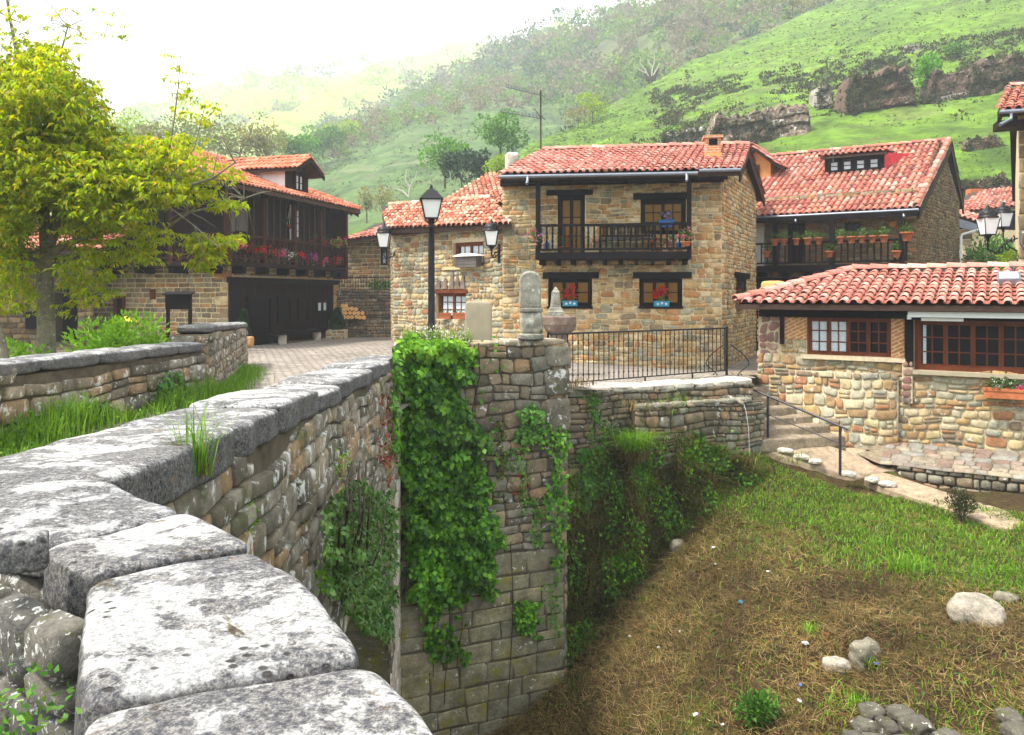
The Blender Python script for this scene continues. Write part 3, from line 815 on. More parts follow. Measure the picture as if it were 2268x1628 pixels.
FO = Fr((-1.36, 2.58), (-1.95, 13.8), -8.7)
AC, AZ, AR = 5.2, 0.6, 5.1                                  # arch in (a, c)
def arch_c(a):
    d = AR * AR - (a - AC) ** 2
    return AZ + math.sqrt(d) if d > 0 else 0
def wtop(a): return zcop(FO.p(a, 0, 0).y) - .2 + 8.7
mb = MB()
rubble(mb, FO.p(0, 0, 0), FO.u, FO.z, FO.w, 7.95, (.16, .46), (.10, .26), depth=.05, gap=.014, mi=1, seed=4, warp=.10, cut=.22,
       skip=lambda x, y: y > wtop(x) - .05 or y < arch_c(x) + .02 or (x > 9.9 and y < 5.6))
N_ = 60
for i in range(N_):
    a0, a1 = FO.w * i / N_, FO.w * (i + 1) / N_
    mb.quad(FO.p(a0, 0, arch_c(a0)), FO.p(a1, 0, arch_c(a1)), FO.p(a1, 0, wtop(a1)), FO.p(a0, 0, wtop(a0)), 0)
rubble(mb, FO.p(9.75, 0, 0), FO.u, FO.z, FO.w - 9.75, 5.6, (.45, .8), (.28, .36), depth=.03, gap=.01, mi=2, seed=6, warp=0, cut=.1)
mb.build('outer_wall', [M['mortar_dark'], M['bridge'], M['paleash']], bridge)
mb = MB()                                                    # arch barrel and its ring stones
for i in range(24):
    t0, t1 = math.pi * i / 24, math.pi * (i + 1) / 24
    q = [(AC + AR * math.cos(t), AZ + AR * math.sin(t)) for t in (t0, t1)]
    mb.quad(FO.p(q[0][0], .02, q[0][1]), FO.p(q[1][0], .02, q[1][1]), FO.p(q[1][0], -4.6, q[1][1]), FO.p(q[0][0], -4.6, q[0][1]), 0)
    g = .012
    ts, te = t0 + g / AR, t1 - g / AR
    pts = [(AC + r * math.cos(t), AZ + r * math.sin(t)) for r, t in ((AR - .01, ts), (AR - .01, te), (AR + .42, te), (AR + .42, ts))]
    if all(p_[1] > 0 and 0 < p_[0] < 9.7 for p_ in pts): mb.prism([FO.p(a, .01, c) for a, c in pts], FO.n * .09, 1)
mb.build('arch', [M['ashlar'], M['bridge']], bridge)

def near(x, y, z=-.6):
    Y = z * FPX / (HY - y); return ((x - CX) / FPX * Y, Y)
J = {'Z': ((-.33, .52), (.215, .52)), 'A': (near(176, 1548), near(832, 1440)), 'B': (near(178, 1275), near(568, 1203)),
     'C': (near(92, 1215), near(408, 1133)), 'D': ((-2.05, 2.42), near(212, 1064))}
def shrink(c, e):
    m = np.mean(np.array(c), 0); return [tuple(m + (np.array(p) - m) * (1 - e)) for p in c]
near_stones = [('Z', 'A', -.83, -.610, 12, 3), ('A', 'B', -.86, -.600, 11, 5), ('B', 'C', -.72, -.594, 9, 9), ('C', 'D', -.70, -.592, 9, 12)]
for (p, q, z0, z1, kk, sd_) in near_stones:
    c = [J[p][0], J[p][1], J[q][1], J[q][0]]
    c = shrink(c, .007)
    v, f = block_geo(c, z0, z1, 46, kk, .014, 3.4, .004, sd_)
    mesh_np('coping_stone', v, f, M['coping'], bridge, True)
for p, q in (('B', 'C'), ('C', 'D')):                           # rubble core under the wide stones
    c = [J[p][0], J[p][1], J[q][1], J[q][0]]; m_ = np.mean(np.array(c), 0)
    v, f = block_geo([tuple(m_ + (np.array(k) - m_) * .95) for k in c], -1.9, -.69, 14, 14, .03, 4, .01, 77); mesh_np('wall_core', v, f, M['block'], bridge, True)
# coping of the straight stretch
def xo(y): return -1.34 - .0545 * (y - 2.58)
js = [2.62, 4.08, 5.03, 6.3, 7.35, 8.5, 9.7, 10.8, 12.1, 13.55]
for i in range(len(js) - 1):
    y0, y1 = js[i] + .007, js[i + 1] - .007
    r_ = random.Random(i + 40); dz = r_.uniform(-.035, .03) if i else 0; ox = r_.uniform(-.03, .03)
    c = [(xo(y0) - .60 - (.02 if i else .05), y0 - (.28 if i == 0 else 0)), (xo(y0) + .05 + ox, y0), (xo(y1) + .05 + ox * .5, y1), (xo(y1) - .6, y1)]
    v, f = block_geo(c, [zcop(y0) - .21, zcop(y0) - .21, zcop(y1) - .21, zcop(y1) - .21], [zcop(y0) + dz, zcop(y0) + dz, zcop(y1) + dz, zcop(y1) + dz], 26, 8 if i < 3 else 6, .030, 2.6, .007, i + 21)
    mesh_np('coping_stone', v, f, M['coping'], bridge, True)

# inner wall under the near coping, with its loose blocks
FI = Fr((-2.12, 2.50), (-.80, 1.49), -1.95)
mb = MB()
mb.quad(FI.p(-.1, -.02, 0), FI.p(FI.w, -.02, 0), FI.p(FI.w, -.02, 1.27), FI.p(-.1, -.02, 1.27), 0)
rubble(mb, FI.p(0, -.01, 0), FI.u, FI.z, FI.w, 1.30, (.10, .24), (.07, .16), depth=.06, gap=.01, mi=1, seed=14, warp=.06, cut=.28)
FI2 = Fr((-.86, 1.60), (-.34, .55), -1.95)
mb.quad(FI2.p(0, -.03, 0), FI2.p(FI2.w, -.03, 0), FI2.p(FI2.w, -.03, 1.2), FI2.p(0, -.03, 1.2), 0)
mb.build('inner_wall', [M['mortar_dark'], M['block']], bridge)
for (x, y, Y, sx, sy, sz, ro, sd_, mk) in ((40, 1222, 1.66, .050, .04, .034, .5, 5, 'coping'),):
    P = W(x, y, Y)
    v, f = rock_geo(P, sx * 1.15, sy, sz * 1.1, 16, 5.0, .16, .8, ro, sd_, fine=.3)
    mesh_np('wall_stone', v, f, M[mk], bridge, True)
mb = MB()                                                     # outer face of the splay and inner face of the straight stretch
FS = Fr((.20, .5), (-1.36, 2.58), -4.7)
mb.quad(FS.p(0, 0, 0), FS.p(FS.w, 0, 0), FS.p(FS.w, 0, 3.95), FS.p(0, 0, 3.95), 0)
rubble(mb, FS.p(0, 0, 0), FS.u, FS.z, FS.w, 3.93, (.3, .55), (.2, .34), depth=.05, mi=1, seed=31)
FL = Fr((-2.52, 13.8), (-1.95, 2.6), -2.0)
mb.quad(FL.p(0, 0, 0), FL.p(FL.w, 0, 0), FL.p(FL.w, 0, 1.2), FL.p(0, 0, .75), 0)
rubble(mb, FL.p(0, 0, 0), FL.u, FL.z, FL.w, 1.1, (.3, .6), (.2, .34), depth=.05, mi=1, seed=33, skip=lambda x, y: y > .7 + .45 * x / FL.w)
mb.build('parapet_wall', [M['mortar_dark'], M['bridge']], bridge)

# upstream parapet on the far side of the road
FP = Fr((-6.35, 2.0), (-5.58, 14.4), -2.0)
mb = MB()
def ptop(a): return (-.68 - .185 * (a / FP.w) - .19) + 2.0
mb.quad(FP.p(0, 0, 0), FP.p(FP.w, 0, 0), FP.p(FP.w, 0, ptop(FP.w)), FP.p(0, 0, ptop(0)), 0)
rubble(mb, FP.p(0, 0, 0), FP.u, FP.z, FP.w, 1.14, (.25, .6), (.17, .33), depth=.06, gap=.025, mi=1, seed=51, skip=lambda x, y: y > ptop(x))
mb.obox(FP.p(0, -.55, 0), FP.u * FP.w, FP.n * .03, FP.z * 1.0, 0)
fp = mb.build('parapet_wall', [M['mortar_dark'], M['bridge']], bridge)
aj = [0, 1.9, 3.7, 5.3, 6.6, 8.0, 9.2, 10.5, 11.5, FP.w]
for i in range(len(aj) - 1):
    a0, a1 = aj[i] + .012, aj[i + 1] - .012
    c = [tuple(FP.p(a, b, 0))[:2] for a, b in ((a0, -.60), (a0, .07), (a1, .07), (a1, -.60))]
    c = [c[0], c[1], c[2], c[3]]
    v, f = block_geo(c, [ptop(a0) - 2.0] * 2 + [ptop(a1) - 2.0] * 2, [ptop(a0) - 1.81] * 2 + [ptop(a1) - 1.81] * 2, 18, 5, .03, 2.6, .006, i + 71)
    mesh_np('coping_stone', v, f, M['coping'], bridge, True)

# end wing of that parapet
wing = thing('wing_wall', 'tall lichened stump of wall ending the far parapet beside the paved road', 'wall', (-6.4, 18, -1.95))
FW = Fr((-5.50, 14.45), (-7.35, 22.0), -2.1)
FWe = Fr((-6.15, 14.3), (-5.50, 14.45), -2.1)
mb = MB()
def wt(a): return 2.1 - .74 - .22 * a / FW.w
mb.quad(FW.p(0, 0, 0), FW.p(FW.w, 0, 0), FW.p(FW.w, 0, wt(FW.w)), FW.p(0, 0, wt(0)), 0)
rubble(mb, FW.p(0, 0, 0), FW.u, FW.z, FW.w, 1.36, (.22, .5), (.13, .26), depth=.06, mi=1, seed=61, skip=lambda x, y: y > wt(x) - .03)
mb.quad(FWe.p(0, 0, 0), FWe.p(FWe.w, 0, 0), FWe.p(FWe.w, 0, wt(0)), FWe.p(0, 0, wt(0)), 0)
rubble(mb, FWe.p(0, 0, 0), FWe.u, FWe.z, FWe.w, 1.34, (.22, .4), (.16, .3), depth=.05, mi=1, seed=62)
mb.quad(FW.p(0, -.6, 0), FW.p(0, -.6, wt(0)), FW.p(FW.w, -.6, wt(FW.w)), FW.p(FW.w, -.6, 0), 0)
mb.quad(FW.p(FW.w, 0, 0), FW.p(FW.w, -.6, 0), FW.p(FW.w, -.6, wt(FW.w)), FW.p(FW.w, 0, wt(FW.w)), 0)
mb.build('wall_face', [M['mortar_grey'], M['bridge']], wing)
for i in range(6):
    a0, a1 = FW.w * i / 6 + .01, FW.w * (i + 1) / 6 - .01
    c = [tuple(FW.p(a, b, 0))[:2] for a, b in ((a0, -.63), (a0, .05), (a1, .05), (a1, -.63))]
    v, f = block_geo(c, [wt(a0) - 2.1] * 2 + [wt(a1) - 2.1] * 2, [wt(a0) - 1.93] * 2 + [wt(a1) - 1.93] * 2, 14, 3.6, .05, 3, .01, i + 91)
    mesh_np('coping_stone', v, f, M['coping'], wing, True)

# ------------------------------------------------------------------ abutment wall with the ivy
abut = thing('abutment_wall', 'high mossy gorge wall of rubble over damp squared blocks, under the stele', 'wall', (-.5, 14.4, -8.7))
FA = Fr((-1.95, 13.8), (.99, 15.0), -8.7)
mb = MB()
HA = 8.7 - .97
mb.quad(FA.p(0, 0, 0), FA.p(FA.w, 0, 0), FA.p(FA.w, 0, HA), FA.p(0, 0, HA), 0)
rubble(mb, FA.p(0, 0, 0), FA.u, FA.z, FA.w, 3.95, (.45, .95), (.26, .40), depth=.016, gap=.007, mi=2, seed=81, warp=.02, cut=.05)
rubble(mb, FA.p(0, 0, 3.95), FA.u, FA.z, FA.w, HA - 3.95, (.18, .55), (.10, .30), depth=.05, gap=.016, mi=1, seed=82, warp=.09, cut=.24)
FR = Fr((.99, 15.0), (1.08, 16.1), -8.7)
mb.quad(FR.p(0, 0, 0), FR.p(FR.w, 0, 0), FR.p(FR.w, 0, HA), FR.p(0, 0, HA), 0)
rubble(mb, FR.p(0, 0, 0), FR.u, FR.z, FR.w, HA, (.3, .6), (.2, .4), depth=.05, mi=1, seed=83)
mb.quad(FA.p(0, -.55, 6), FA.p(0, -.55, HA), FA.p(FA.w, -.55, HA), FA.p(FA.w, -.55, 6), 0)
mb.build('wall_face', [M['mortar_dark'], M['oldwall'], M['ashlar']], abut)
for i, (a0, a1, dz) in enumerate(((0, .7, 0), (.71, 1.3, .01), (1.31, 1.9, -.01), (1.92, 2.5, .02), (2.52, 3.2, .0))):
    c = [tuple(FA.p(a, b, 0))[:2] for a, b in ((a0, .07), (a1, .07), (a1, -.60), (a0, -.60))]
    v, f = block_geo(c, -.985, -.86 + dz, 16, 4, .05, 3.2, .01, i + 101)
    mesh_np('coping_stone', v, f, M['bridge'], abut, True)
for i, (c0, c1) in enumerate(((6.10, 6.75), (6.78, 7.30), (7.32, 7.72))):       # big squared corner blocks
    c = [tuple(FA.p(a, b, 0))[:2] for a, b in ((FA.w - .42, .10), (FA.w + .10, .10), (FA.w + .10, -.5), (FA.w - .42, -.5))]
    v, f = block_geo(c, c0 - 8.7, c1 - 8.7, 12, 7, .02, 3, .008, i + 111)
    mesh_np('corner_block', v, f, M['bridge'] if i < 2 else M['oldwall'], abut, True)

# ------------------------------------------------------------------ retaining wall under the terrace
ret = thing('retaining_wall', 'mossy retaining wall of the terrace below the black iron fence', 'wall', (3.2, 16.9, -6))
FT = Fr((1.08, 15.84), (5.32, 17.62), -7.0)
mb = MB()
hT = 7.0 - 1.98
mb.quad(FT.p(0, 0, 0), FT.p(FT.w, 0, 0), FT.p(FT.w, 0, hT), FT.p(0, 0, hT), 0)
rubble(mb, FT.p(0, 0, 2.0), FT.u, FT.z, FT.w, hT - 2.0, (.16, .42), (.09, .2), depth=.06, gap=.018, mi=1, seed=121, warp=.06)
L0, hL = 1.45, 7.0 - 2.33
mb.obox(FT.p(L0, 0, 0), FT.u * (FT.w - L0 + .1), FT.n * .26, FT.z * (hL - .02), 0)
rubble(mb, FT.p(L0, .26, 2.0), FT.u, FT.z, FT.w - L0 + .1, hL - 2.0, (.14, .46), (.08, .24), depth=.055, gap=.016, mi=1, seed=122, warp=.10, cut=.26)
FTe = Fr((5.32, 17.62), (5.55, 20.2), -5.0)
mb.quad(FTe.p(0, 0, 0), FTe.p(FTe.w, 0, 0), FTe.p(FTe.w, 0, 3.0), FTe.p(0, 0, 3.0), 0)
rubble(mb, FTe.p(0, 0, 1), FTe.u, FTe.z, FTe.w, 2.0, (.2, .4), (.12, .22), depth=.05, mi=1, seed=123)
mb.build('wall_face', [M['mortar_dark'], M['oldwall']], ret)
for i in range(9):
    a0, a1 = FT.w * i / 9 + .008, FT.w * (i + 1) / 9 - .008
    c = [tuple(FT.p(a, b, 0))[:2] for a, b in ((a0, .06), (a1, .06), (a1, -.62), (a0, -.62))]
    v, f = block_geo(c, -2.02, -1.89 + .012 * ((i * 7) % 3 - 1), 12, 6, .02, 3, .006, i + 131)
    mesh_np('coping_stone', v, f, M['paleash'] if i > 0 else M['oldwall'], ret, True)
for i in range(7):
    a0 = L0 + .2 + i * .42
    v, f = rock_geo(FT.p(a0, .2, hL + .02), .2, .12, .06, 8, 3.2, .2, 1.5, FT.u.to_track_quat('X', 'Z').to_euler().z, i + 141)
    mesh_np('ledge_stone', v, f, M['oldwall'], ret, True)
# overgrown earth heaped against the foot of the wall
vs = []; fs = []; nxe, nye = 60, 44
for j in range(nye):
    for i in range(nxe):
        x = 1246 + (1672 - 1246) * i / (nxe - 1); t_ = j / (nye - 1)
        top_ = 1010 - 60 * math.sin(min(1, max(0, (x - 1290) / 330)) * math.pi) + 40 * noise.noise(Vector((x * .02, 0, 4))); bot_ = 1560 - (x - 1246) * 1.22
        y = top_ + (max(bot_, top_ + 40) - top_) * t_
        b_ = -.12 + .75 * t_ ** .7 + .30 * noise.noise(Vector((x * .014, y * .014, 2))) + .12 * noise.noise(Vector((x * .05, y * .05, 5))) + (.22 if x > 1390 else .0)
        a, c = FT.px(x, y, b_); vs.append(FT.p(a, b_, c))
for j in range(nye - 1):
    for i in range(nxe - 1):
        a = j * nxe + i; fs.append((a, a + nxe, a + nxe + 1, a + 1))
o = mesh_np('earth_slope', vs, fs, M['bank'], None, True); o['kind'] = 'structure'
EARTH = np.array([tuple(v_) for v_ in vs])
# water spout at the corner
sp = thing('water_spout', 'small stone spout dripping a thin jet of water near the terrace corner', 'spout', FT.p(FT.w - .75, .05, hT - .25))
mb = MB(); a_ = FT.p(FT.w - .75, -.1, hT - .22); b_ = FT.p(FT.w - .55, .38, hT - .38); mb.tube([a_, b_], [.05, .045], 6); mb.build('spout', M['bridge'], sp)
wm = Mt('thin_water'); wm.bs(Base_Color=(.75, .8, .82), Roughness=.1, Alpha=.55)
mb = MB(); mb.tube([b_, b_ + FT.n * .08 + Vector((0, 0, -.15)), b_ + FT.n * .16 + Vector((.0, 0, -.5)), b_ + FT.n * .2 + Vector((0, 0, -1.1))], [.006, .006, .005, .003], 4); mb.build('water_jet', wm.m, sp)

# ------------------------------------------------------------------ iron fence on the terrace
def iron_fence(p0, p1, h, nb, label, post=True, scroll=False, group=None):
    p0, p1 = Vector(p0), Vector(p1); t = thing('iron_fence', label, 'fence', p0, 0, group)
    d = p1 - p0
    mb = MB()
    mb.tube([p0 + V(0, 0, h), p1 + V(0, 0, h)], .02, 4); mb.tube([p0 + V(0, 0, .06), p1 + V(0, 0, .06)], .014, 4); mb.build('rail', M['iron'], t)
    proto = None
    for i in range(nb):
        P = p0 + d * ((i + .5) / nb)
        if proto is None:
            mb = MB(); mb.tube([P + V(0, 0, .05), P + V(0, 0, h)], .011, 5)
            for zz in (.2, h - .2): mb.lathe([(.011, zz - .025), (.022, zz), (.011, zz + .025)], P, 5)
            proto = mb.build('bar', M['iron'], t); first = P
        else:
            c = proto.copy(); scn.collection.objects.link(c); c.parent = t; c.location = P - first
    if post:
        for P in (p0, p1):
            mb = MB(); mb.box(P.x - .025, P.x + .025, P.y - .025, P.y + .025, P.z - .05, P.z + h + .04); mb.build('post', M['iron'], t)
    for q in (.22, .5, .78):
        P = p0 + d * q; mb = MB(); mb.tube([P + V(0, 0, -.06), P + V(0, 0, .06)], .02, 5); mb.build('foot', M['iron'], t)
    if scroll:
        for sgn in (-1, 1):
            c = []
            for k in range(14):
                u = k / 13
                a = sgn * (.06 + .44 * math.sin(min(u, .75) / .75 * math.pi * .5)); z = h * .62 * (1 - u) + .02
                if u > .75: a = sgn * (.5 - .22 * ((u - .75) / .25) ** .8)
                c.append(p1 + Vector((a, -.12 * (1 if sgn > 0 else .2), z)))
            e = c[-1]
            c += [e + Vector((-sgn * .05, 0, -.06)), e + Vector((-sgn * .0, 0, -.11)), e + Vector((sgn * .05, 0, -.07)), e + Vector((sgn * .02, 0, -.03))]
            mb = MB(); mb.tube(c, .014, 5); mb.build('scroll', M['iron'], t)
    return t
iron_fence((.72, 15.85, -1.87), (5.08, 18.85, -1.88), 1.06, 38, 'black iron bar fence edging the terrace above the gorge', scroll=True)

# ------------------------------------------------------------------ stairs beside the restaurant
RF0 = (6.04, 19.5); RF1 = (6.04 + 1.6 * 3.9, 19.5 - 3.9)
FRW = Fr(RF0, RF1, -3.6)                                       # restaurant front
st = thing('stone_stairs', 'worn stone steps going down beside the restaurant wall', 'stairs', (6.3, 18.2, -3.3))
stz = [(-2.02, 19.6), (-2.24, 18.75), (-2.45, 18.42), (-2.64, 18.14), (-2.82, 17.88), (-2.99, 17.62), (-3.17, 17.3)]
stx = [1690, 1694, 1712, 1752, 1788, 1826, 1862]
flank = []
for i, (z, y) in enumerate(stz):
    yb = y + (.9 if i == 0 else .5)
    xl = 5.42; xr = (stx[i] - CX) / FPX * (y + .5) + .10
    flank.append((xr - .06, y + .5))
    c = [(xl, y), (xr, y + .5), (xr + .25, yb + .5), (xl, yb)]
    v, f = block_geo(c, z - .3, z, 16, 9, .03, 2.2, .010, i + 151)
    mesh_np('step', v, f, M['steps'], st, True)
def patch_rubble(mb, b0, b1, t0, t1, sw, sh, seed, mi=1, depth=.08, gap=.04):
    """rubble on a warped quad: bottom b0-b1, top t0-t1"""
    b0, b1, t0, t1 = map(Vector, (b0, b1, t0, t1)); w_ = ((b1 - b0).length + (t1 - t0).length) / 2; h_ = ((t0 - b0).length + (t1 - b1).length) / 2
    tm = MB(); rubble(tm, (0, 0, 0), (1, 0, 0), (0, 1, 0), w_, h_, sw, sh, depth=depth, gap=gap, mi=mi, seed=seed, warp=.06, cut=.42)
    N = (b1 - b0).cross(t0 - b0).normalized()
    vs = [(b0.lerp(b1, p[0] / w_)).lerp(t0.lerp(t1, p[0] / w_), p[1] / h_) + N * p[2] for p in tm.v]
    mb.add(vs, tm.f, mi, True)
    g = lambda i, k: (b0.lerp(b1, i / 6)).lerp(t0.lerp(t1, i / 6), k / 6)
    for i in range(6):
        for k in range(6): mb.quad(g(i, k), g(i + 1, k), g(i + 1, k + 1), g(i, k + 1), 0)
# landing path and terrace ledge below the restaurant
def strip(name, pts_px, th, mat, seed, label=None, cat=None):
    P = [W(*p) for p in pts_px]
    cx_ = sum((p.x for p in P)) / len(P); cy_ = sum((p.y for p in P)) / len(P)
    v, f = block_geo([(p.x, p.y) for p in P], [p.z - th for p in P], [p.z for p in P], 16, 9, .04, 1.5, .012, seed)
    o = mesh_np(name, v, f, mat, None, True)
    if cat: tag(o, label, cat)
    else: o['kind'] = 'structure'
    return o
strip('path', [(1655, 985, 17.55), (1905, 1058, 16.75), (1960, 1030, 17.2), (1760, 955, 18.1)], .25, M['path'], 161)
strip('path', [(1905, 1062, 16.6), (2240, 1172, 13.7), (2290, 1150, 14.3), (1945, 1040, 16.95)], .16, M['path'], 162)
strip('path', [(2060, 1112, 15.2), (2500, 1262, 12.4), (2560, 1225, 12.9), (2120, 1095, 15.6)], .16, M['path'], 163)
strip('path', [(1895, 1046, 16.85), (1990, 1040, 16.75), (2005, 1012, 17.3), (1870, 985, 17.8)], .3, M['path'], 164)
# whitish edge stones along the path
edge = thing('edge_stones', 'row of whitish kerb stones bordering the trodden path', 'kerb', tuple(W(1760, 1010, 17.2)))
for i, (x, y, Y, sx) in enumerate(((1702, 985, 17.5, .16), (1738, 998, 17.35, .2), (1775, 1012, 17.2, .2), (1805, 1022, 17.05, .16), (1878, 1050, 16.5, .2), (1930, 1062, 16.3, .16), (1965, 1072, 16.1, .2))):
    v, f = rock_geo(W(x, y, Y), sx * .85, .10, .055, 10, 3.0, .25, 1.6, -.5, i + 171); mesh_np('kerb_stone', v, f, M['paleash'], edge, True)
# low dry stone wall in front of the restaurant
low = thing('dry_stone_wall', 'low dry stone wall with a crazy paved ledge at the foot of the restaurant', 'wall', (10, 15.9, -4))
q0, q1 = W(1985, 1036, 16.75), W(2500, 1052, 14.6)
FLW = Fr((q0.x, q0.y), (q1.x, q1.y), -4.6)
def lwt(a): return 4.6 - 3.62 + .02
mb = MB(); mb.quad(FLW.p(0, 0, 0), FLW.p(FLW.w, 0, 0), FLW.p(FLW.w, 0, lwt(0)), FLW.p(0, 0, lwt(0)), 0)
rubble(mb, FLW.p(0, 0, 0), FLW.u, FLW.z, FLW.w, lwt(0), (.16, .34), (.13, .22), depth=.08, gap=.02, mi=1, seed=181, warp=.04)
mb.obox(FLW.p(0, 0, 0), -FLW.n * 1.6, FLW.z * (lwt(0) - .06), FLW.u * -.02, 0)
mb.build('wall_face', [M['mortar_dark'], M['oldwall']], low)
mb = MB()
top0 = [FLW.p(-.35, .08, lwt(0)), FLW.p(FLW.w, .08, lwt(0))]
bk = [FRW.p(FRW.px(1800, 980)[0], .0, .28), FRW.p(FRW.w + 2.6, .0, .28)]
mb.quad(top0[0], top0[1], bk[1], bk[0], 0)
u_ = (top0[1] - top0[0]).normalized(); v_ = u_.cross(V(0, 0, 1)) * -1
vv = (bk[0] - top0[0]); vv = (vv - u_ * vv.dot(u_)); dl = vv.length
rubble(mb, top0[0] + V(0, 0, .004), u_, vv, FLW.w + .35, dl, (.2, .45), (.16, .32), depth=.02, gap=.02, mi=1, seed=183, warp=.08)
mb.build('paved_ledge', [M['mortar_grey'], M['ledge']], low)
# stair handrail
hr = thing('stair_handrail', 'dark metal handrail with two posts beside the stone steps', 'handrail', tuple(W(1700, 968, 17.5)))
A_, B_ = W(1700, 968, 17.5), W(1860, 1036, 16.3)
At, Bt = W(1700, 877, 17.5), W(1860, 944, 16.3)
mb = MB(); mb.tube([At + (At - Bt) * .235, At, Bt, Bt + (Bt - At) * .10], .024, 6); mb.build('handrail', M['ironpur'], hr)
mb = MB(); k_ = (At - A_) * .55; mb.tube([A_ + k_ + (At - Bt) * .235, A_ + k_, B_ + (Bt - B_) * .58], .012, 5); mb.build('lower_rail', M['ironpur'], hr)
for p_, q_ in ((A_, At), (B_, Bt)):
    mb = MB(); mb.tube([p_ - V(0, 0, .15), q_], .03, 6); mb.build('post', M['ironpur'], hr)
# ------------------------------------------------------------------ building helpers
def window(F, par, rc, nx=2, ny=2, frame='wood', pane='glass', b=-.17, leaves=2, fw=.06, name='window', curtain=None):
    """framed window filling the opening rc=(a0,c0,a1,c1); pane sheet is its sub-part"""
    a0, c0, a1, c1 = rc
    mb = MB()
    F.box(mb, a0, a0 + fw, b, b + .08, c0, c1); F.box(mb, a1 - fw, a1, b, b + .08, c0, c1)
    F.box(mb, a0 + fw, a1 - fw, b, b + .08, c0, c0 + fw); F.box(mb, a0 + fw, a1 - fw, b, b + .08, c1 - fw, c1)
    ia0, ia1, ic0, ic1 = a0 + fw, a1 - fw, c0 + fw, c1 - fw
    for l in range(leaves):
        l0, l1 = ia0 + (ia1 - ia0) * l / leaves, ia0 + (ia1 - ia0) * (l + 1) / leaves
        s = .045
        F.box(mb, l0 + .004, l0 + s, b + .004, b + .06, ic0, ic1); F.box(mb, l1 - s, l1 - .004, b + .004, b + .06, ic0, ic1)
        F.box(mb, l0 + s, l1 - s, b + .004, b + .06, ic0, ic0 + s); F.box(mb, l0 + s, l1 - s, b + .004, b + .06, ic1 - s, ic1)
        for i in range(1, nx):
            x = l0 + (l1 - l0) * i / nx; F.box(mb, x - .014, x + .014, b + .012, b + .045, ic0 + s, ic1 - s)
        for i in range(1, ny):
            z = ic0 + (ic1 - ic0) * i / ny; F.box(mb, l0 + s, l1 - s, b + .016, b + .041, z - .014, z + .014)
    o = mb.build(name, M[frame], par)
    mb = MB(); mb.quad(F.p(ia0, b + .02, ic0), F.p(ia1, b + .02, ic0), F.p(ia1, b + .02, ic1), F.p(ia0, b + .02, ic1))
    mb.build('pane', M[pane], o)
    if curtain:
        for (q0, q1) in curtain:
            mb = MB(); n = 9; w_ = (ia1 - ia0)
            for k in range(n):
                f0, f1 = q0 + (q1 - q0) * k / n, q0 + (q1 - q0) * (k + 1) / n
                d0, d1 = .024 + .006 * (k % 2), .024 + .006 * ((k + 1) % 2)
                mb.quad(F.p(ia0 + w_ * f0, b + d0, ic0 + .03), F.p(ia0 + w_ * f1, b + d1, ic0 + .03), F.p(ia0 + w_ * f1, b + d1, ic1 - .03), F.p(ia0 + w_ * f0, b + d0, ic1 - .03))
            mb.build('curtain', M['curtain'], o)
    return o

def part_box(F, par, name, mat, a0, a1, b0, b1, c0, c1):
    mb = MB(); F.box(mb, a0, a1, b0, b1, c0, c1); return mb.build(name, M[mat], par)

BAL_T = [(.022, 0), (.022, .10), (.034, .14), (.018, .20), (.032, .34), (.018, .46), (.034, .52), (.02, .60), (.032, .72), (.018, .84), (.03, .90), (.022, .94), (.022, 1.0)]
def balusters(par, pts, h, mat, turned=True, r=1.0):
    first = None
    for P in pts:
        P = Vector(P)
        if first is None:
            mb = MB()
            if turned: mb.lathe([(q * r, z * h) for q, z in BAL_T], P, 7)
            else: mb.box(P.x - .03 * r, P.x + .03 * r, P.y - .02, P.y + .02, P.z, P.z + h)
            first = (mb.build('baluster', M[mat], par), P)
        else:
            c = first[0].copy(); scn.collection.objects.link(c); c.parent = par; c.location = P - first[1]

def plant_mesh(P, w, h, d, n, L, droop=.2, up=.5):
    P = np.array(P)
    q = rand_unit(n) * (nr.uniform(.35, 1, (n, 1)))
    pos = P + q * np.array([w / 2, d / 2, h / 2]) + np.array([0, 0, h / 2])
    D = q + np.array([0, 0, up]) + nr.normal(0, .5, (n, 3)); D[:, 2] -= droop
    return leaf_arrays(pos, D, rand_unit(n), nr.uniform(.7, 1.3, n) * L, nr.uniform(.5, .7, n) * L, .15)

def blossoms(P, w, h, d, n, r, k=7):
    P = np.array(P); out = []
    c = rand_unit(n) * nr.uniform(.5, 1.05, (n, 1)) * np.array([w / 2, d / 2, h / 2]) + P + np.array([0, 0, h * .55])
    c = np.repeat(c, k, 0); q = rand_unit(len(c))
    return leaf_arrays(c + q * r * .5, q, rand_unit(len(c)), r * 1.2, r * 1.1, .1)

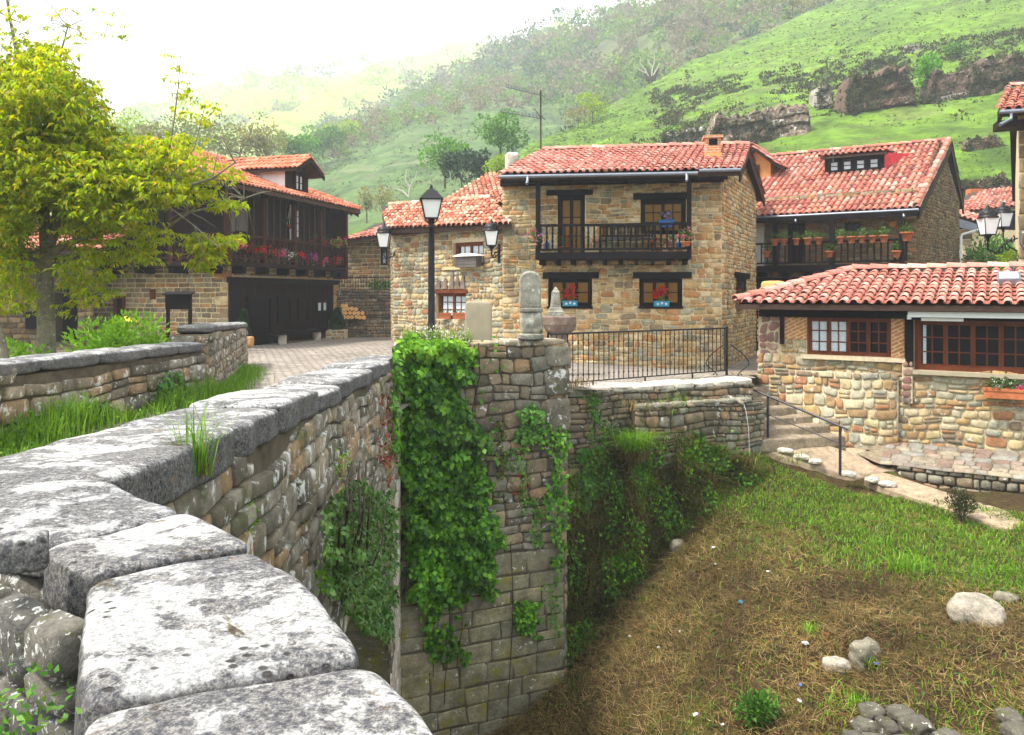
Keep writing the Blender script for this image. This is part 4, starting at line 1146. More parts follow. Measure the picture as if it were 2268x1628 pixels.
def flower_plant(name, label, cat, P, w, h, d, fl, pot=None, group=None, nleaf=70, nfl=9, L=.07, r=.03, leaf='pot_lf', potmat='terracotta', ph=None):
    t = thing(name, label, cat, P, 0, group); P = Vector(P)
    z = 0
    if pot == 'round':
        z = ph or .18; mb = MB(); mb.lathe([(.07 * w / .3, 0), (.10 * w / .3, z * .82), (.12 * w / .3, z * .82), (.12 * w / .3, z), (.10 * w / .3, z), (.09 * w / .3, z * .9)], P, 10); mb.build('pot', M[potmat], t)
    elif pot == 'box':
        z = ph or .18; mb = MB(); mb.prism([P + V(-w * .42, -.09, 0), P + V(w * .42, -.09, 0), P + V(w * .42, .09, 0), P + V(-w * .42, .09, 0)], (0, 0, z)); mb.prism([P + V(-w * .45, -.105, z - .03), P + V(w * .45, -.105, z - .03), P + V(w * .45, .105, z - .03), P + V(-w * .45, .105, z - .03)], (0, 0, .035)); mb.build('pot', M[potmat], t)
    C = P + V(0, 0, z * .85)
    v, f = plant_mesh(C, w, h, d, nleaf, L); mesh_np('foliage', v, f, M[leaf], t)
    if fl:
        v, f = blossoms(C, w, h, d, nfl, r); mesh_np('blossom', v, f, M[fl], t)
    return t

def lantern(par, P, s=1.0, name='lantern', crown=True):
    """glazed street lantern: tapered frame, roof and finial, panes as a sub-part"""
    P = Vector(P); mb = MB()
    hb, ht, h = .13 * s, .20 * s, .42 * s
    r4 = math.sqrt(2)
    for k in range(4):
        th = math.pi / 4 + k * math.pi / 2
        mb.tube([P + V(hb * r4 * math.cos(th), hb * r4 * math.sin(th), 0), P + V(ht * r4 * math.cos(th), ht * r4 * math.sin(th), h)], .014 * s, 4, smooth=False)
    mb.lathe([(hb * r4 * 1.08, -.02 * s), (hb * r4 * 1.08, .012 * s)], P, 4, smooth=False, rot=math.pi / 4)
    if crown: mb.lathe([(ht * r4 * 1.22, h), (ht * r4 * 1.22, h + .03 * s), (ht * r4 * .62, h + .20 * s), (ht * .5, h + .24 * s), (ht * .35, h + .25 * s), (.03 * s, h + .29 * s), (.035 * s, h + .33 * s), (.005, h + .37 * s)], P, 4, smooth=False, rot=math.pi / 4)
    else: mb.lathe([(ht * 1.25, h), (ht * 1.3, h + .04 * s), (ht * 1.05, h + .06 * s), (ht * 1.1, h + .10 * s), (ht * .95, h + .18 * s), (ht * .5, h + .24 * s), (ht * .3, h + .26 * s), (.05 * s, h + .30 * s), (.02 * s, h + .36 * s)], P, 10)
    mb.lathe([(.03 * s, -.16 * s), (.05 * s, -.10 * s), (hb * .9, -.02 * s)], P, 6)
    o = mb.build(name, M['iron'], par)
    mb = MB(); mb.lathe([(hb * r4 * .93, .012 * s), (ht * r4 * .95, h)], P, 4, smooth=False, rot=math.pi / 4); mb.build('pane', M['frost'], o)
    return o

def gutter(par, P, Q, r=.06, spouts=()):
    mb = MB(); mb.tube([P, Q], r, 8)
    for s_ in spouts:
        a = Vector(P).lerp(Vector(Q), s_); mb.tube([a, a + V(0, -.06, -.12), a + V(-.03, -.16, -.24)], .045, 7)
    return mb.build('gutter', M['zinc'], par)

# ================================================================== MAIN HOUSE
mh = thing('stone_house', 'central stone house with a black wooden balcony and red flower boxes', 'house', (3, 24, -2.4))
F1 = Fr((-.285, 24.5), (6.19, 23.5), -2.45)
h1 = 6.15
def ex(rc, e): return (rc[0] - e, rc[1], rc[2] + e, rc[3])
w_l1 = F1.rect(1213, 616, 1311, 680); w_l2 = F1.rect(1415, 616, 1511, 680)
w_u1 = F1.rect(1234, 432, 1295, 570); w_u2 = F1.rect(1418, 441, 1519, 520)
holes1 = [w_l1, w_l2, w_u1, w_u2]
mb = MB(); slab(mb, F1, F1.w, h1, holes1, 0)
rubble(mb, F1.p(0, 0, 0), F1.u, F1.z, F1.w, h1, (.13, .46), (.08, .22), holes=holes1, depth=.035, gap=.016, mi=1, seed=201, warp=.07, cut=.38)
SD = Vector((.43, .90, 0)).normalized(); Cr = F1.p(F1.w, 0, 0); bk1 = Cr + SD * 6.4
F1s = Fr((Cr.x, Cr.y), (bk1.x, bk1.y), -2.45)
w_s = F1s.rect(1628, 616, 1648, 684)
pk = 3.1
def gt1(a): return h1 - .05 + (1.35 * (1 - abs(a - pk) / pk) if a < 2 * pk else 0)
mb.add([F1s.p(0, 0, 0), F1s.p(F1s.w, 0, 0), F1s.p(F1s.w, 0, h1), F1s.p(pk, 0, gt1(pk)), F1s.p(0, 0, h1)], [(0, 1, 2, 3, 4)], 0)
rubble(mb, F1s.p(0, .006, 0), F1s.u, F1s.z, F1s.w, h1 + 1.3, (.17, .4), (.10, .2), holes=[(w_s[0], w_s[1], w_s[2] + .1, w_s[3])], depth=.035, gap=.016, mi=1, seed=202, warp=.045, skip=lambda x, y: y > gt1(x) - .1)
F1l = Fr((-.285 + SD.x * 6.4, 24.5 + SD.y * 6.4), (-.285, 24.5), -2.45)
mb.quad(F1l.p(0, 0, 0), F1l.p(F1l.w, 0, 0), F1l.p(F1l.w, 0, h1), F1l.p(0, 0, h1), 0)
rubble(mb, F1l.p(0, 0, 3.5), F1l.u, F1l.z, F1l.w, h1 - 3.5, (.2, .42), (.12, .2), depth=.03, mi=1, seed=203)
mb.build('wall', [M['mortar'], M['ochre']], mh)
# dark quoin window on the side wall
window(F1s, mh, w_s, 1, 2, 'woodblack', 'glass', -.02, 1, .08)
a0, c0, a1, c1 = F1s.rect(1624, 604, 1654, 617); part_box(F1s, mh, 'lintel', 'woodblack', a0, a1 + .25, -.1, .06, c0, c1)
for rc, nx, ny, lv in ((w_l1, 1, 2, 3), (w_l2, 1, 2, 3)):
    window(F1, mh, rc, nx, ny, 'woodblack', 'amber', -.2, lv, .09)
window(F1, mh, w_u2, 2, 3, 'woodblack', 'amber', -.2, 2, .09)
o = window(F1, mh, w_u1, 1, 3, 'woodblack', 'amber', -.2, 2, .10, 'door')
for (x0, y0, x1, y1) in ((1202, 603, 1326, 617), (1401, 603, 1531, 617), (1210, 421, 1313, 433), (1402, 428, 1521, 442)):
    a0, c0, a1, c1 = F1.rect(x0, y0, x1, y1); part_box(F1, mh, 'lintel', 'woodblack', a0, a1, -.2, .07, c0, c1)
for rc in (w_l1, w_l2): part_box(F1, mh, 'sill', 'woodblack', rc[0] - .02, rc[2] + .02, -.2, .05, rc[1] - .05, rc[1] + .02)
# roof
A1, B1 = W(1108, 389, 23.3), W(1637, 377, 22.25)
T1 = (W(1200, 337, 27.1) - A1); LT1 = T1.length; T1n = T1.normalized()
Rl, Rr = A1 + T1, B1 + T1
BE = W(1692, 437, 30.2); Tb = BE - Rr
mb = MB()
slope_slab(mb, [A1, B1, Rr, Rl], .16, 1); slope_slab(mb, [Rl, Rr, Rr + Tb, Rl + Tb], .16, 1)
tiles(mb, A1, B1, T1n, lambda s: LT1, .215, .36, .083, 0, seed=5)
tiles(mb, Rl + Tb, Rr + Tb, (-Tb).normalized(), lambda s: Tb.length, .26, .40, .09, 0, seed=6)
ridge_tiles(mb, Rl + V(0, 0, .06), Rr + V(0, 0, .06), .13, .42, 0)
rf1 = mb.build('roof', [M['tile_red'], M['under'], M['channel']], mh)
# verge boards and eaves timber
mb = MB()
for (p, q) in ((B1, Rr), (Rr, Rr + Tb)):
    mb.obox(p + V(-.02, 0, -.34), q - p, V(.05, 0, 0), V(0, 0, .30))
F1.box(mb, -.05, F1.w + .05, .02, .16, h1 - .42, h1 - .2)
mb.build('bargeboard', M['woodblack'], mh)
for i in range(13):
    a = .15 + (F1.w - .3) * i / 12
    mb = MB(); p0 = F1.p(a, 0, 0); p0.z = B1.z + .17; p1 = F1.p(a, 1.12, 0); p1.z = B1.z - .27
    mb.obox(p1, p0 - p1, F1.u * .09, V(0, 0, .13)); mb.build('rafter', M['woodblack'], mh)
gutter(mh, A1 + V(-.05, -.07, -.05), A1.lerp(B1, .83) + V(0, -.07, -.07), .055, (.15, .945))
gutter(mh, A1.lerp(B1, .835) + V(0, -.07, .0), B1 + V(.02, -.07, .0), .055)
# balcony
bd = 1.05
a0, c0, a1, c1 = F1.rect(1185, 558, 1531, 574, bd)
cdeck = c0; part_box(F1, mh, 'balcony_deck', 'woodblack', a0, a1, .03, bd, c0, c1)
for i in range(10):
    a = a0 + .1 + (a1 - a0 - .3) * i / 9
    part_box(F1, mh, 'joist', 'woodblack', a, a + .1, 0, bd - .08, c0 - .15, c0 - .003)
ctop = F1.px(1350, 495, bd)[1]
mb = MB(); F1.box(mb, a0, a1, bd - .07, bd + .01, ctop - .07, ctop); F1.box(mb, a0, a1, bd - .06, bd, c1 + .05, c1 + .11)
for a in (a0, a1 - .06): F1.box(mb, a, a + .06, .03, bd - .07, ctop - .07, ctop)
mb.build('balcony_rail', M['woodblack'], mh)
balusters(mh, [F1.p(a0 + .16 + (a1 - a0 - .32) * i / 24, bd - .03, c1 + .11) for i in range(25)] + [F1.p(a, b, c1 + .11) for a in (a0 + .03, a1 - .03) for b in (.3, .55, .8)], ctop - c1 - .18, 'woodblack', r=1.15)
for a in (a0 + .01, a1 - .13):
    mb = MB(); F1.box(mb, a, a + .13, bd - .13, bd - .005, c1, F1.px(1350, 389, bd)[1] - .0); mb.build('balcony_post', M['woodblack'], mh)
part_box(F1, mh, 'eaves_beam', 'woodblack', a0 - .9, a1 + 1.0, bd - .14, bd - .0, F1.px(1350, 402, bd)[1], F1.px(1350, 391, bd)[1])
# brick chimney
CHp = F1.rect(1562, 304, 1596, 358, -.75)
ch = MB(); F1.box(ch, CHp[0], CHp[2], -1.25, -.75, CHp[1] - .3, CHp[3] - .02, 0); cho = None
F1.box(ch, CHp[0] - .07, CHp[2] + .07, -1.32, -.68, CHp[3] - .02, CHp[3] + .06, 0)
cho = ch.build('chimney', M['brick'], rf1)
mb = MB(); F1.box(mb, CHp[0] - .03, CHp[2] + .03, -1.27, -.71, CHp[1] - .3, CHp[1] + .26); mb.build('chimney_base', M['orangepaint'], mh)
mb = MB(); F1.box(mb, CHp[0] + .1, CHp[2] - .1, -.752, -.742, CHp[3] - .24, CHp[3] - .05); mb.build('flue_opening', M['woodblack'], mh)
# grey block chimney of the next roof, with the antenna mast
v, f = rock_geo(W(1134, 366, 27.5), .22, .22, .42, 8, 9, .05, 2, .2, 3); o = mesh_np('chimney', v, f, M['paleash'], mh, True)
an = thing('antenna_mast', 'thin television antenna mast rising above the central red roof', 'antenna', tuple(W(1197, 345, 27)))
mb = MB(); mb.tube([W(1197, 345, 27), W(1197, 200, 27)], .03, 5); mb.build('mast', M['bark_dark'], an)
for (xa, ya, xb, yb, n_) in ((1121, 193, 1206, 213, 16), (1110, 247, 1195, 262, 12)):
    mb = MB(); p, q = W(xa, ya, 27), W(xb, yb, 27); mb.tube([p, q], .022, 4)
    for k in range(n_):
        c = p.lerp(q, k / (n_ - 1)); mb.tube([c - V(.02, .25, -.05), c + V(.02, .25, .05)], .014, 3)
    mb.build('aerial', M['zinc'], an)
mb = MB(); mb.tube([W(1197, 262, 27), W(1183, 240, 27)], .012, 4); mb.tube([W(1197, 255, 27), W(1207, 266, 27)], .012, 4); mb.build('strut', M['bark_dark'], an)

# things on the house
def win_box(x, y, label):
    a, c = F1.px(x, y, .14); P = F1.p(a, .14, c)
    t = flower_plant('flower_box', label, 'flower box', P, .52, .46, .34, 'red_fl', 'box', 'blue flower boxes on the central house', 70, 26, .08, .055, potmat='teal', ph=.16)
    mb = MB()
    for k in (-.12, 0, .12):
        for q in range(5):
            th = q * 2 * math.pi / 5; c_ = P + V(k, -.113, .10 - abs(k) * .2); e = V(math.cos(th), 0, math.sin(th)); s_ = V(-math.sin(th), 0, math.cos(th))
            mb.quad(c_, c_ + e * .025 + s_ * .012, c_ + e * .045, c_ + e * .025 - s_ * .012)
    mb.build('painted_flower', M['white'], t)
win_box(1262, 678, 'red geraniums in a blue box, window behind the small pyramid')
win_box(1464, 679, 'red geraniums in a blue box, window above the middle of the fence')
a, c = F1s.px(1641, 682, .14)
flower_plant('flower_box', 'red geraniums in a yellow pot on the narrow side window', 'flower box', F1s.p(a, .14, c), .42, .5, .3, 'red_fl', 'box', None, 80, 16, .08, .045, potmat='cream', ph=.18)
P = F1.p(*[F1.px(1475, 502, .12)[0], .12, F1.px(1475, 503, .12)[1]])
flower_plant('flower_box', 'deep blue planter of lilac flowers on the upper window sill', 'planter', P, .5, .3, .25, 'purple_fl', 'box', None, 50, 16, .07, .035, potmat='plastic_blue', ph=.2)
for (x, y, lab, fl, w_, h_, b_) in ((1250, 555, 'small red geranium on the balcony floor by the door', 'red_fl', .5, .32, .7), (1458, 556, 'red geranium clump on the balcony floor, left of the right gnome', 'red_fl', .45, .3, .7), (1485, 556, 'dense red geranium touching the red hatted gnome', 'red_fl', .35, .32, .55),
                               (1182, 545, 'magenta flowers hanging outside the left balcony post', 'mag_fl', .42, .45, 1.2), (1519, 545, 'pink flowering pot hanging at the right balcony post', 'pink_fl', .42, .42, 1.2)):
    a, c = F1.px(x, y, b_)
    flower_plant('potted_flower', lab, 'flowers', F1.p(a, b_, c), w_, h_, .3, fl, 'round' if b_ < 1 or fl == 'pink_fl' else None, None, 70, 12, .075, .035, ph=.12)
def gnome(x, y, hat, label):
    a, c = F1.px(x, y, .85); P = F1.p(a, .85, c); t = thing('garden_gnome', label, 'gnome', P)
    mb = MB(); mb.lathe([(.075, 0), (.085, .05), (.07, .12), (.085, .16), (.06, .27), (.03, .30)], P, 10); mb.build('body', M['plastic_blue'], t)
    mb = MB(); mb.lathe([(.02, .27), (.055, .31), (.058, .36), (.03, .41)], P, 10); mb.lathe([(.01, .0), (.016, .012), (.004, .026)], P + V(0, -.062, .335), 6); mb.build('head', M['orangepaint'], t)
    mb = MB(); mb.lathe([(.02, .15), (.055, .24), (.058, .33), (.035, .345)], P + V(0, -.022, 0), 9, sy=.75); mb.build('beard', M['white'], t)
    mb = MB(); mb.lathe([(.064, .37), (.06, .40), (.03, .49), (.006, .56)], P, 10); mb.build('hat', M[hat], t)
    mb = MB(); mb.lathe([(.10, -.01), (.10, .03)], P, 10); mb.build('base', M['terracotta'], t)
gnome(1211, 556, 'yelpaint', 'garden gnome with a yellow hat standing in the balcony corner')
gnome(1503, 556, 'redpaint', 'garden gnome with a red hat standing behind the balcony rail')
# bench on the balcony
a0, c0, a1, c1 = F1.rect(1327, 508, 1447, 562, .3)
bn = thing('wooden_bench', 'dark slatted bench standing on the balcony against the wall', 'bench', F1.p((a0 + a1) / 2, .3, cdeck + .2))
cf = cdeck + (F1.px(1350, 558, bd)[1] - cdeck)
mb = MB(); F1.box(mb, a0, a1, .12, .55, cf + .38, cf + .43); mb.build('seat', M['woodgrey'], bn)
mb = MB(); F1.box(mb, a0, a1, .08, .12, cf + .80, cf + .87); F1.box(mb, a0, a1, .08, .12, cf + .50, cf + .55)
for i in range(16): F1.box(mb, a0 + (a1 - a0 - .04) * i / 15, a0 + (a1 - a0 - .04) * i / 15 + .035, .085, .115, cf + .55, cf + .80)
mb.build('backrest', M['wood'], bn)
for a in (a0, a1 - .06):
    for b in (.12, .5):
        mb = MB(); F1.box(mb, a, a + .06, b, b + .05, cf, cf + (.38 if b > .3 else .5)); mb.build('leg', M['wood'], bn)

# ================================================================== ANNEX (low house on the left of it)
ax = thing('stone_house', 'low stone house with a sagging red roof behind the tall street lamp', 'house', (-2, 26, -2.2))
F2 = Fr((-4.12, 27.7), (-.28, 24.55), -2.4)
w_a1 = F2.rect(1002, 536, 1071, 591); w_a2 = F2.rect(965, 648, 1033, 707)
h2 = 4.55
mb = MB(); slab(mb, F2, F2.w, h2, [w_a1, w_a2], 0)
rubble(mb, F2.p(0, 0, 0), F2.u, F2.z, F2.w, h2, (.16, .40), (.10, .22), holes=[w_a1, w_a2], depth=.04, gap=.022, mi=1, seed=221, warp=.08, cut=.4)
F2l = Fr((-5.0, 33), (-4.12, 27.7), -2.4)
mb.quad(F2l.p(0, 0, 0), F2l.p(F2l.w, 0, 0), F2l.p(F2l.w, 0, h2), F2l.p(0, 0, h2), 0)
rubble(mb, F2l.p(0, 0, 0), F2l.u, F2l.z, F2l.w, h2, (.16, .4), (.1, .2), depth=.04, gap=.02, mi=1, seed=222, warp=.06)
mb.build('wall', [M['mortar_pale'], M['pale']], ax)
window(F2, ax, w_a1, 2, 2, 'woodwin', 'glass', -.22, 2, .08, curtain=((.1, .45), (.55, .9)))
window(F2, ax, w_a2, 2, 3, 'woodwin', 'glass', -.2, 2, .08, curtain=((.08, .45), (.55, .92)))
a0, c0, a1, c1 = F2.rect(964, 641, 1036, 649); part_box(F2, ax, 'lintel', 'woodwin', a0, a1, -.2, .05, c0, c1)
a0, c0, a1, c1 = F2.rect(985, 590, 1072, 597); part_box(F2, ax, 'sill', 'cream', a0, a1, -.1, .08, c0, c1)
for x, hh in ((970, .3), (985, .38), (1000, .62), (1012, .45), (1024, .5)):                       # pointed slabs over the window
    a, c = F2.px(x, 640, .03); mb = MB()
    mb.prism([F2.p(a - .11, .02, c), F2.p(a + .12, .02, c), F2.p(a + .10, .02, c + hh * .8), F2.p(a + .02, .02, c + hh)], F2.n * .05); mb.build('relieving_slab', M['fountain'], ax)
A2, B2 = W(862, 508, 27.2), W(1133, 497, 23.95)
T2 = W(846, 457, 30.2) - A2; LT2 = T2.length; T2n = T2.normalized()
mb = MB(); slope_slab(mb, [A2, B2, B2 + T2, A2 + T2], .14, 1); tiles(mb, A2, B2, T2n, lambda s: LT2 * (1 - .35 * max(0, .12 - s) / .12), .215, .36, .083, 0, seed=15)
ridge_tiles(mb, A2 + T2 + V(.3, 0, .03), B2 + T2 + V(0, 0, .03), .12, .42, 0, 8)
LE = W(846, 480, 29.0); mb.prism([A2, LE, A2 + T2], (0, 0, -.1), 1)
# rear slope
Tq = (W(1112, 391, 33) - W(1000, 447, 30)); 
mb.build('roof', [M['tile_old'], M['under'], M['channel']], ax)
part_box(F2, ax, 'eaves_board', 'under', -.1, F2.w, .0, .22, h2 - .14, h2 + .02)
# hutch box on the window
hb_ = F2.rect(1010, 561, 1056, 592, .25)
bx = thing('wooden_hutch', 'small wooden hutch with a curved pale lid on the upper window sill', 'box', F2.p((hb_[0] + hb_[2]) / 2, .25, hb_[1]))
mb = MB(); F2.box(mb, hb_[0], hb_[2], .02, .3, hb_[1], hb_[3] - .08)
for k in range(1, 4): F2.box(mb, hb_[0], hb_[2], .3, .312, hb_[1] + k * .1, hb_[1] + k * .1 + .012)
mb.build('body', M['woodgrey'], bx)
mb = MB(); n_ = 8; pts = [F2.p(lerp(hb_[0] - .06, hb_[2] + .10, k / n_), .36, hb_[3] - .08 + .08 * math.sin(math.pi * k / n_)) for k in range(n_ + 1)]
mb.prism(pts + [F2.p(hb_[2] + .10, .36, hb_[3] - .10), F2.p(hb_[0] - .06, .36, hb_[3] - .10)], -F2.n * .4); mb.build('lid', M['white'], bx)
for x, lab in ((985, 'red planter on the low window sill, nearer the lamp post'), (1016, 'red planter on the low window sill, touching the plain slab')):
    a, c = F2.px(x, 706, .1)
    flower_plant('window_planter', lab, 'planter', F2.p(a, .1, c), .46, .12, .2, None, 'box', 'red planters of the low house', 40, 0, .06, .03, potmat='terracotta', ph=.19)
# roof of a house behind
rb = thing('rear_house', 'house behind the low one showing just a steep tiled roof', 'house', tuple(W(1060, 470, 33)))
Ab, Bb = W(985, 452, 31), W(1130, 452, 29.5); Tb2 = W(1105, 385, 34) - Bb
mb = MB(); L_ = Tb2.length; tiles(mb, Ab, Bb, Tb2.normalized(), lambda s: L_ * min(1, .12 + s * 1.05), .22, .36, .085, 0, seed=25)
slope_slab(mb, [Ab, Bb, Bb + Tb2], .12, 1); mb.build('roof', [M['tile_old'], M['under'], M['channel']], rb)
mb = MB(); mb.prism([(Ab.x + .2, Ab.y + .3, -2.2), (Bb.x, Bb.y + .3, -2.2), (Bb.x + .8, 36, -2.2), (Ab.x + .2, 36, -2.2)], (0, 0, Ab.z + 2.0)); mb.build('wall', M['cream'], rb)

# ================================================================== BACK LEFT HOUSE
lb = thing('stone_house', 'stone house with a patchy red roof behind the log pile and lantern', 'house', (-6.8, 37, -2))
F3 = Fr((-8.6, 37.2), (-4.2, 36.2), -2.2)
w_b = F3.rect(842, 543, 858, 588)
h3 = 4.9
mb = MB(); slab(mb, F3, F3.w, h3, [w_b], 0)
rubble(mb, F3.p(0, 0, 1.6), F3.u, F3.z, F3.w, h3 - 1.6, (.18, .4), (.13, .22), holes=[(w_b[0], w_b[1] - 1.6, w_b[2], w_b[3] - 1.6)], depth=.03, gap=.02, mi=1, seed=231, warp=.04)
mb.build('wall', [M['mortar'], M['tan']], lb)
window(F3, lb, w_b, 1, 3, 'woodblack', 'glass', -.1, 1, .06, curtain=((.1, .9),))
a0, c0, a1, c1 = F3.rect(835, 537, 864, 544); part_box(F3, lb, 'lintel', 'woodwin', a0, a1, -.1, .05, c0, c1)
A3, B3 = W(755, 535, 36.7), W(895, 515, 35.2); T3 = W(850, 490, 39.5) - W(775, 529, 36.5); L3 = T3.length
mb = MB(); tiles(mb, A3, B3, T3.normalized(), lambda s: L3 * min(1, .25 + 1.2 * s), .23, .4, .09, 0, seed=35); slope_slab(mb, [A3, B3, B3 + T3, A3 + T3], .14, 1)
mb.build('roof', [M['tile_mix'], M['under'], M['channel']], lb)

# ================================================================== LEFT HOUSE (dark timber)
lh = thing('timber_house', 'house with a flower hung dark wooden gallery over a stone base, by the road', 'house', (-10, 31, -2))
CN = (-9.95, 27.9); CFR = (-7.9, 35.0)
F4 = Fr(CN, CFR, -2.05)                                             # road front
sd4 = Vector((-7.1, 2.05, 0)).normalized()
CL4 = Vector((CN[0], CN[1], 0)) + sd4 * 6.9
F4s = Fr((CL4.x, CL4.y), CN, -2.05)                                 # stone side facing us
g0 = 3.05
mb = MB()
slab(mb, F4s, F4s.w, g0, [], 0)
rc_d = F4s.rect(255, 655, 279, 712); rc_h = F4s.rect(335, 640, 345, 663)
rubble(mb, F4s.p(0, 0, 0), F4s.u, F4s.z, F4s.w, g0, (.2, .5), (.14, .2), holes=[rc_d, rc_h], depth=.03, gap=.03, mi=1, seed=241, warp=.02, cut=.22)
for k in range(6):                                                   # rusty quoins at the corner
    F4s.box(mb, F4s.w - (.5 if k % 2 else .3), F4s.w + .012, -.2, .045, .3 + k * .45, .3 + k * .45 + .3, 2)
mb.quad(F4.p(0, 0, g0 - .5), F4.p(F4.w, 0, g0 - .5), F4.p(F4.w, 0, g0 + .4), F4.p(0, 0, g0 + .4), 0)
rubble(mb, F4.p(.3, 0, g0 - .36), F4.u, F4.z, F4.w - .5, .42, (.16, .3), (.12, .16), depth=.03, gap=.02, mi=1, seed=242, warp=0)
F4.box(mb, F4.w - .02, F4.w + .6, -.3, .0, 0, g0 - .4, 0)
rubble(mb, F4.p(F4.w, 0, 0), F4.u, F4.z, .6, g0 - .4, (.25, .6), (.2, .3), depth=.04, mi=2, seed=243)
mb.build('wall', [M['mortar'], M['tan'], M['ochre']], lh)
window(F4s, lh, rc_d, 1, 2, 'woodwin', 'glass', .01, 1, .07); window(F4s, lh, rc_h, 1, 1, 'woodwin', 'glass', .005, 1, .05)
# planked ground floor front
mb = MB(); pw = .24; n_ = int(F4.w / pw)
for i in range(n_):
    F4.box(mb, i * F4.w / n_ + .006, (i + 1) * F4.w / n_ - .006, .0, .045 + .008 * (i % 3), 0, g0 - .42)
mb.build('plank_front', M['wood'], lh)
part_box(F4, lh, 'corner_post', 'woodblack', -.02, .42, .05, .16, 0, g0 - .42)
part_box(F4, lh, 'head_beam', 'woodblack', -.15, F4.w + .25, .05, .22, g0 - .62, g0 - .42)
def opening(x0, y0, x1, y1, nm, mat, ins=.02):
    a0, c0, a1, c1 = F4.rect(x0, y0, x1, y1, .06)
    mb = MB(); F4.box(mb, a0, a1, .055, .075, c0, c1)
    for (p, q, r, s_) in ((a0 - .07, a0, c0, c1 + .08), (a1, a1 + .07, c0, c1 + .08), (a0, a1, c1, c1 + .08)): F4.box(mb, p, q, .055, .14, r, s_)
    k = 3 if nm == 'door' else 2
    for i in range(k):
        z0, z1 = lerp(c0, c1, i / k) + .08, lerp(c0, c1, (i + 1) / k) - .05
        F4.box(mb, a0 + .12, a1 - .12, .075, .095, z0, z1)
    return mb.build(nm, M[mat], lh)
opening(547, 662, 595, 762, 'door', 'woodblack'); opening(616, 662, 640, 715, 'shutter', 'woodblack'); opening(660, 665, 678, 710, 'shutter', 'wood')
rc = F4.rect(698, 665, 726, 693, .06)
window(F4, lh, rc, 1, 1, 'woodblack', 'glass', .06, 2, .06, curtain=((.15, .38), (.62, .85)))
# upper floor set back behind the gallery
g1 = g0 + .12
up_h = 2.85
UF = Fr(tuple(F4.p(0, 0, 0))[:2], tuple(F4.p(F4.w, 0, 0))[:2], g1 - 2.05 + 0)
UF.O.z = -2.05 + g1
mb = MB(); n_ = 34
for i in range(n_):
    UF.box(mb, i * UF.w / n_ + .01, (i + 1) * UF.w / n_ - .01, -.06, .0 + .01 * (i % 2), .02, up_h)
mb.build('gallery_wall', M['wood'], lh)
for i in range(n_):
    if i % 2: continue
    mb = MB(); UF.box(mb, (i + .98) * UF.w / n_ - .02, (i + .98) * UF.w / n_ + .02, .0, .03, .1, up_h - .3); mb.build('batten', M['woodgrey'], lh)
US = Fr((CL4.x, CL4.y), CN, -2.05 + g1)
mb = MB()
for i in range(26): US.box(mb, i * US.w / 26 + .01, (i + 1) * US.w / 26 - .01, -.06, .01 * (i % 2), .02, up_h)
mb.build('gallery_wall', M['wood'], lh)
for (x0, x1) in ((500, 520), (525, 548)):
    a0, c0, a1, c1 = UF.rect(x0 - 3, 455, x1, 512, .03); part_box(UF, lh, 'pale_panel', 'woodgrey', a0, a1, .02, .05, c0, c1)
rc = UF.rect(638, 460, 663, 530, .02); window(UF, lh, rc, 1, 4, 'woodred', 'curtain', .02, 2, .06)
rc = UF.rect(722, 470, 742, 545, .02); part_box(UF, lh, 'doorway', 'woodblack', rc[0], rc[2], .015, .05, .02, rc[3])
# gallery floor, posts and railing on both sides
GD = .62
mb = MB(); UF.box(mb, -.9, UF.w + .25, .0, GD, -.16, .0)
mb.build('gallery_floor', M['wood'], lh)
mb = MB(); US.box(mb, .4, US.w + GD * .6, .0, .95, -.17, -.01); mb.build('gallery_floor', M['wood'], lh)
for i in range(6):
    a = .2 + (UF.w - .4) * i / 5; part_box(UF, lh, 'bracket', 'woodblack', a, a + .2, .0, GD - .15, -.42, -.17)
for i in range(5):
    a = .8 + (US.w - 1.2) * i / 4; part_box(US, lh, 'bracket', 'woodblack', a, a + .2, .0, .8, -.42, -.18)
def gallery_rail(FF, a0, a1, bb, h, nb, posts, ptop):
    mb = MB(); FF.box(mb, a0, a1, bb - .08, bb, h - .08, h); FF.box(mb, a0, a1, bb - .07, bb - .01, .08, .14); mb.build('gallery_rail', M['woodred'], lh)
    balusters(lh, [FF.p(a0 + (a1 - a0) * (i + .5) / nb, bb - .04, .14) for i in range(nb)], h - .22, 'woodred')
    for a in posts: part_box(FF, lh, 'gallery_post', 'woodred', a, a + .16, bb - .15, bb + .01, -.12, ptop)
gallery_rail(UF, -.85, UF.w + .2, GD, .95, 40, (-.85, 1.2, 3.3, 5.3, UF.w + .08), up_h - .25)
gallery_rail(US, .5, US.w + .2, .95, .95, 34, (.5, 2.9, 5.2), up_h - .3)
part_box(UF, lh, 'gallery_cheek', 'woodred', UF.w + .06, UF.w + .24, .0, GD + .02, -.5, up_h - .2)
# roof
zE = 3.66
EA = UF.p(-1.7, 1.05, 0); EA.z = zE; EB = UF.p(UF.w + .62, 1.05, 0); EB.z = zE
RW = 5.6; RZ = 5.85
RA = UF.p(1.4, -RW + 1.05, 0); RA.z = RZ; RB = UF.p(UF.w - 1.9, -RW + 1.05, 0); RB.z = RZ
Tm = (-UF.n * RW + V(0, 0, RZ - zE)); LTm = Tm.length
Lr = (EB - EA).length
def rtop(s):
    a = s * Lr; return LTm * min(1, (a + .05) / 3.3, (Lr - a + .05) / 2.75)
mb = MB(); tiles(mb, EA, EB, Tm.normalized(), rtop, .225, .38, .088, 0, seed=45)
slope_slab(mb, [EA, EB, RB, RA], .14, 1)
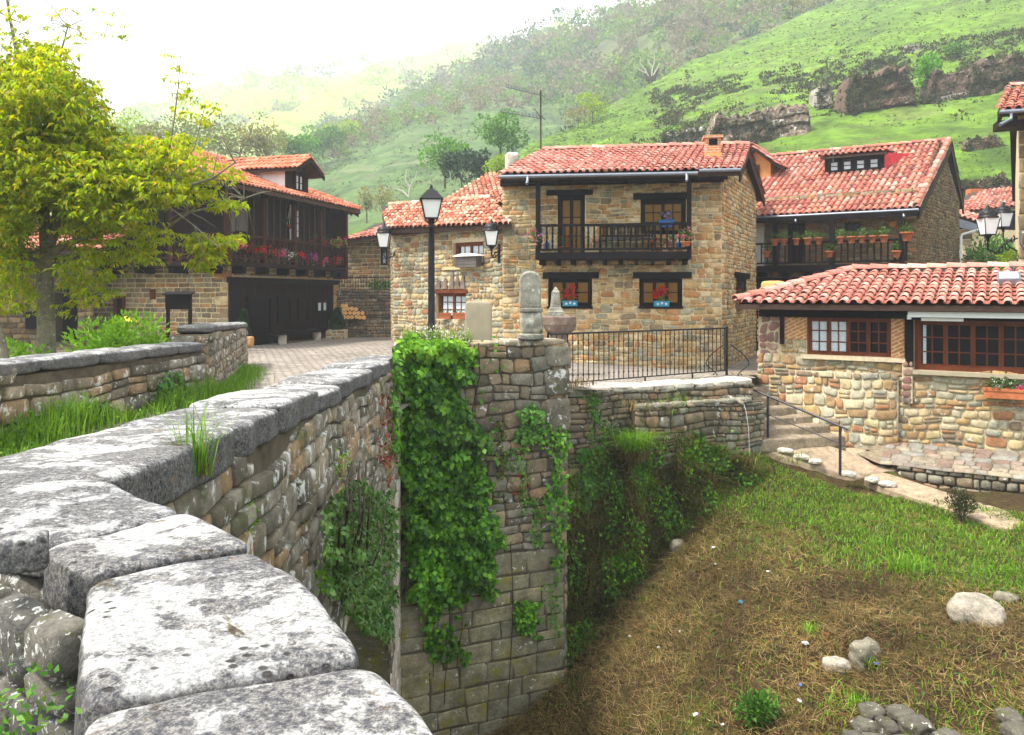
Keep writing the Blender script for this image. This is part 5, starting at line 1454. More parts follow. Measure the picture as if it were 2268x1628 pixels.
# hips
EC = EB - UF.n * 11.2; ED = EA - UF.n * 11.2
slope_slab(mb, [EB, EC, RB], .14, 1); slope_slab(mb, [ED, EA, RA], .14, 1); slope_slab(mb, [EC, ED, RA, RB], .14, 1)
TL_ = (RA - EA); TL_ = TL_ - UF.n * TL_.dot(UF.n); LL_ = TL_.length
tiles(mb, ED, EA, TL_.normalized(), lambda s: LL_ * min(1, (1 - s) * 2 + .01, s * 2 + .01), .225, .38, .088, 0, seed=46)
TR_ = (RB - EB); TR_ = TR_ - UF.n * TR_.dot(UF.n); LR_ = TR_.length
tiles(mb, EB, EC, TR_.normalized(), lambda s: LR_ * min(1, (1 - s) * 2 + .01, s * 2 + .01), .225, .38, .088, 0, seed=47)
ridge_tiles(mb, EB + V(0, 0, .08), RB + V(0, 0, .08), .12, .4, 0); ridge_tiles(mb, EA + V(0, 0, .08), RA + V(0, 0, .08), .12, .4, 0); ridge_tiles(mb, RA + V(0, 0, .06), RB + V(0, 0, .06), .12, .4, 0)
rf4 = mb.build('roof', [M['tile_new'], M['under'], M['channel']], lh)
for i in range(16):
    a = -1.5 + (UF.w + 2.0) * i / 15
    p1 = UF.p(a, .98, 0); p1.z = zE - .28; p0 = UF.p(a, 0, 0); p0.z = zE + .35
    mb = MB(); mb.obox(p1, p0 - p1, UF.u * .1, V(0, 0, .14)); mb.build('rafter', M['wood'], lh)
part_box(UF, lh, 'eaves_beam', 'wood', -1.0, UF.w + .3, GD - .16, GD + .02, up_h - .3, up_h - .08)
# dormer
D0 = Fr(tuple(UF.p(3.65, .1, 0))[:2], tuple(UF.p(5.2, .1, 0))[:2], zE + .30)
dm = MB(); dw = D0.w; dh = 1.0
D0.box(dm, 0, dw, -.12, 0, 0, dh, 0); dm.poly([D0.p(0, 0, dh), D0.p(dw, 0, dh), D0.p(dw / 2, 0, dh + .42)], 0)
dmo = dm.build('dormer', [M['wood']], rf4)
mb = MB(); mb.add([D0.p(.01, -.12, 0.0), D0.p(.01, -.12, dh), D0.p(.01, -3.2, dh), ], [(0, 1, 2)], 0); mb.build('dormer_cheek', M['white'], lh); mb = MB(); mb.add([D0.p(dw - .01, -.12, 0), D0.p(dw - .01, -3.2, dh), D0.p(dw - .01, -.12, dh)], [(0, 1, 2)], 0)
mb.build('dormer_cheek', [M['white']], lh)
window(D0, lh, (.42, .12, dw - .42, dh - .12), 1, 2, 'wood', 'curtain', .01, 2, .07, 'dormer_window')
ov = .35
for sgn, a_e in ((1, -.3), (-1, dw + .3)):
    e0 = D0.p(a_e, ov + .2, dh - .1); e1 = D0.p(a_e, -3.3, dh - .1); r0 = D0.p(dw / 2, ov + .2, dh + .48); r1 = D0.p(dw / 2, -3.3, dh + .48)
    mb = MB(); slope_slab(mb, [e0, e1, r1, r0], .09, 1); t_ = (r0 - e0); lt_ = t_.length
    tiles(mb, e0, e1, t_.normalized(), lambda s: lt_, .21, .36, .08, 0, seed=48); 
    if sgn == 1: ridge_tiles(mb, r0 + V(0, 0, .05), r1 + V(0, 0, .05), .11, .4, 0)
    mb.build('dormer_roof', [M['tile_new'], M['under'], M['channel']], lh)
    mb = MB(); mb.obox(e0 + V(0, 0, -.2), r0 - e0, V(.05, -.02, 0), V(0, 0, .17)); mb.build('bargeboard', M['wood'], lh)

# flowers on the gallery
gal = [(525, 545, 'pink_fl', 'pink geraniums on the gallery, half behind the yellow leaves'), (562, 552, 'red_fl', 'red geraniums beside the second gallery post'), (590, 558, 'red_fl', 'bright red geraniums left of the hanging basket'),
       (613, 561, 'pink_fl', 'pink and red geraniums under the glazed gallery door'), (632, 564, 'white_fl', 'small white flowers among the red gallery geraniums'), (655, 566, 'red_fl', 'red geraniums just under the hanging basket'),
       (682, 570, 'mag_fl', 'magenta flowers on the gallery right of the hanging basket'), (705, 577, 'pink_fl', 'dense pink geraniums near the far end of the gallery'), (738, 578, 'red_fl', 'red geraniums in the far end corner of the gallery')]
for x, y, fl, lab in gal:
    a, c = UF.px(x, y + 10, GD - .2); c = max(c, .02)
    flower_plant('geranium_pot', lab, 'flowers', UF.p(a, GD - .14, c), .70, .34, .30, fl, None, 'geraniums on the wooden gallery', 60, 18, .09, .065, ph=.12)
a, c = UF.px(712, 545, GD - .1); flower_plant('geranium_pot', 'tall red geranium rising above the gallery rail', 'flowers', UF.p(a, GD - .2, c - .1), .9, .55, .4, 'red_fl', None, None, 90, 14, .09, .05)
a, c = UF.px(748, 548, GD + .1); flower_plant('flower_basket', 'pale pink flowers hanging outside the gallery end', 'flowers', UF.p(a, GD + .15, c - .05), .85, .5, .4, 'pink_fl', None, None, 110, 14, .09, .05, leaf='bright_lf')
a, c = US.px(395, 550, .7); flower_plant('geranium_pot', 'single pink flower pot on the shaded side gallery', 'flowers', US.p(a, .7, .02), .4, .35, .3, 'pink_fl', 'round', None, 40, 5, .08, .045, ph=.12)
a, c = UF.px(643, 520, GD - .35)
hb2 = thing('hanging_basket', 'hanging basket on white cords under the gallery eaves', 'basket', UF.p(a, GD - .35, c))
P = UF.p(a, GD - .35, c + .25)
mb = MB()
for k in range(4):
    th = k * math.pi / 2; mb.tube([P + V(.14 * math.cos(th), .14 * math.sin(th), .12), P + V(0, 0, .95)], .012, 4)
mb.tube([P + V(0, 0, -.02), P + V(0, 0, -.5)], [.05, .03], 6); mb.build('cord', M['white'], hb2)
mb = MB(); mb.lathe([(.05, 0), (.13, .06), (.15, .14)], P, 9); mb.build('pot', M['terracotta'], hb2)
v, f = plant_mesh(P + V(0, 0, .08), .5, .3, .5, 60, .1); mesh_np('foliage', v, f, M['pot_lf'], hb2)
# bench by the wall
a0, c0, a1, c1 = F4.rect(612, 738, 720, 765, .7)
wb = thing('wooden_bench', 'low dark log bench against the planked house front', 'bench', F4.p((a0 + a1) / 2, .6, .1))
gz = .14
mb = MB(); F4.box(mb, a0, a1, .35, .85, gz + .36, gz + .47); mb.build('seat', M['woodblack'], wb)
for a in (a0 + .35, a1 - .7):
    v, f = rock_geo(F4.p(a + .2, .6, gz + .17), .16, .2, .2, 8, 6, .06, 2, .3, 4); mesh_np('support', v, f, M['paleash'], wb, True)
# ================================================================== RESTAURANT (front right)
M['crazy'] = stone_mat('purple_crazy_slabs', [(.26, .13, .11), (.30, .17, .13), (.22, .12, .10), (.34, .22, .16), (.20, .15, .13)], dark=.2)
re = thing('tiled_cottage', 'low cottage with a wavy red tile roof, white awning and brown casements', 'house', (9, 18, -3.4))
hr_ = 3.42
w_r1 = FRW.rect(1787, 704, 1973, 788); w_r2 = FRW.rect(2024, 702, 2360, 826)
w_r2 = (w_r2[0], w_r2[1], min(w_r2[2], FRW.w - .2), w_r1[3])
side_l = FRW.rect(1683, 690, 1728, 790)
bl = FRW.rect(1728, 698, 1787, 772); br_ = FRW.rect(1973, 712, 2004, 792)
post_ = FRW.rect(2004, 690, 2024, 812)
holes = [(side_l[0] - .6, side_l[1], FRW.w + .1, hr_ + .1)]
mb = MB()
slab(mb, FRW, FRW.w, hr_, [w_r1, w_r2], 0)
rubble(mb, FRW.p(0, 0, 0), FRW.u, FRW.z, FRW.w, w_r1[1] - .02, (.13, .40), (.09, .24), holes=[w_r2], depth=.05, gap=.022, mi=1, seed=301, warp=.12, cut=.3)
rubble(mb, FRW.p(bl[0], .0, w_r1[1]), FRW.u, FRW.z, bl[2] - bl[0], .32, (.12, .3), (.09, .16), depth=.05, gap=.03, mi=1, seed=306, warp=.03, cut=.42)
rubble(mb, FRW.p(.03, .01, side_l[1]), FRW.u, FRW.z, side_l[2] - .03, hr_ - side_l[1] - .35, (.14, .3), (.14, .3), depth=.025, gap=.02, mi=2, seed=303, warp=.14, cut=.5)
FRs = Fr((6.04 + .53 * 3.6, 19.5 + .85 * 3.6), RF0, -3.6)
mb.quad(FRs.p(0, 0, 0), FRs.p(FRs.w, 0, 0), FRs.p(FRs.w, 0, hr_), FRs.p(0, 0, hr_), 0)
rubble(mb, FRs.p(0, 0, 1), FRs.u, FRs.z, FRs.w, hr_ - 1, (.2, .4), (.12, .22), depth=.05, mi=1, seed=304)
pl = FRW.rect(1998, 800, 2021, 892); 
FRW.box(mb, pl[0], pl[2], .0, .10, pl[1] - .0, pl[3], 0)
rubble(mb, FRW.p(pl[0], .10, pl[1]), FRW.u, FRW.z, pl[2] - pl[0], pl[3] - pl[1], (.14, .24), (.14, .24), depth=.03, gap=.02, mi=2, seed=305, warp=.05, cut=.5)
def fpx(x): return FRW.px(x, 900)[0]
fl = [(1688, (5.93, 19.2))] + [(stx[i], flank[i]) for i in (2, 3, 4, 5, 6)]
q_ = FRW.p(fpx(1990), .13, 0); fl.append((1990, (q_.x, q_.y)))
tm = MB(); lens = [0]
for i in range(len(fl) - 1): lens.append(lens[-1] + math.hypot(fl[i + 1][1][0] - fl[i][1][0], fl[i + 1][1][1] - fl[i][1][1]))
rubble(tm, (0, 0, 0), (1, 0, 0), (0, 1, 0), lens[-1], 1.75, (.13, .40), (.09, .24), depth=.06, gap=.022, mi=1, seed=360, warp=.12, cut=.3)
def flank_pt(a, b):                                           # battered foot of the wall along the steps
    a = min(max(a, 0), lens[-1] - 1e-4); i = max(k for k in range(len(fl) - 1) if lens[k] <= a); t = (a - lens[i]) / (lens[i + 1] - lens[i])
    p = V(lerp(fl[i][1][0], fl[i + 1][1][0], t), lerp(fl[i][1][1], fl[i + 1][1][1], t), -3.6); q = FRW.p(fpx(lerp(fl[i][0], fl[i + 1][0], t)), .07, 1.78); return p.lerp(q, b / 1.75)
mb.add([flank_pt(p[0], p[1]) + FRW.n * p[2] for p in tm.v], tm.f, 1, True)
for i in range(24):
    for k in range(4):
        g = [flank_pt(lens[-1] * (i + e) / 24, 1.75 * (k + h) / 4) for e, h in ((0, 0), (1, 0), (1, 1), (0, 1))]; mb.quad(*g, 0)
mb.build('wall', [M['mortar_pale'], M['pale'], M['crazy']], re)
for rc, nm in ((bl, 'brick_panel'), (br_, 'brick_panel')):
    mb = MB(); FRW.box(mb, rc[0] + .01, rc[2] - .01, .0, .035, rc[1] + (.22 if rc is bl else 0), hr_ - .3); mb.build(nm, M['brickdiag'], re)
part_box(FRW, re, 'timber_beam', 'woodblack', side_l[0] + .0, post_[2], .04, .12, w_r1[3], hr_ - .06)
part_box(FRW, re, 'timber_beam', 'woodblack', post_[2], FRW.w, .0, .12, w_r2[3] - .02, hr_ - .06)
part_box(FRW, re, 'timber_post', 'woodblack', post_[0], post_[2] - .01, .0, .11, post_[1], w_r1[3])
part_box(FRW, re, 'timber_post', 'wood', bl[0], bl[0] + .1, .035, .09, bl[1] + .1, w_r1[3])
part_box(FRW, re, 'window_sill', 'mortar_pale', w_r1[0] - .12, w_r1[2] + .3, .0, .12, w_r1[1] - .10, w_r1[1] - .012)
window(FRW, re, w_r1, 2, 3, 'woodwin', 'glass', -.08, 4, .05, curtain=((.03, .22), (.28, .47)))
window(FRW, re, w_r2, 2, 3, 'woodwin', 'glass', -.10, 5, .09, curtain=((.03, .055),))
part_box(FRW, re, 'window_sill', 'slabstone', w_r2[0] - .02, FRW.w, -.1, .16, w_r2[1] - .09, w_r2[1] - .005)
a0, c0, a1, c1 = FRW.rect(2010, 694, 2520, 706, .4)
mb = MB(); FRW.box(mb, a0, FRW.w + 1.2, .28, .42, c0, c1 + .01); mb.lathe([(.05, 0), (.05, .1)], FRW.p(a0 + .02, .35, c0 - .05), 6); FRW.box(mb, a0 + .25, a0 + 1.05, .2, .3, c0 - .08, c0 - .015)
mb.build('awning_case', M['whitemetal'], re)
# roof with a hip at the left end
zeR = -.26; RB_ = -2.75
A6, B6 = FRW.p(-.42, .55, 0), FRW.p(FRW.w + 2.2, .55, 0); A6.z = B6.z = zeR
zr = FRW.px(2100, 602, RB_)[1] - 3.6; ar = FRW.px(1887, 612, RB_)[0]
R6l, R6r = FRW.p(ar, RB_, 0), FRW.p(FRW.w + 2.2, RB_, 0); R6l.z = R6r.z = zr
T6 = -FRW.n * (.55 - RB_) + V(0, 0, zr - zeR); L6 = T6.length; W6 = (B6 - A6).length
mb = MB()
tiles(mb, A6, B6, T6.normalized(), lambda s: L6 * min(1, (s * W6 + .06) / (ar + .42)), .245, .36, .095, 0, seed=55, lift=.035)
slope_slab(mb, [A6, B6, R6r, R6l], .12, 1)
C6 = A6 - FRW.n * (2 * (.55 - RB_)); D6 = B6 - FRW.n * (2 * (.55 - RB_))
slope_slab(mb, [C6, A6, R6l], .12, 1); slope_slab(mb, [D6, C6, R6l, R6r], .12, 1)
tl = (R6l - A6); tl = tl - FRW.n * tl.dot(FRW.n); l6 = tl.length
tiles(mb, C6, A6, tl.normalized(), lambda s: l6 * min(1, (1 - s) * 2 + .02, s * 2 + .02), .245, .36, .095, 0, seed=56)
ridge_tiles(mb, A6 + V(0, 0, .09), R6l + V(0, 0, .09), .13, .42, 0, 5); ridge_tiles(mb, R6l + V(0, 0, .09), R6r + V(0, 0, .09), .13, .42, 0, 6)
rf6 = mb.build('roof', [M['tile_red'], M['under'], M['channel']], re)
# skylight on that roof
def on_roof6(x, y):
    d = W(x, y, 1.0); n = T6.cross(FRW.u); t = A6.dot(n) / d.dot(n); return d * t
p0, p1, p2, p3 = on_roof6(2207, 636), on_roof6(2262, 636), on_roof6(2258, 618), on_roof6(2207, 618)
nn = T6.cross(FRW.u).normalized(); nn = -nn if nn.z < 0 else nn
mb = MB(); mb.prism([p + nn * .05 for p in (p0, p1, p2, p3)], nn * .13); sk = mb.build('skylight', M['zinc'], rf6)
c_ = (p0 + p1 + p2 + p3) / 4
mb = MB(); mb.poly([c_ + (p - c_) * .8 + nn * .186 for p in (p0, p1, p2, p3)]); mb.build('skylight_pane', M['curtain'], re)
v, f = rock_geo(W(1712, 638, 21.3), .30, .22, .19, 10, 5, .05, 2, -.5, 7); mesh_np('chimney', v, f, M['orangepaint'], rf6, True)
# window planter on the wall
a, c = FRW.px(2222, 882, .22); P = FRW.p(a, .24, c)
t = thing('window_planter', 'terracotta trough of white and pink flowers fixed to the cottage wall', 'planter', P)
mb = MB(); FRW.box(mb, a - .36, a + .36, .1, .34, c, c + .19); FRW.box(mb, a - .38, a + .38, .085, .355, c + .15, c + .2); mb.build('trough', M['terracotta'], t)
v, f = plant_mesh(P + V(0, 0, .17), .75, .25, .4, 170, .07); mesh_np('foliage', v, f, M['pot_lf'], t)
v, f = blossoms(P + V(-.1, 0, .2), .5, .2, .35, 8, .025); mesh_np('blossom', v, f, M['white_fl'], t)
v, f = blossoms(P + FRW.u * .3 + V(0, 0, .16), .14, .14, .2, 5, .04); mesh_np('blossom', v, f, M['pink_fl'], t)

# ================================================================== SECOND HOUSE (back right)
h2t = thing('stone_house', 'stone house with a mottled tile roof and a long balcony lined with flowerpots', 'house', (12, 30, -2.5))
F5 = Fr((8.2, 31.82), (14.24, 28.0), -2.6)
hh5 = 6.3
rc_door = F5.rect(1744, 494, 1783, 583); rc_sq = F5.rect(1870, 490, 1905, 512)
mb = MB(); slab(mb, F5, F5.w, hh5, [rc_door, rc_sq], 0)
rubble(mb, F5.p(0, 0, 2), F5.u, F5.z, F5.w, hh5 - 2, (.18, .42), (.12, .22), holes=[(q[0], q[1] - 2, q[2], q[3] - 2) for q in (rc_door, rc_sq)], depth=.03, gap=.02, mi=1, seed=311, warp=.05)
F5s = Fr((14.24, 28.0), (14.24 + .65 * 6.6, 28 + .76 * 6.6), -2.6)
pk5 = 3.5
def gt5(a): return hh5 - .1 + 2.35 * max(0, 1 - abs(a - pk5) / pk5)
mb.add([F5s.p(0, 0, 0), F5s.p(F5s.w, 0, 0), F5s.p(F5s.w, 0, gt5(F5s.w)), F5s.p(pk5, 0, gt5(pk5)), F5s.p(0, 0, gt5(0))], [(0, 1, 2, 3, 4)], 2)
rubble(mb, F5s.p(0, 0, 2), F5s.u, F5s.z, F5s.w, hh5 + .4, (.16, .36), (.07, .15), depth=.04, gap=.02, mi=3, seed=312, warp=.06, skip=lambda x, y: y + 2 > gt5(x) - .08)
mb.build('wall', [M['mortar_grey'], M['tan'], M['mortar_grey'], M['gablestone']], h2t)
a0, c0, a1, c1 = F5.rect(1640, 480, 1695, 585); part_box(F5, h2t, 'white_panel', 'white', a0 - .3, a1 - .05, .0, .06, c0 - .2, c1)
window(F5, h2t, rc_door, 2, 3, 'woodblack', 'glass', -.1, 2, .07, 'door'); window(F5, h2t, rc_sq, 1, 1, 'woodblack', 'glass', -.1, 1, .06)
B5 = W(2031, 462, 27.15); A5 = B5 - F5.u * 7.0; T5 = V(3.15, 3.72, 2.98); L5 = T5.length
mb = MB(); tiles(mb, A5, B5, T5.normalized(), lambda s: L5, .225, .36, .088, 0, seed=65)
slope_slab(mb, [A5, B5, B5 + T5, A5 + T5], .15, 1)
Tb5 = W(2131, 456, 34.3) - (B5 + T5)
slope_slab(mb, [A5 + T5, B5 + T5, B5 + T5 + Tb5, A5 + T5 + Tb5], .15, 1)
tiles(mb, A5 + T5 + Tb5, B5 + T5 + Tb5, -Tb5.normalized(), lambda s: Tb5.length, .3, .45, .1, 0, seed=66)
ridge_tiles(mb, A5 + T5 + V(0, 0, .06), B5 + T5 + V(0, 0, .06), .13, .42, 0, 8); ridge_tiles(mb, B5 + V(-.05, 0, .10), B5 + T5 + V(-.05, 0, .10), .11, .4, 0, 9)
rf5 = mb.build('roof', [M['tile_mix'], M['under'], M['channel']], h2t)
mb = MB()
for p, q in ((B5, B5 + T5), (B5 + T5, B5 + T5 + Tb5)): mb.obox(p + V(.0, 0, -.36), q - p, V(.06, -.02, 0), V(0, 0, .33))
mb.build('bargeboard', M['woodblack'], h2t)
gutter(h2t, A5 + V(0, -.08, -.05), B5 + V(0, -.08, -.05), .06, (.93, .42))
# balcony
b5 = 1.1
c_f = F5.px(1850, 586, b5)[1]; c_t = F5.px(1850, 533, b5)[1]; aL, aR = .2, F5.px(2003, 540, b5)[0]
part_box(F5, h2t, 'balcony_deck', 'woodblack', aL, aR, .03, b5, c_f - .22, c_f)
for i in range(9): part_box(F5, h2t, 'joist', 'woodblack', aL + (aR - aL - .15) * i / 8, aL + (aR - aL - .15) * i / 8 + .15, 0, b5 - .1, c_f - .42, c_f - .223)
mb = MB(); F5.box(mb, aL, aR, b5 - .08, b5, c_t - .07, c_t); F5.box(mb, aL, aR, b5 - .07, b5 - .01, c_f + .06, c_f + .12); F5.box(mb, aR - .06, aR, .03, b5 - .08, c_t - .07, c_t); mb.build('balcony_rail', M['woodblack'], h2t)
balusters(h2t, [F5.p(aL + .1 + (aR - aL - .2) * i / 30, b5 - .04, c_f + .12) for i in range(31)] + [F5.p(aR - .03, b, c_f + .12) for b in (.3, .6, .85)], c_t - c_f - .19, 'wood', False, .75)
for x in (1715, 1841, 1996):
    a = F5.px(x, 540, b5)[0]; part_box(F5, h2t, 'balcony_post', 'woodblack', a - .08, a + .08, b5 - .16, b5 - .003, c_f, 2.92 + 2.6 - .1)
part_box(F5, h2t, 'eaves_beam', 'woodblack', .2, F5.w + .1, b5 - .16, b5 + .01, 2.92 + 2.6 - .28, 2.92 + 2.6 - .1)
part_box(F5, h2t, 'balcony_shade', 'woodblack', .3, F5.w - .1, .0, .05, .2, c_f - .43)  # black sheet on the wall, painting in the shade beneath the balcony
ords = ['first', 'second', 'third', 'fourth', 'fifth', 'sixth', 'seventh', 'eighth', 'ninth', 'tenth', 'eleventh', 'twelfth']
for i, x in enumerate((1715, 1735, 1763, 1788, 1813, 1861, 1885, 1908, 1932, 1957)):
    a, c = F5.px(x, 536, b5 + .1)
    flower_plant('flowerpot', f'{ords[i]} terracotta pot from the left along the top of the back balcony rail', 'flowerpot', F5.p(a, b5 + .1, c_t - .12), .34 if i % 3 else .42, .26 + .05 * (i % 2), .3, None, 'round', 'pots on the back balcony rail', 60, 0, .075, .03, leaf='green_lf' if i % 2 else 'pot_lf', ph=.24)
a, c = F5.px(2001, 540, b5 + .05); flower_plant('flowerpot', 'big terracotta pot with bushy green plant at the rail corner by the brown gable', 'flowerpot', F5.p(a + .1, b5 + .1, c_t - .1), .55, .35, .4, None, 'round', None, 90, 0, .08, .03, ph=.3)
for x, lab in ((1697, 'low hanging pot with green leaves before the white wall panel'), (1837, 'low hanging pot halfway along the back balcony balusters'), (1985, 'low hanging pot near the right end of the back balcony')):
    a, c = F5.px(x, 570, b5 + .1); flower_plant('flowerpot', lab, 'flowerpot', F5.p(a, b5 + .12, c), .4, .3, .3, None, 'round', 'pots hung low on the back balcony', 60, 0, .08, .03, ph=.22)
a, c = F5.px(1976, 497, .06); mb = MB(); mb.lathe([(.09, 0), (.10, .03), (.04, .05)], (0, 0, 0), 12); 
t = thing('wall_ornament', 'small round orange ornament hung high on the shaded balcony wall', 'ornament', F5.p(a, .06, c))
mb = MB(); q = F5.p(a, .06, c)
for r0, r1, b0 in ((.05, .11, .02), (0, .05, .05)):
    pts = []
    for k in range(10):
        th0, th1 = 2 * math.pi * k / 10, 2 * math.pi * (k + 1) / 10
        mb.quad(*[F5.p(a + r * math.cos(th), .06 + b0 + .01 * (r == r1), c + r * math.sin(th)) for r, th in ((r0 + .001, th0), (r1, th0), (r1, th1), (r0 + .001, th1))])
mb.build('disc', M['orangepaint'], t)
# long shed dormer: solve for the depth where its sill meets the roof
def roof5z(b): return B5.z + (1.42 - b) * (T5.z / abs(T5.dot(F5.n)))
eb = (B5 - F5.O).dot(F5.n)
def roof5z(b): return B5.z + (eb - b) * (T5.z / abs(T5.dot(F5.n)))
bb = min(np.arange(-3.5, 1, .02), key=lambda b: abs(F5.px(1890, 386, b)[1] - 2.6 - roof5z(b)))
d0 = F5.rect(1826, 343, 1958, 386, bb)
FD = Fr(tuple(F5.p(d0[0], bb, 0))[:2], tuple(F5.p(d0[2], bb, 0))[:2], d0[1] - 2.6)
dh5 = d0[3] - d0[1]
mb = MB(); FD.box(mb, 0, FD.w, -.1, 0, -.1, dh5); dmo5 = mb.build('dormer', M['woodblack'], rf5)
for k in range(4):
    q0 = .12 + (FD.w - .24) * k / 4; window(FD, h2t, (q0 + .03, .12, q0 + (FD.w - .24) / 4 - .03, dh5 - .16), 1, 2, 'woodblack', 'curtain', .01, 1, .04, 'dormer_window')
bk_ = 1.9
for a_ in (0, FD.w):
    mb = MB(); P0, P1, P2 = FD.p(a_, -.1, -.1), FD.p(a_, -.1, dh5), FD.p(a_, -bk_, dh5 + .12); mb.add([P0, P1, P2, FD.p(a_, -bk_, dh5 - .5)], [(0, 1, 2, 3)]); mb.build('dormer_cheek', M['redpaint'], h2t)
mb = MB(); mb.add([FD.p(FD.w + .004, -.02, 0), FD.p(FD.w + .004, -.02, dh5), FD.p(FD.w + 1.0, -bk_ * .8, dh5 + .05), FD.p(FD.w + .9, -.7, .42)], [(0, 1, 2, 3)])
mb.build('dormer_cheek', M['redpaint'], h2t)
e0, e1 = FD.p(-.12, .3, dh5 - .03), FD.p(FD.w + .1, .3, dh5 - .03); tt = FD.p(-.12, -bk_, dh5 + .24) - e0; e1b = FD.p(FD.w + .1, .3, dh5 - .03); 
mb = MB(); tiles(mb, e0, e1, tt.normalized(), lambda s: tt.length, .21, .36, .08, 0, seed=67); slope_slab(mb, [e0, e1, e1 + tt, e0 + tt], .08, 1); mb.build('dormer_roof', [M['tile_mix'], M['under'], M['channel']], h2t)
P = W(1845, 340, 31)
t = thing('roof_aerial', 'small bent aerial standing on the mottled roof', 'antenna', P)
mb = MB(); mb.tube([P + V(0, 0, -.4), P + V(-.06, 0, .32)], .015, 4); mb.tube([P + V(-.9, 0, .12), P + V(.05, 0, -.02)], .012, 4); mb.build('aerial', M['zinc'], t)
# orange gabled dormer at the left end
bo = min(np.arange(-3.5, 1, .02), key=lambda b: abs(F5.px(1690, 398, b)[1] - 2.6 - roof5z(b)))
o0 = F5.rect(1640, 352, 1706, 398, bo); FOo = Fr(tuple(F5.p(o0[0], bo, 0))[:2], tuple(F5.p(o0[2], bo, 0))[:2], o0[1] - 2.6)
ho = o0[3] - o0[1]
mb = MB(); mb.prism([FOo.p(0, 0, -.3), FOo.p(FOo.w, 0, -.3), FOo.p(FOo.w, 0, ho * .75), FOo.p(FOo.w / 2, 0, ho + .3), FOo.p(0, 0, ho * .75)], -FOo.n * 1.6); mb.build('dormer', M['orangepaint'], rf5)
window(FOo, h2t, (FOo.w * .35, .1, FOo.w * .65, ho * .7), 2, 2, 'woodwin', 'curtain', .01, 1, .05, 'dormer_window')
for a_e in (-.45, FOo.w + .5):
    e0 = FOo.p(a_e, .5, ho * .75 - .25); e1 = FOo.p(a_e, -1.9, ho * .75 - .25); r0 = FOo.p(FOo.w / 2, .5, ho + .42)
    mb = MB(); t_ = r0 - e0; slope_slab(mb, [e0, e1, e1 + t_, r0], .07, 1); tiles(mb, e0, e1, t_.normalized(), lambda s: t_.length, .21, .34, .08, 0, seed=68)
    if a_e < 0: ridge_tiles(mb, r0 + V(0, 0, .05), e1 + t_ + V(0, 0, .05), .11, .4, 0)
    mb.build('dormer_roof', [M['tile_red'], M['under'], M['channel']], h2t)

# ================================================================== TALL HOUSE AT THE RIGHT EDGE
th_ = thing('stone_house', 'tall squared stone house with a wide eave, cut by the right edge', 'house', (14.5, 21, -2.5))
F7 = Fr((13.36, 21.0), (17.4, 19.6), -3.0)
mb = MB(); mb.quad(F7.p(0, 0, 0), F7.p(F7.w, 0, 0), F7.p(F7.w, 0, 7.7), F7.p(0, 0, 7.7), 0)
rubble(mb, F7.p(0, 0, 2), F7.u, F7.z, F7.w, 5.6, (.45, .9), (.34, .44), depth=.03, gap=.014, mi=1, seed=321, warp=.0, cut=.1)
q = F7.p(0, 0, 0); F7l = Fr((q.x + 3.2, q.y + 5.2), (q.x, q.y), -3.0)
mb.quad(F7l.p(0, 0, 0), F7l.p(F7l.w, 0, 0), F7l.p(F7l.w, 0, 7.7), F7l.p(0, 0, 7.7), 0)
mb.build('wall', [M['mortar'], M['tan']], th_)
A7 = W(2208, 248, 20.2); B7 = A7 + F7.u * 5; T7 = W(2234, 197, 22.9) - A7; L7 = T7.length
mb = MB(); tiles(mb, A7, B7, T7.normalized(), lambda s: L7, .23, .36, .09, 0, seed=75); slope_slab(mb, [A7, B7, B7 + T7, A7 + T7], .14, 1)
Tb7 = W(2241, 415, 27.5) - (A7 + T7); slope_slab(mb, [A7 + T7, B7 + T7, B7 + T7 + Tb7, A7 + T7 + Tb7], .14, 1)
ridge_tiles(mb, A7 + T7 + V(0, 0, .06), B7 + T7 + V(0, 0, .06), .12, .4, 0)
mb.build('roof', [M['tile_mix'], M['under'], M['channel']], th_)
mb = MB(); mb.obox(A7 + V(0, 0, -.3), T7, V(.06, 0, 0), V(0, 0, .26)); mb.obox(A7 + T7 + V(0, 0, -.5), Tb7, V(.5, 0, 0), V(0, 0, .45)); mb.obox(A7 + V(0.02, .02, -.42), F7.u * 5, -F7.n * .5, V(0, 0, .2)); mb.build('bargeboard', M['wood'], th_)
gutter(th_, A7 + V(0, -.08, -.03), B7 + V(0, -.08, -.03), .06)
mb = MB(); a_ = A7 + F7.u * .25 + V(0, -.1, -.08); mb.tube([a_, a_ + V(0, 0, -.14), a_ + V(-.38, -.15, -.32)], .045, 7); mb.build('gutter_spout', M['zinc'], th_)
mb = MB(); p0 = F7.p(.02, .1, 0); p0.z = W(0, 510, 21).z; mb.tube([p0, p0 + V(0, 0, -.35), p0 + V(.1, 0, -.5), p0 + V(.6, -.2, -.52)], .03, 5); mb.build('cable', M['zinc'], th_)
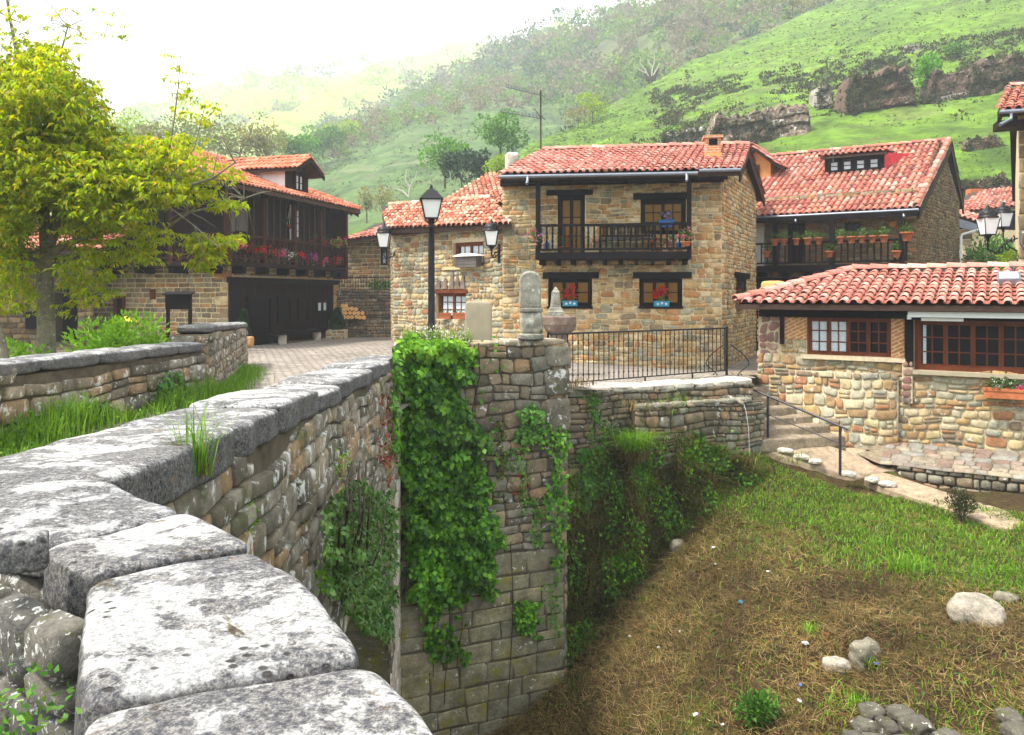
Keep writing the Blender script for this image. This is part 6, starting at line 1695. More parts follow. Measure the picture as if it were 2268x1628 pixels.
# twin lanterns on a scroll bracket
tw = thing('twin_lantern', 'pair of black wall lanterns on a scrolled iron bracket at the right edge', 'lantern', W(2245, 545, 20.8))
lantern(tw, W(2187, 520, 20.3), .98, crown=False); lantern(tw, W(2221, 503, 21.2), .85, crown=False)
mb = MB()
def spiral(c, r, t0, n, sg, ax):
    return [c + ax * (r * (1 - .75 * k / n) * math.cos(t0 + sg * 5.5 * k / n)) + V(0, 0, r * (1 - .75 * k / n) * math.sin(t0 + sg * 5.5 * k / n)) for k in range(n + 1)]
ax_ = (W(2250, 540, 20.9) - W(2187, 545, 20.3)); ax_.z = 0; ax_.normalize()
mb.tube([W(2252, 528, 20.9), W(2225, 538, 20.7), W(2205, 560, 20.5), W(2187, 552, 20.3), W(2187, 528, 20.3)], .022, 5)
mb.tube([W(2252, 556, 20.9), W(2236, 548, 20.8), W(2221, 530, 21.2), W(2221, 510, 21.2)], .02, 5)
for (x, y, r, s_) in ((2232, 546, .19, 1), (2214, 552, .13, -1), (2241, 530, .12, -1)): mb.tube(spiral(W(x, y, 20.7), r, 1.0, 22, s_, ax_), .018, 5)
mb.build('bracket', M['iron'], tw)

# ================================================================== SMALL HOUSES SEEN IN THE GAP
sm = thing('small_house', 'small house with a flat red roof seen in the gap at right', 'house', tuple(W(2190, 520, 42)))
A8, B8 = W(2110, 472, 40), W(2275, 455, 37); T8 = W(2150, 426, 44) - W(2116, 470, 40); L8 = T8.length
mb = MB(); tiles(mb, A8, B8, T8.normalized(), lambda s: L8 * min(1, .3 + s * 3), .24, .42, .092, 0, seed=85); slope_slab(mb, [A8, B8, B8 + T8, A8 + T8], .14, 1)
rf8 = mb.build('roof', [M['tile_mix'], M['under'], M['channel']], sm)
mb = MB(); p = W(2165, 428, 43.8); mb.box(p.x - .4, p.x + .4, p.y, p.y + .5, p.z - .6, p.z + .25); mb.build('chimney', M['terracotta'], rf8)
mb = MB(); mb.prism([(A8.x + .4, A8.y + .5, -2.5), (B8.x, B8.y + .5, -2.5), (B8.x + 2, 46, -2.5), (A8.x + 2.5, 46, -2.5)], (0, 0, A8.z + 2.4)); mb.build('wall', M['woodblack'], sm)
s2 = thing('small_outbuilding', 'narrow ochre outbuilding with a white drainpipe behind the brown gable', 'outbuilding', tuple(W(2135, 560, 35)))
F9 = Fr(tuple(W(2104, 600, 36))[:2], tuple(W(2152, 600, 35))[:2], -2.4)
mb = MB(); mb.prism([F9.p(0, 0, 0), F9.p(F9.w, 0, 0), F9.p(F9.w, -3, 0), F9.p(0, -3, 0)], (0, 0, W(0, 508, 35.5).z + 2.4), 0)
rubble(mb, F9.p(0, 0, 2), F9.u, F9.z, F9.w, W(0, 508, 35.5).z + .4, (.3, .6), (.22, .34), depth=.03, mi=1, seed=331)
mb.build('wall', [M['mortar'], M['ochre']], s2)
A9, B9 = W(2098, 474, 35), W(2182, 500, 34.4); 
T9 = W(2150, 455, 38) - W(2118, 478, 35)
mb = MB(); tiles(mb, A9, B9, V(.3, .9, .35).normalized(), lambda s: 1.6, .23, .4, .09, 0, seed=86); slope_slab(mb, [A9, B9, B9 + V(.5, 1.5, .58), A9 + V(.5, 1.5, .58)], .1, 1); mb.build('roof', [M['tile_red'], M['under'], M['channel']], s2)
mb = MB(); mb.obox(A9 + V(0, -.02, -.42), B9 - A9, V(0, .05, 0), V(0, 0, .36)); mb.build('fascia', M['zinc'], s2)
mb = MB(); mb.tube([W(2182, 505, 34.3), W(2131, 519, 34.8), W(2128, 525, 34.8), W(2128, 612, 34.8)], .05, 6); mb.build('drainpipe', M['whitemetal'], s2)

# ================================================================== DARK BARN AT THE FAR LEFT
ba = thing('dark_barn', 'shadowy dark barn behind the leafy tree at the left edge', 'barn', (-17, 28, -2.1))
F10 = Fr((-22, 28.4), (-14.5, 27.6), -2.3)
rc = F10.rect(118, 640, 172, 758)
mb = MB(); slab(mb, F10, F10.w, 3.9, [rc], 0, .6); rubble(mb, F10.p(0, 0, 0), F10.u, F10.z, F10.w, 3.9, (.25, .5), (.16, .26), holes=[rc], depth=.04, mi=1, seed=341)
mb.build('wall', [M['mortar_dark'], M['gablestone']], ba)
part_box(F10, ba, 'barn_door', 'woodblack', rc[0], rc[2], -.6, -.5, rc[1], rc[3])
a0, c0, a1, c1 = F10.rect(60, 690, 95, 728); part_box(F10, ba, 'window', 'woodblack', a0, a1, .05, .09, c0, c1)
A10, B10 = F10.p(-1, 1, 0), F10.p(F10.w + .8, 1, 0); A10.z = B10.z = W(0, 556, 27).z
T10 = -F10.n * 4 + V(0, 0, 1.5); mb = MB(); tiles(mb, A10, B10, T10.normalized(), lambda s: T10.length, .24, .4, .092, 0, seed=87); slope_slab(mb, [A10, B10, B10 + T10, A10 + T10], .14, 1); mb.build('roof', [M['tile_old'], M['under'], M['channel']], ba)

# ================================================================== VILLAGE WALLS, LOG PILE
vw = thing('stone_wall', 'tall grey garden wall behind the pile of logs', 'wall', (-7, 35.2, -1.7))
F11 = Fr((-8.2, 35.4), (-4.6, 35.0), -1.9)
mb = MB(); mb.obox(F11.p(0, 0, 0), F11.u * F11.w, -F11.n * .5, F11.z * 2.0, 0); rubble(mb, F11.p(0, 0, 0), F11.u, F11.z, F11.w, 2.05, (.18, .4), (.1, .2), depth=.05, mi=1, seed=351)
mb.build('wall_face', [M['mortar_dark'], M['oldwall']], vw)
lw = thing('stone_wall', 'low step of wall carrying the pile of sawn logs', 'wall', (-7, 34.4, -1.7))
F12 = Fr((-8.0, 34.6), (-4.6, 34.2), -1.9)
mb = MB(); mb.obox(F12.p(0, 0, 0), F12.u * F12.w, -F12.n * .75, F12.z * .74, 0); rubble(mb, F12.p(0, 0, 0), F12.u, F12.z, F12.w, .76, (.2, .4), (.1, .2), depth=.05, mi=1, seed=352)
mb.build('wall_face', [M['mortar_dark'], M['oldwall']], lw)
iron_fence(F11.p(.05, -.15, 2.0), F11.p(3.3, -.15, 2.0), .62, 26, 'low dark railing on top of the grey garden wall behind the logs', post=True)
M['log_end'] = plain('sawn_log_end', (.78, .42, .15), .8, .15, 14); M['log_bark'] = plain('log_bark', (.12, .05, .02), .9, .3, 10)
def log(P, r, ln, label):
    o_ = MB(); n = 12; d = V(.05, -1, 0).normalized(); s_ = V(1, .05, 0); vs = []
    for k in range(n):
        th = 2 * math.pi * k / n; e = s_ * math.cos(th) * r + V(0, 0, math.sin(th) * r); vs += [P + e, P + e - d * ln]
    t = thing('sawn_log', label, 'log', P, 0, 'sawn logs in the pile')
    o_.add(vs, [(2 * k, 2 * ((k + 1) % n), 2 * ((k + 1) % n) + 1, 2 * k + 1) for k in range(n)], 0, True); o_.build('bark', M['log_bark'], t)
    e_ = MB(); e_.add([P + d * .004 + (vs[2 * k] - P) * .97 for k in range(n)], [tuple(range(n))]); e_.build('cut_end', M['log_end'], t)
rows = [('bottom', 6, 762, 702.5, 8.9), ('second', 6, 757.5, 693.5, 9.0), ('third', 4, 761, 684.5, 9.2), ('top', 2, 757, 676.5, 9.6)]
for nm, cnt, x0, y, dx in rows:
    for i in range(cnt):
        log(W(x0 + dx * i + rng.uniform(-1, 1), y + rng.uniform(-.8, .8), 34.15), .092 * rng.uniform(.92, 1.06), .5, f'sawn orange log, {ords[i]} from the left in the {nm} row of the pile')
# topiary and planters by the timber house
def topiary(x, y, Y, w_, h_, label, pot):
    P = W(x, y, Y); t = thing('topiary', label, 'shrub', P)
    if pot:
        mb = MB(); mb.prism([P + V(-.38, -.35, -.05), P + V(.38, -.35, -.05), P + V(.38, .35, -.05), P + V(-.38, .35, -.05)], (0, 0, .42), 0)
        rubble(mb, P + V(-.38, -.35, -.05), (1, 0, 0), (0, 0, 1), .76, .42, (.15, .28), (.12, .2), depth=.03, gap=.03, mi=1, seed=int(x)); mb.build('planter', [M['mortar_pale'], M['pale']], t)
    n = 900; z = nr.uniform(0, 1, n) ** .8; th = nr.uniform(0, 2 * np.pi, n); r = w_ / 2 * (1 - z) ** .7 * nr.uniform(.75, 1.05, n) * (.6 + .6 * np.minimum(z * 4, .67))
    pos = np.array(P) + np.stack([r * np.cos(th), r * np.sin(th), (.4 if pot else .1) + z * h_], 1)
    D = np.stack([np.cos(th), np.sin(th), np.full(n, .9)], 1) + nr.normal(0, .4, (n, 3)); v, f = leaf_arrays(pos, D, rand_unit(n), .10, .06); mesh_np('foliage', v, f, M['topiary_lf'], t)
    mb = MB(); mb.lathe([(w_ * .33, .3 if pot else .1), (w_ * .30, h_ * .5 + .2), (.03, h_ + .2)], P, 8); mb.build('stem', M['topiary_lf'], t)
topiary(746, 750, 33.2, .72, .85, 'dark clipped conical shrub in a stone planter at the house corner', True)
topiary(540, 768, 26.6, .45, 1.1, 'slim dark clipped shrub beside the dark house door', False)
# ================================================================== STREET FURNITURE AND MONUMENTS
sl = thing('street_lamp', 'tall black street lamp with a four sided lantern on a plain post', 'street lamp', (W(955, 0, 17).x, 17, zg(-1.7, 17)))
P = W(955, 484, 17.0); zb0 = zg(-1.7, 17)
mb = MB(); mb.lathe([(.13, zb0), (.13, zb0 + .5), (.10, zb0 + .55), (.075, zb0 + .62), (.068, P.z - .5), (.062, P.z - .22), (.085, P.z - .20), (.085, P.z - .17), (.06, P.z - .15), (.06, P.z - .06), (.09, P.z - .04), (.03, P.z + .0)], (P.x, P.y, 0), 12); mb.build('post', M['iron'], sl)
def lantern4(par, P, hb, ht, h, rh):
    mb = MB(); r4 = math.sqrt(2); rt = math.pi / 4 + .12
    for k in range(4):
        th = rt + k * math.pi / 2
        c, s_ = math.cos(th), math.sin(th)
        mb.tube([P + V(hb * r4 * c, hb * r4 * s_, 0), P + V(ht * r4 * c, ht * r4 * s_, h)], .013, 4, smooth=False)
        mb.tube([P + V(.05 * c, .05 * s_, -.12), P + V(hb * 1.1 * c, hb * 1.1 * s_, -.06), P + V(hb * r4 * c, hb * r4 * s_, 0)], .012, 4)
    mb.lathe([(hb * r4 * 1.05, -.012), (hb * r4 * 1.05, .014)], P, 4, smooth=False, rot=rt)
    mb.lathe([(ht * r4 * 1.16, h), (ht * r4 * 1.18, h + .02), (ht * r4 * .42, h + rh * .62), (ht * .34 * r4, h + rh * .66), (.04, h + rh * .78), (.045, h + rh * .86), (.004, h + rh)], P, 4, smooth=False, rot=rt)
    o = mb.build('lantern', M['iron'], par)
    mb = MB(); mb.lathe([(hb * r4 * .92, .014), (ht * r4 * .95, h - .002)], P, 4, smooth=False, rot=rt); mb.build('pane', M['frost'], o)
lantern4(sl, P, .135, .215, .385, .34)

def wall_lantern(P, s, wallP, label):
    t = thing('wall_lantern', label, 'lantern', wallP)
    lantern(t, P, s, crown=False)
    d = Vector(wallP) - Vector(P); d.z = 0
    mb = MB(); e = Vector(P) + V(0, 0, -.16 * s)
    mb.tube([e + V(0, 0, .05), e + V(0, 0, -.12), e + d * .3 + V(0, 0, -.2), e + d * .75 + V(0, 0, -.10), Vector(wallP) + V(0, 0, -.05)], .022, 5)
    mb.tube([e + d * .2 + V(0, 0, -.18), e + d * .45 + V(0, 0, -.02), e + d * .8 + V(0, 0, -.02), e + d * .98 + V(0, 0, .12)], .016, 5)
    mb.tube(spiral(e + d * .55 + V(0, 0, -.1), .08, .5, 16, 1, d.normalized()), .013, 4)
    w0 = Vector(wallP); mb.box(w0.x - .045, w0.x + .045, w0.y - .03, w0.y + .03, w0.z - .38, w0.z + .22); mb.build('bracket', M['iron'], t)
a, c = F1.px(1104, 552, .0)
wall_lantern(W(1088, 544, 23.75), 1.0, W(1105, 556, 24.35), 'black wall lantern on a bracket at the corner of the central house')
wall_lantern(W(850, 548, 26.9), 1.08, W(876, 556, 27.7), 'black wall lantern on a scroll bracket at the far end of the low house')

ms = thing('stone_slab', 'plain upright beige stone slab standing behind the ivy wall', 'monument', W(1059, 760, 15.9))
p0, p1 = W(1030, 770, 15.9), W(1089, 668, 15.9)
v, f = block_geo([(p0.x, 15.82), (p1.x, 15.86), (p1.x, 16.0), (p0.x, 15.96)], zg(-.6, 15.9) - .05, p1.z, 14, 16, .006, 2, .002, 3); mesh_np('slab', v, f, M['slabstone'], ms, True)
ste = thing('stone_stele', 'weathered round topped granite stele on a pedestal standing on the wall', 'monument', W(1176, 752, 14.75))
bx_ = W(1176, 752, 14.75)
def sbox(w2, d2, y0, y1, k, seed, nm, amp=.02, dx=0):
    z0, z1 = W(0, y1, 14.75).z, W(0, y0, 14.75).z; c = bx_.x + dx
    v, f = block_geo([(c - w2, 14.75 - d2), (c + w2, 14.75 - d2), (c + w2, 14.75 + d2), (c - w2, 14.75 + d2)], z0, z1, 16, k, amp, 5, .008, seed); return mesh_np(nm, v, f, M['stele'], ste, True)
sbox(.235, .2, 738, 752, 7, 4, 'pedestal'); sbox(.20, .17, 690, 739, 8, 5, 'pedestal'); sbox(.225, .19, 681, 692, 6, 6, 'pedestal_cap', .02)
# round topped shaft
mb = MB(); w2 = .195; z0, z1 = W(0, 683, 14.75).z, W(0, 600, 14.75).z; pts = [(-w2, z0), (w2, z0), (w2, z1 - w2 * .8)]
for k in range(1, 10): th = math.pi * k / 10; pts.append((w2 * math.cos(th), z1 - w2 * .8 + w2 * .8 * math.sin(th)))
pts.append((-w2, z1 - w2 * .8))
for ya, sc_, yb in ((14.62, .93, 14.58),):
    n = len(pts); cz = (z0 + z1) / 2
    ring = [[V(bx_.x - .02 + a * s_, y, cz + (z - cz) * s_) for a, z in pts] for y, s_ in ((14.60, .90), (14.63, 1), (14.86, 1), (14.89, .9))]
    vs = sum(ring, []); fs_ = [tuple(range(n)), tuple(range(3 * n, 4 * n))[::-1]]
    for r_ in range(3): fs_ += [(r_ * n + k, r_ * n + (k + 1) % n, (r_ + 1) * n + (k + 1) % n, (r_ + 1) * n + k) for k in range(n)]
    mb.add(vs, [q[::-1] for q in fs_])
mb.build('shaft', M['stele'], ste)
fo = thing('stone_fountain', 'stone fountain with a wide basin and a small pyramid topped pillar', 'fountain', W(1238, 800, 19.2))
P = W(1238, 650, 19.2); zz = lambda y: W(0, y, 19.2).z
mb = MB(); r_ = .42
mb.lathe([(.30, zz(815)), (.28, zz(760)), (.22, zz(750)), (.24, zz(738)), (.36, zz(733)), (.40, zz(724)), (.43, zz(718)), (.43, zz(702)), (.38, zz(700)), (.36, zz(707)), (.05, zz(709))], (P.x, P.y, 0), 8, smooth=False, rot=.4); mb.build('basin', M['fountain'], fo)
P2 = W(1230, 650, 19.2)
mb = MB(); mb.lathe([(.26, zz(708)), (.26, zz(690)), (.22, zz(688)), (.20, zz(682)), (.17, zz(681)), (.125, zz(650)), (.13, zz(649)), (.13, zz(647)), (.01, zz(635))], (P2.x, P2.y, 0), 4, smooth=False, rot=.8); mb.build('pillar', M['stele'], fo)

sg = thing('notice_board', 'dark wooden notice board on two posts in front of the stone house side', 'notice board', W(396, 760, 22))
Ys = 22.0
for x in (372, 421):
    p = W(x, 652, Ys); mb = MB(); mb.box(p.x - .04, p.x + .04, Ys - .04, Ys + .04, -2.15, p.z + .02); mb.build('post', M['woodblack'], sg)
p0, p1 = W(369, 685, Ys), W(425, 652, Ys); mb = MB(); mb.box(p0.x, p1.x, Ys - .10, Ys - .045, p0.z, p1.z); mb.build('board', M['woodblack'], sg)
mb = MB(); mb.prism([(p0.x - .05, Ys - .2, p1.z - .02), (p1.x + .05, Ys - .2, p1.z - .02), (p1.x + .05, Ys + .12, p1.z + .05), (p0.x - .05, Ys + .12, p1.z + .05)], (0, 0, .03)); mb.build('board_roof', M['woodblack'], sg)
P = W(281, 720, 21.5); t = thing('litter_bin', 'round bin with a yellow conical lid beyond the bright hedge', 'bin', (P.x, P.y, -2.1))
mb = MB(); mb.lathe([(.20, -2.15), (.22, W(0, 714, 21.5).z)], (P.x, P.y, 0), 12); mb.build('body', M['tan'], t)
mb = MB(); mb.lathe([(.28, W(0, 713, 21.5).z), (.26, W(0, 711, 21.5).z), (.03, W(0, 700, 21.5).z)], (P.x, P.y, 0), 12); mb.build('lid', M['yelpaint'], t)
v, f = rock_geo(W(552, 757, 25.5), .14, .14, .17, 8, 6, .06, 2, .2, 9); tag(mesh_np('stone_block', v, f, M['ochre'], None, True), 'small squared ochre block at the end of the stump wall', 'stone')

# ================================================================== BANK: grass, straw, litter, stones
def project(P):
    P = np.asarray(P); return CX + FPX * P[:, 0] / P[:, 1], HY - FPX * P[:, 2] / P[:, 1]
def bank_points(n, dens):
    out = []; need = n
    xs = nr.uniform(-1.6, 12.5, n * 3); ys = nr.uniform(6.0, 18.4, n * 3)
    for x, y in zip(xs, ys):
        if y > 13.9 + (x + 1.95) * .42 and x < 1.0: continue
        if x >= 1.0 and x < 5.35 and y > 15.62 + (x - 1.08) * .42 - (.26 if x > 2.4 else 0): continue
        if x >= 5.35 and y > 17.45 - (x - 5.35) * .75: continue
        z = zbank(x, y); px = CX + FPX * x / y; py = HY - FPX * z / y
        if px > 2950 or px < 850 or py > 1760: continue
        if rng.random() > dens(px, py, x, y): continue
        out.append((x, y, z))
        if len(out) >= n: break
    return np.array(out)
def greenness(px, py, x, y):
    """where the bank is green rather than strawy"""
    g = 0.0
    g += max(0, 1 - abs(py - (985 + (px - 1600) * .32)) / 150) * (1 if px > 1500 else .3)
    g += .75 * math.exp(-(((px - 1960) / 190) ** 2 + ((py - 1230) / 70) ** 2))
    g += .8 * max(0, 1 - max(0, py - (1010 + max(0, px - 1640) * .36)) / 170) * (1 if px > 1560 else 0)
    g += .6 * math.exp(-(((px - 1700) / 200) ** 2 + ((py - 1120) / 80) ** 2))
    g += .7 * math.exp(-(((px - 1900) / 110) ** 2 + ((py - 1560) / 40) ** 2)) + .6 * math.exp(-(((px - 2130) / 120) ** 2 + ((py - 1600) / 50) ** 2))
    g += .4 * noise.noise(Vector((x * .8, y * .8, 0)))
    return max(0.02, min(1, g))
P = bank_points(60000, lambda px, py, x, y: greenness(px, py, x, y) ** 1.2)
v, f = blades(P, nr.uniform(.03, .105, len(P)) , nr.uniform(.010, .018, len(P)), .8, .6)
o = mesh_np('grass', v, f, M['grass_bl']); tag(o, 'short green grass growing over the upper river bank', 'grass', kind='stuff')
P = bank_points(80000, lambda px, py, x, y: max(.12, 1.0 - greenness(px, py, x, y) * 1.0) * (.75 + .5 * noise.noise(Vector((x * 1.3, y * 1.3, 6)))))
n = len(P); h_ = n // 2; D = rand_unit(n); D[:, 2] = np.abs(D[:, 2]) * .28 + .02
A_1 = leaf_arrays(P[:h_] + np.array([0, 0, .02]) + nr.uniform(0, .05, (h_, 1)) * np.array([[0, 0, 1.0]]), D[:h_], rand_unit(h_), nr.uniform(.07, .24, h_), nr.uniform(.006, .012, h_), .12)
A_2 = blades(P[h_:], nr.uniform(.05, .15, n - h_), nr.uniform(.006, .011, n - h_), 2.4, .5)
v, f = join_arrays([A_1, A_2])
o = mesh_np('dry_grass', v, f, M['straw_bl']); tag(o, 'matted dry straw and cut stalks covering the lower river bank', 'dry grass', kind='stuff')
P = bank_points(9000, lambda px, py, x, y: .05 + .95 * math.exp(-(((px - 1420) / 210) ** 2 + ((py - 1130) / 190) ** 2)) + .5 * math.exp(-(((px - 1290) / 70) ** 2 + ((py - 1350) / 170) ** 2)))
v, f = blades(P, nr.uniform(.06, .24, len(P)), nr.uniform(.012, .025, len(P)), 1.2, .8)
v2, f2 = leaf_arrays(P + rand_unit(len(P)) * .06, rand_unit(len(P)) + np.array([0, -.5, .2]), rand_unit(len(P)), nr.uniform(.05, .12, len(P)), nr.uniform(.03, .05, len(P)))
v3, f3 = join_arrays([(v, f), (v2, f2)])
o = mesh_np('moss_growth', v3, f3, M['moss_bl']); tag(o, 'dark mossy growth on the steep earth under the retaining wall', 'moss', kind='stuff')

def tuft(name, label, P, n, h, spread, mat, wd=.014, cat='grass tuft', lean=.7, extra=None):
    P = np.array(P); q = nr.normal(0, spread, (n, 3)); q[:, 2] *= .3
    v, f = blades(P + q, nr.uniform(.5, 1.1, n) * h, wd, lean, .7); o = mesh_np(name, v, f, M[mat]); return tag(o, label, cat)
def on_bank(x, y):
    d = W(x, y, 1.0); lo = None
    for Y in np.arange(7.0, 18.2, .05):
        if (d * Y).z <= zbank((d * Y).x, Y): return d * float(Y)
    return d * 14.0
for i, (x, y, n, h, s_, m_, lab) in enumerate(((2010, 1265, 160, .26, .14, 'grass_bl', 'bright green grass tuft low on the bank, left of the pale boulder'), (1945, 1215, 120, .22, .12, 'grass_bl', 'green grass tuft on the bank above the brightest tuft'),
        (1795, 1405, 70, .16, .06, 'bright_lf', 'small lone green weed in the middle of the straw'), (1930, 1475, 60, .16, .06, 'grass_bl', 'small grass tuft just right of the square grey stone'),
        (1610, 1030, 200, .3, .14, 'grass_bl', 'green grass clump below the retaining wall corner'), (1750, 1020, 180, .24, .2, 'grass_bl', 'bright grass strip against the whitish kerb stones'))):
    tuft('grass' if s_ > .1 else 'grass_tuft', lab, on_bank(x, y), n, h, s_, m_)
a, c = FT.px(1393, 985, .3); pt = FT.p(a, .36, c)
tuft('grass_tuft', 'big shaggy grass tussock hanging from the retaining wall', pt + V(0, -.25, 0), 420, .42, .16, 'grass_bl', .016, lean=1.3)
tuft('grass_tuft', 'dry yellow stalks drooping under the shaggy tussock', pt + V(.05, -.1, -.25), 160, .35, .12, 'straw_bl', .012, lean=1.4)
a, c = FT.px(1490, 876, .15); tuft('grass', 'yellow green grass along the ledge of the retaining wall', FT.p(a, .13, hL + .03), 160, .16, .28, 'grass_bl', .012)
a, c = FT.px(1400, 885, .15); tuft('dry_grass', 'dry straw on the left part of the wall ledge', FT.p(a, .15, hL + .03), 150, .16, .25, 'straw_bl', .012)
tuft('grass_tuft', 'dry yellow grass at the foot of the fence, beside the corner block', FT.p(.25, -.05, hT + .14), 120, .16, .14, 'straw_bl', .012)

def shrub(name, label, P, w_, h_, n, L, mat, cat='shrub', d_=None, stemmat='bark_dark', up=.6, wf=.55):
    t = thing(name, label, cat, P); P = Vector(P); d_ = d_ or w_
    k = 7; C = [np.array(P) + np.array([rng.uniform(-.28, .28) * w_, rng.uniform(-.28, .28) * d_, rng.uniform(.3, .75) * h_]) for _ in range(k)]
    idx = nr.integers(0, k, n); q = rand_unit(n) * nr.uniform(.3, 1, (n, 1)) ** .5
    pos = np.array(C)[idx] + q * np.array([w_ * .3, d_ * .3, h_ * .32]); pos[:, 2] = np.maximum(pos[:, 2], P.z + .02)
    D = q + np.array([0, 0, up]) + nr.normal(0, .45, (n, 3)); v, f = leaf_arrays(pos, D, rand_unit(n), nr.uniform(.6, 1.3, n) * L, nr.uniform(.7, 1.2, n) * L * wf); mesh_np('foliage', v, f, M[mat], t)
    mb = MB()
    for c_ in C: mb.tube([P + V(0, 0, -.05), (P + Vector(c_)) / 2 + V(0, 0, -.05), Vector(c_)], [.018, .012, .005], 5)
    mb.build('stem', M[stemmat], t); return t
p_ = on_bank(2127, 1162); shrub('lavender_shrub', 'grey green bushy shrub beside the trodden path on the bank', p_, .48, .62, 900, .07, 'scrub_lf', wf=.3, up=1.2)
p_ = on_bank(1668, 1610); shrub('green_shrub', 'lush green shrub at the bottom of the straw bank', p_, .46, .50, 700, .075, 'green_lf')
def boulder(x, y, sx, sy, sz, rot, sd_, mat, label, k=2.25, lift=.32):
    p = on_bank(x, y); v, f = rock_geo(p + V(0, 0, sz * lift), sx, sy, sz, 20, k, .14, 1.3, rot, sd_, fine=.12); return tag(mesh_np('boulder', v, f, M[mat], None, True), label, 'boulder')
M['boulder'] = stone_mat('pale_boulder', [(.34, .30, .235)], lichen=.12, dark=.6, sc=1.6)
M['heap'] = stone_mat('mossy_heap_stone', [(.12, .105, .075), (.155, .13, .09), (.10, .09, .07)], lichen=.12, moss=.5, dark=.4, sc=1.6)
M['boulder2'] = stone_mat('grey_flat_stone', [(.21, .19, .14)], lichen=.05, dark=.4, sc=1.5)
boulder(2163, 1372, .34, .24, .24, -.45, 5, 'boulder', 'large pale rounded boulder on the straw bank')
boulder(2228, 1330, .16, .10, .09, -.6, 7, 'boulder2', 'small flat brown stone just right of the pale boulder')
boulder(1915, 1462, .19, .12, .19, .4, 9, 'boulder2', 'square grey upright stone on the straw', 5)
boulder(1853, 1478, .19, .13, .09, -.2, 11, 'boulder', 'low pale grey stone left of the square stone', 2.6)
boulder(1500, 1215, .16, .12, .14, .2, 13, 'boulder2', 'mossy stone half sunk at the foot of the steep earth')
for i, (x, y, sx, lab) in enumerate(((1905, 1580, .17, 'left'), (1975, 1575, .19, 'right'))):
    pass
P = bank_points(5200, lambda px, py, x, y: max(0, noise.noise(Vector((x * .55, y * .55, 8))) * 1.6 + .15))
n = len(P); v, f = leaf_arrays(P + np.array([0, 0, .03]), rand_unit(n) + np.array([0, 0, .4]), rand_unit(n) + np.array([0, 0, 1.0]), nr.uniform(.03, .075, n), nr.uniform(.02, .045, n))
o = mesh_np('weeds', v, f, M['pot_lf']); tag(o, 'small dark green broad leaved weeds among the straw', 'weeds', kind='stuff')
dw = thing('stone_heap', 'remnant of rough dry stone wall at the bottom edge of the bank', 'wall', on_bank(1960, 1600))
for i, (x, y, sx, sz) in enumerate(((1930, 1575, .15, .06), (1995, 1580, .15, .06), (1915, 1612, .14, .085), (1965, 1612, .11, .09), (2030, 1612, .18, .1), (1890, 1640, .1, .08), (1940, 1650, .16, .09), (2010, 1655, .2, .1), (2100, 1640, .14, .09), (2235, 1590, .12, .07), (2255, 1625, .14, .09))):
    p = on_bank(x, y + 20); d = p.length; v, f = rock_geo(W(x, y, p.y - .12), sx * .95, .14, sz, 10, 3.4, .2, 1.5, .1 * (i % 3), i + 31); mesh_np('stone', v, f, M['heap'], dw, True)
tuft('weeds', 'yellow moss and weeds above the stone heap', on_bank(1890, 1560), 260, .12, .22, 'bright_lf', .014)
# scattered litter
def scrap(x, y, s_, mat, label, sd_, group=None):
    p = on_bank(x, y); v, f = rock_geo(p + V(0, 0, .05), s_, s_ * .6, s_ * .4, 4, 3, .5, 1.2, sd_ * .7, sd_); return tag(mesh_np('litter_scrap', v, f, M[mat], None, False), label, 'litter', group)
for i, (x, y, s_, m_, lab) in enumerate(((1395, 1415, .035, 'litter', 'crumpled white paper lowest left on the dark straw'), (1458, 1440, .025, 'litter', 'pale blue white scrap right of the lowest left paper'), (1580, 1218, .04, 'litter', 'white scrap nearest the foot of the retaining wall'),
        (1585, 1255, .035, 'litter', 'white and red scrap just below the highest white scrap'), (1640, 1340, .045, 'teal', 'teal and white tube lying in the straw'), (1783, 1432, .045, 'litter', 'white plastic bits left of the low pale stone'), (1700, 1272, .025, 'litter', 'tiny pale violet scrap in the upper straw'),
        (1540, 1590, .04, 'litter', 'white wrapper low in the middle of the bank'), (1772, 1525, .03, 'litterblue', 'blue and white scrap below the low pale stone'), (1940, 1478, .03, 'litterblue', 'blue scrap just below the square grey stone'), (1830, 1412, .03, 'litterorange', 'orange tile fragment left of the square grey stone'),
        (1822, 1395, .04, 'boulder', 'cream stone chip above the orange fragment'), (1505, 1405, .025, 'litter', 'tiny white dot of paper in the dark straw'), (1770, 1560, .035, 'litter', 'white scrap in front of the green shrub, toward the stone heap'), (1600, 1612, .03, 'litter', 'white scrap at the bottom edge left of the green shrub'))):
    scrap(x, y, s_, m_, lab, i + 3)

# growth on the overgrown earth under the wall
idx = nr.integers(0, len(EARTH), 16000); E_ = EARTH[idx] + nr.normal(0, .05, (16000, 3))
gn = np.array([noise.noise(Vector(p) * 1.1) for p in E_])
for sel, mt, H_, nm, lab in ((gn < .05, 'moss_bl', .22, 'moss_growth', 'brown withered growth hanging on the steep earth below the wall'), ((gn >= .02) & (gn < .3), 'straw_bl', .2, 'dry_grass', 'dry hanging grass on the steep earth below the wall'), (gn > .12, 'grass_bl', .2, 'grass', 'green grass patches on the steep earth below the wall')):
    Q = E_[sel]; v, f = blades(Q, nr.uniform(.3, 1.1, len(Q)) * H_, nr.uniform(.010, .02, len(Q)), 1.3, .9); n_ = len(Q)
    v2, f2 = leaf_arrays(Q, nr.normal(0, .5, (n_, 3)) + np.array([.2, -.5, -.7]), rand_unit(n_), nr.uniform(.08, .22, n_), nr.uniform(.010, .022, n_)); v3, f3 = join_arrays([(v, f), (v2, f2)])
    tag(mesh_np(nm, v3, f3, M[mt]), lab, 'undergrowth', kind='stuff')
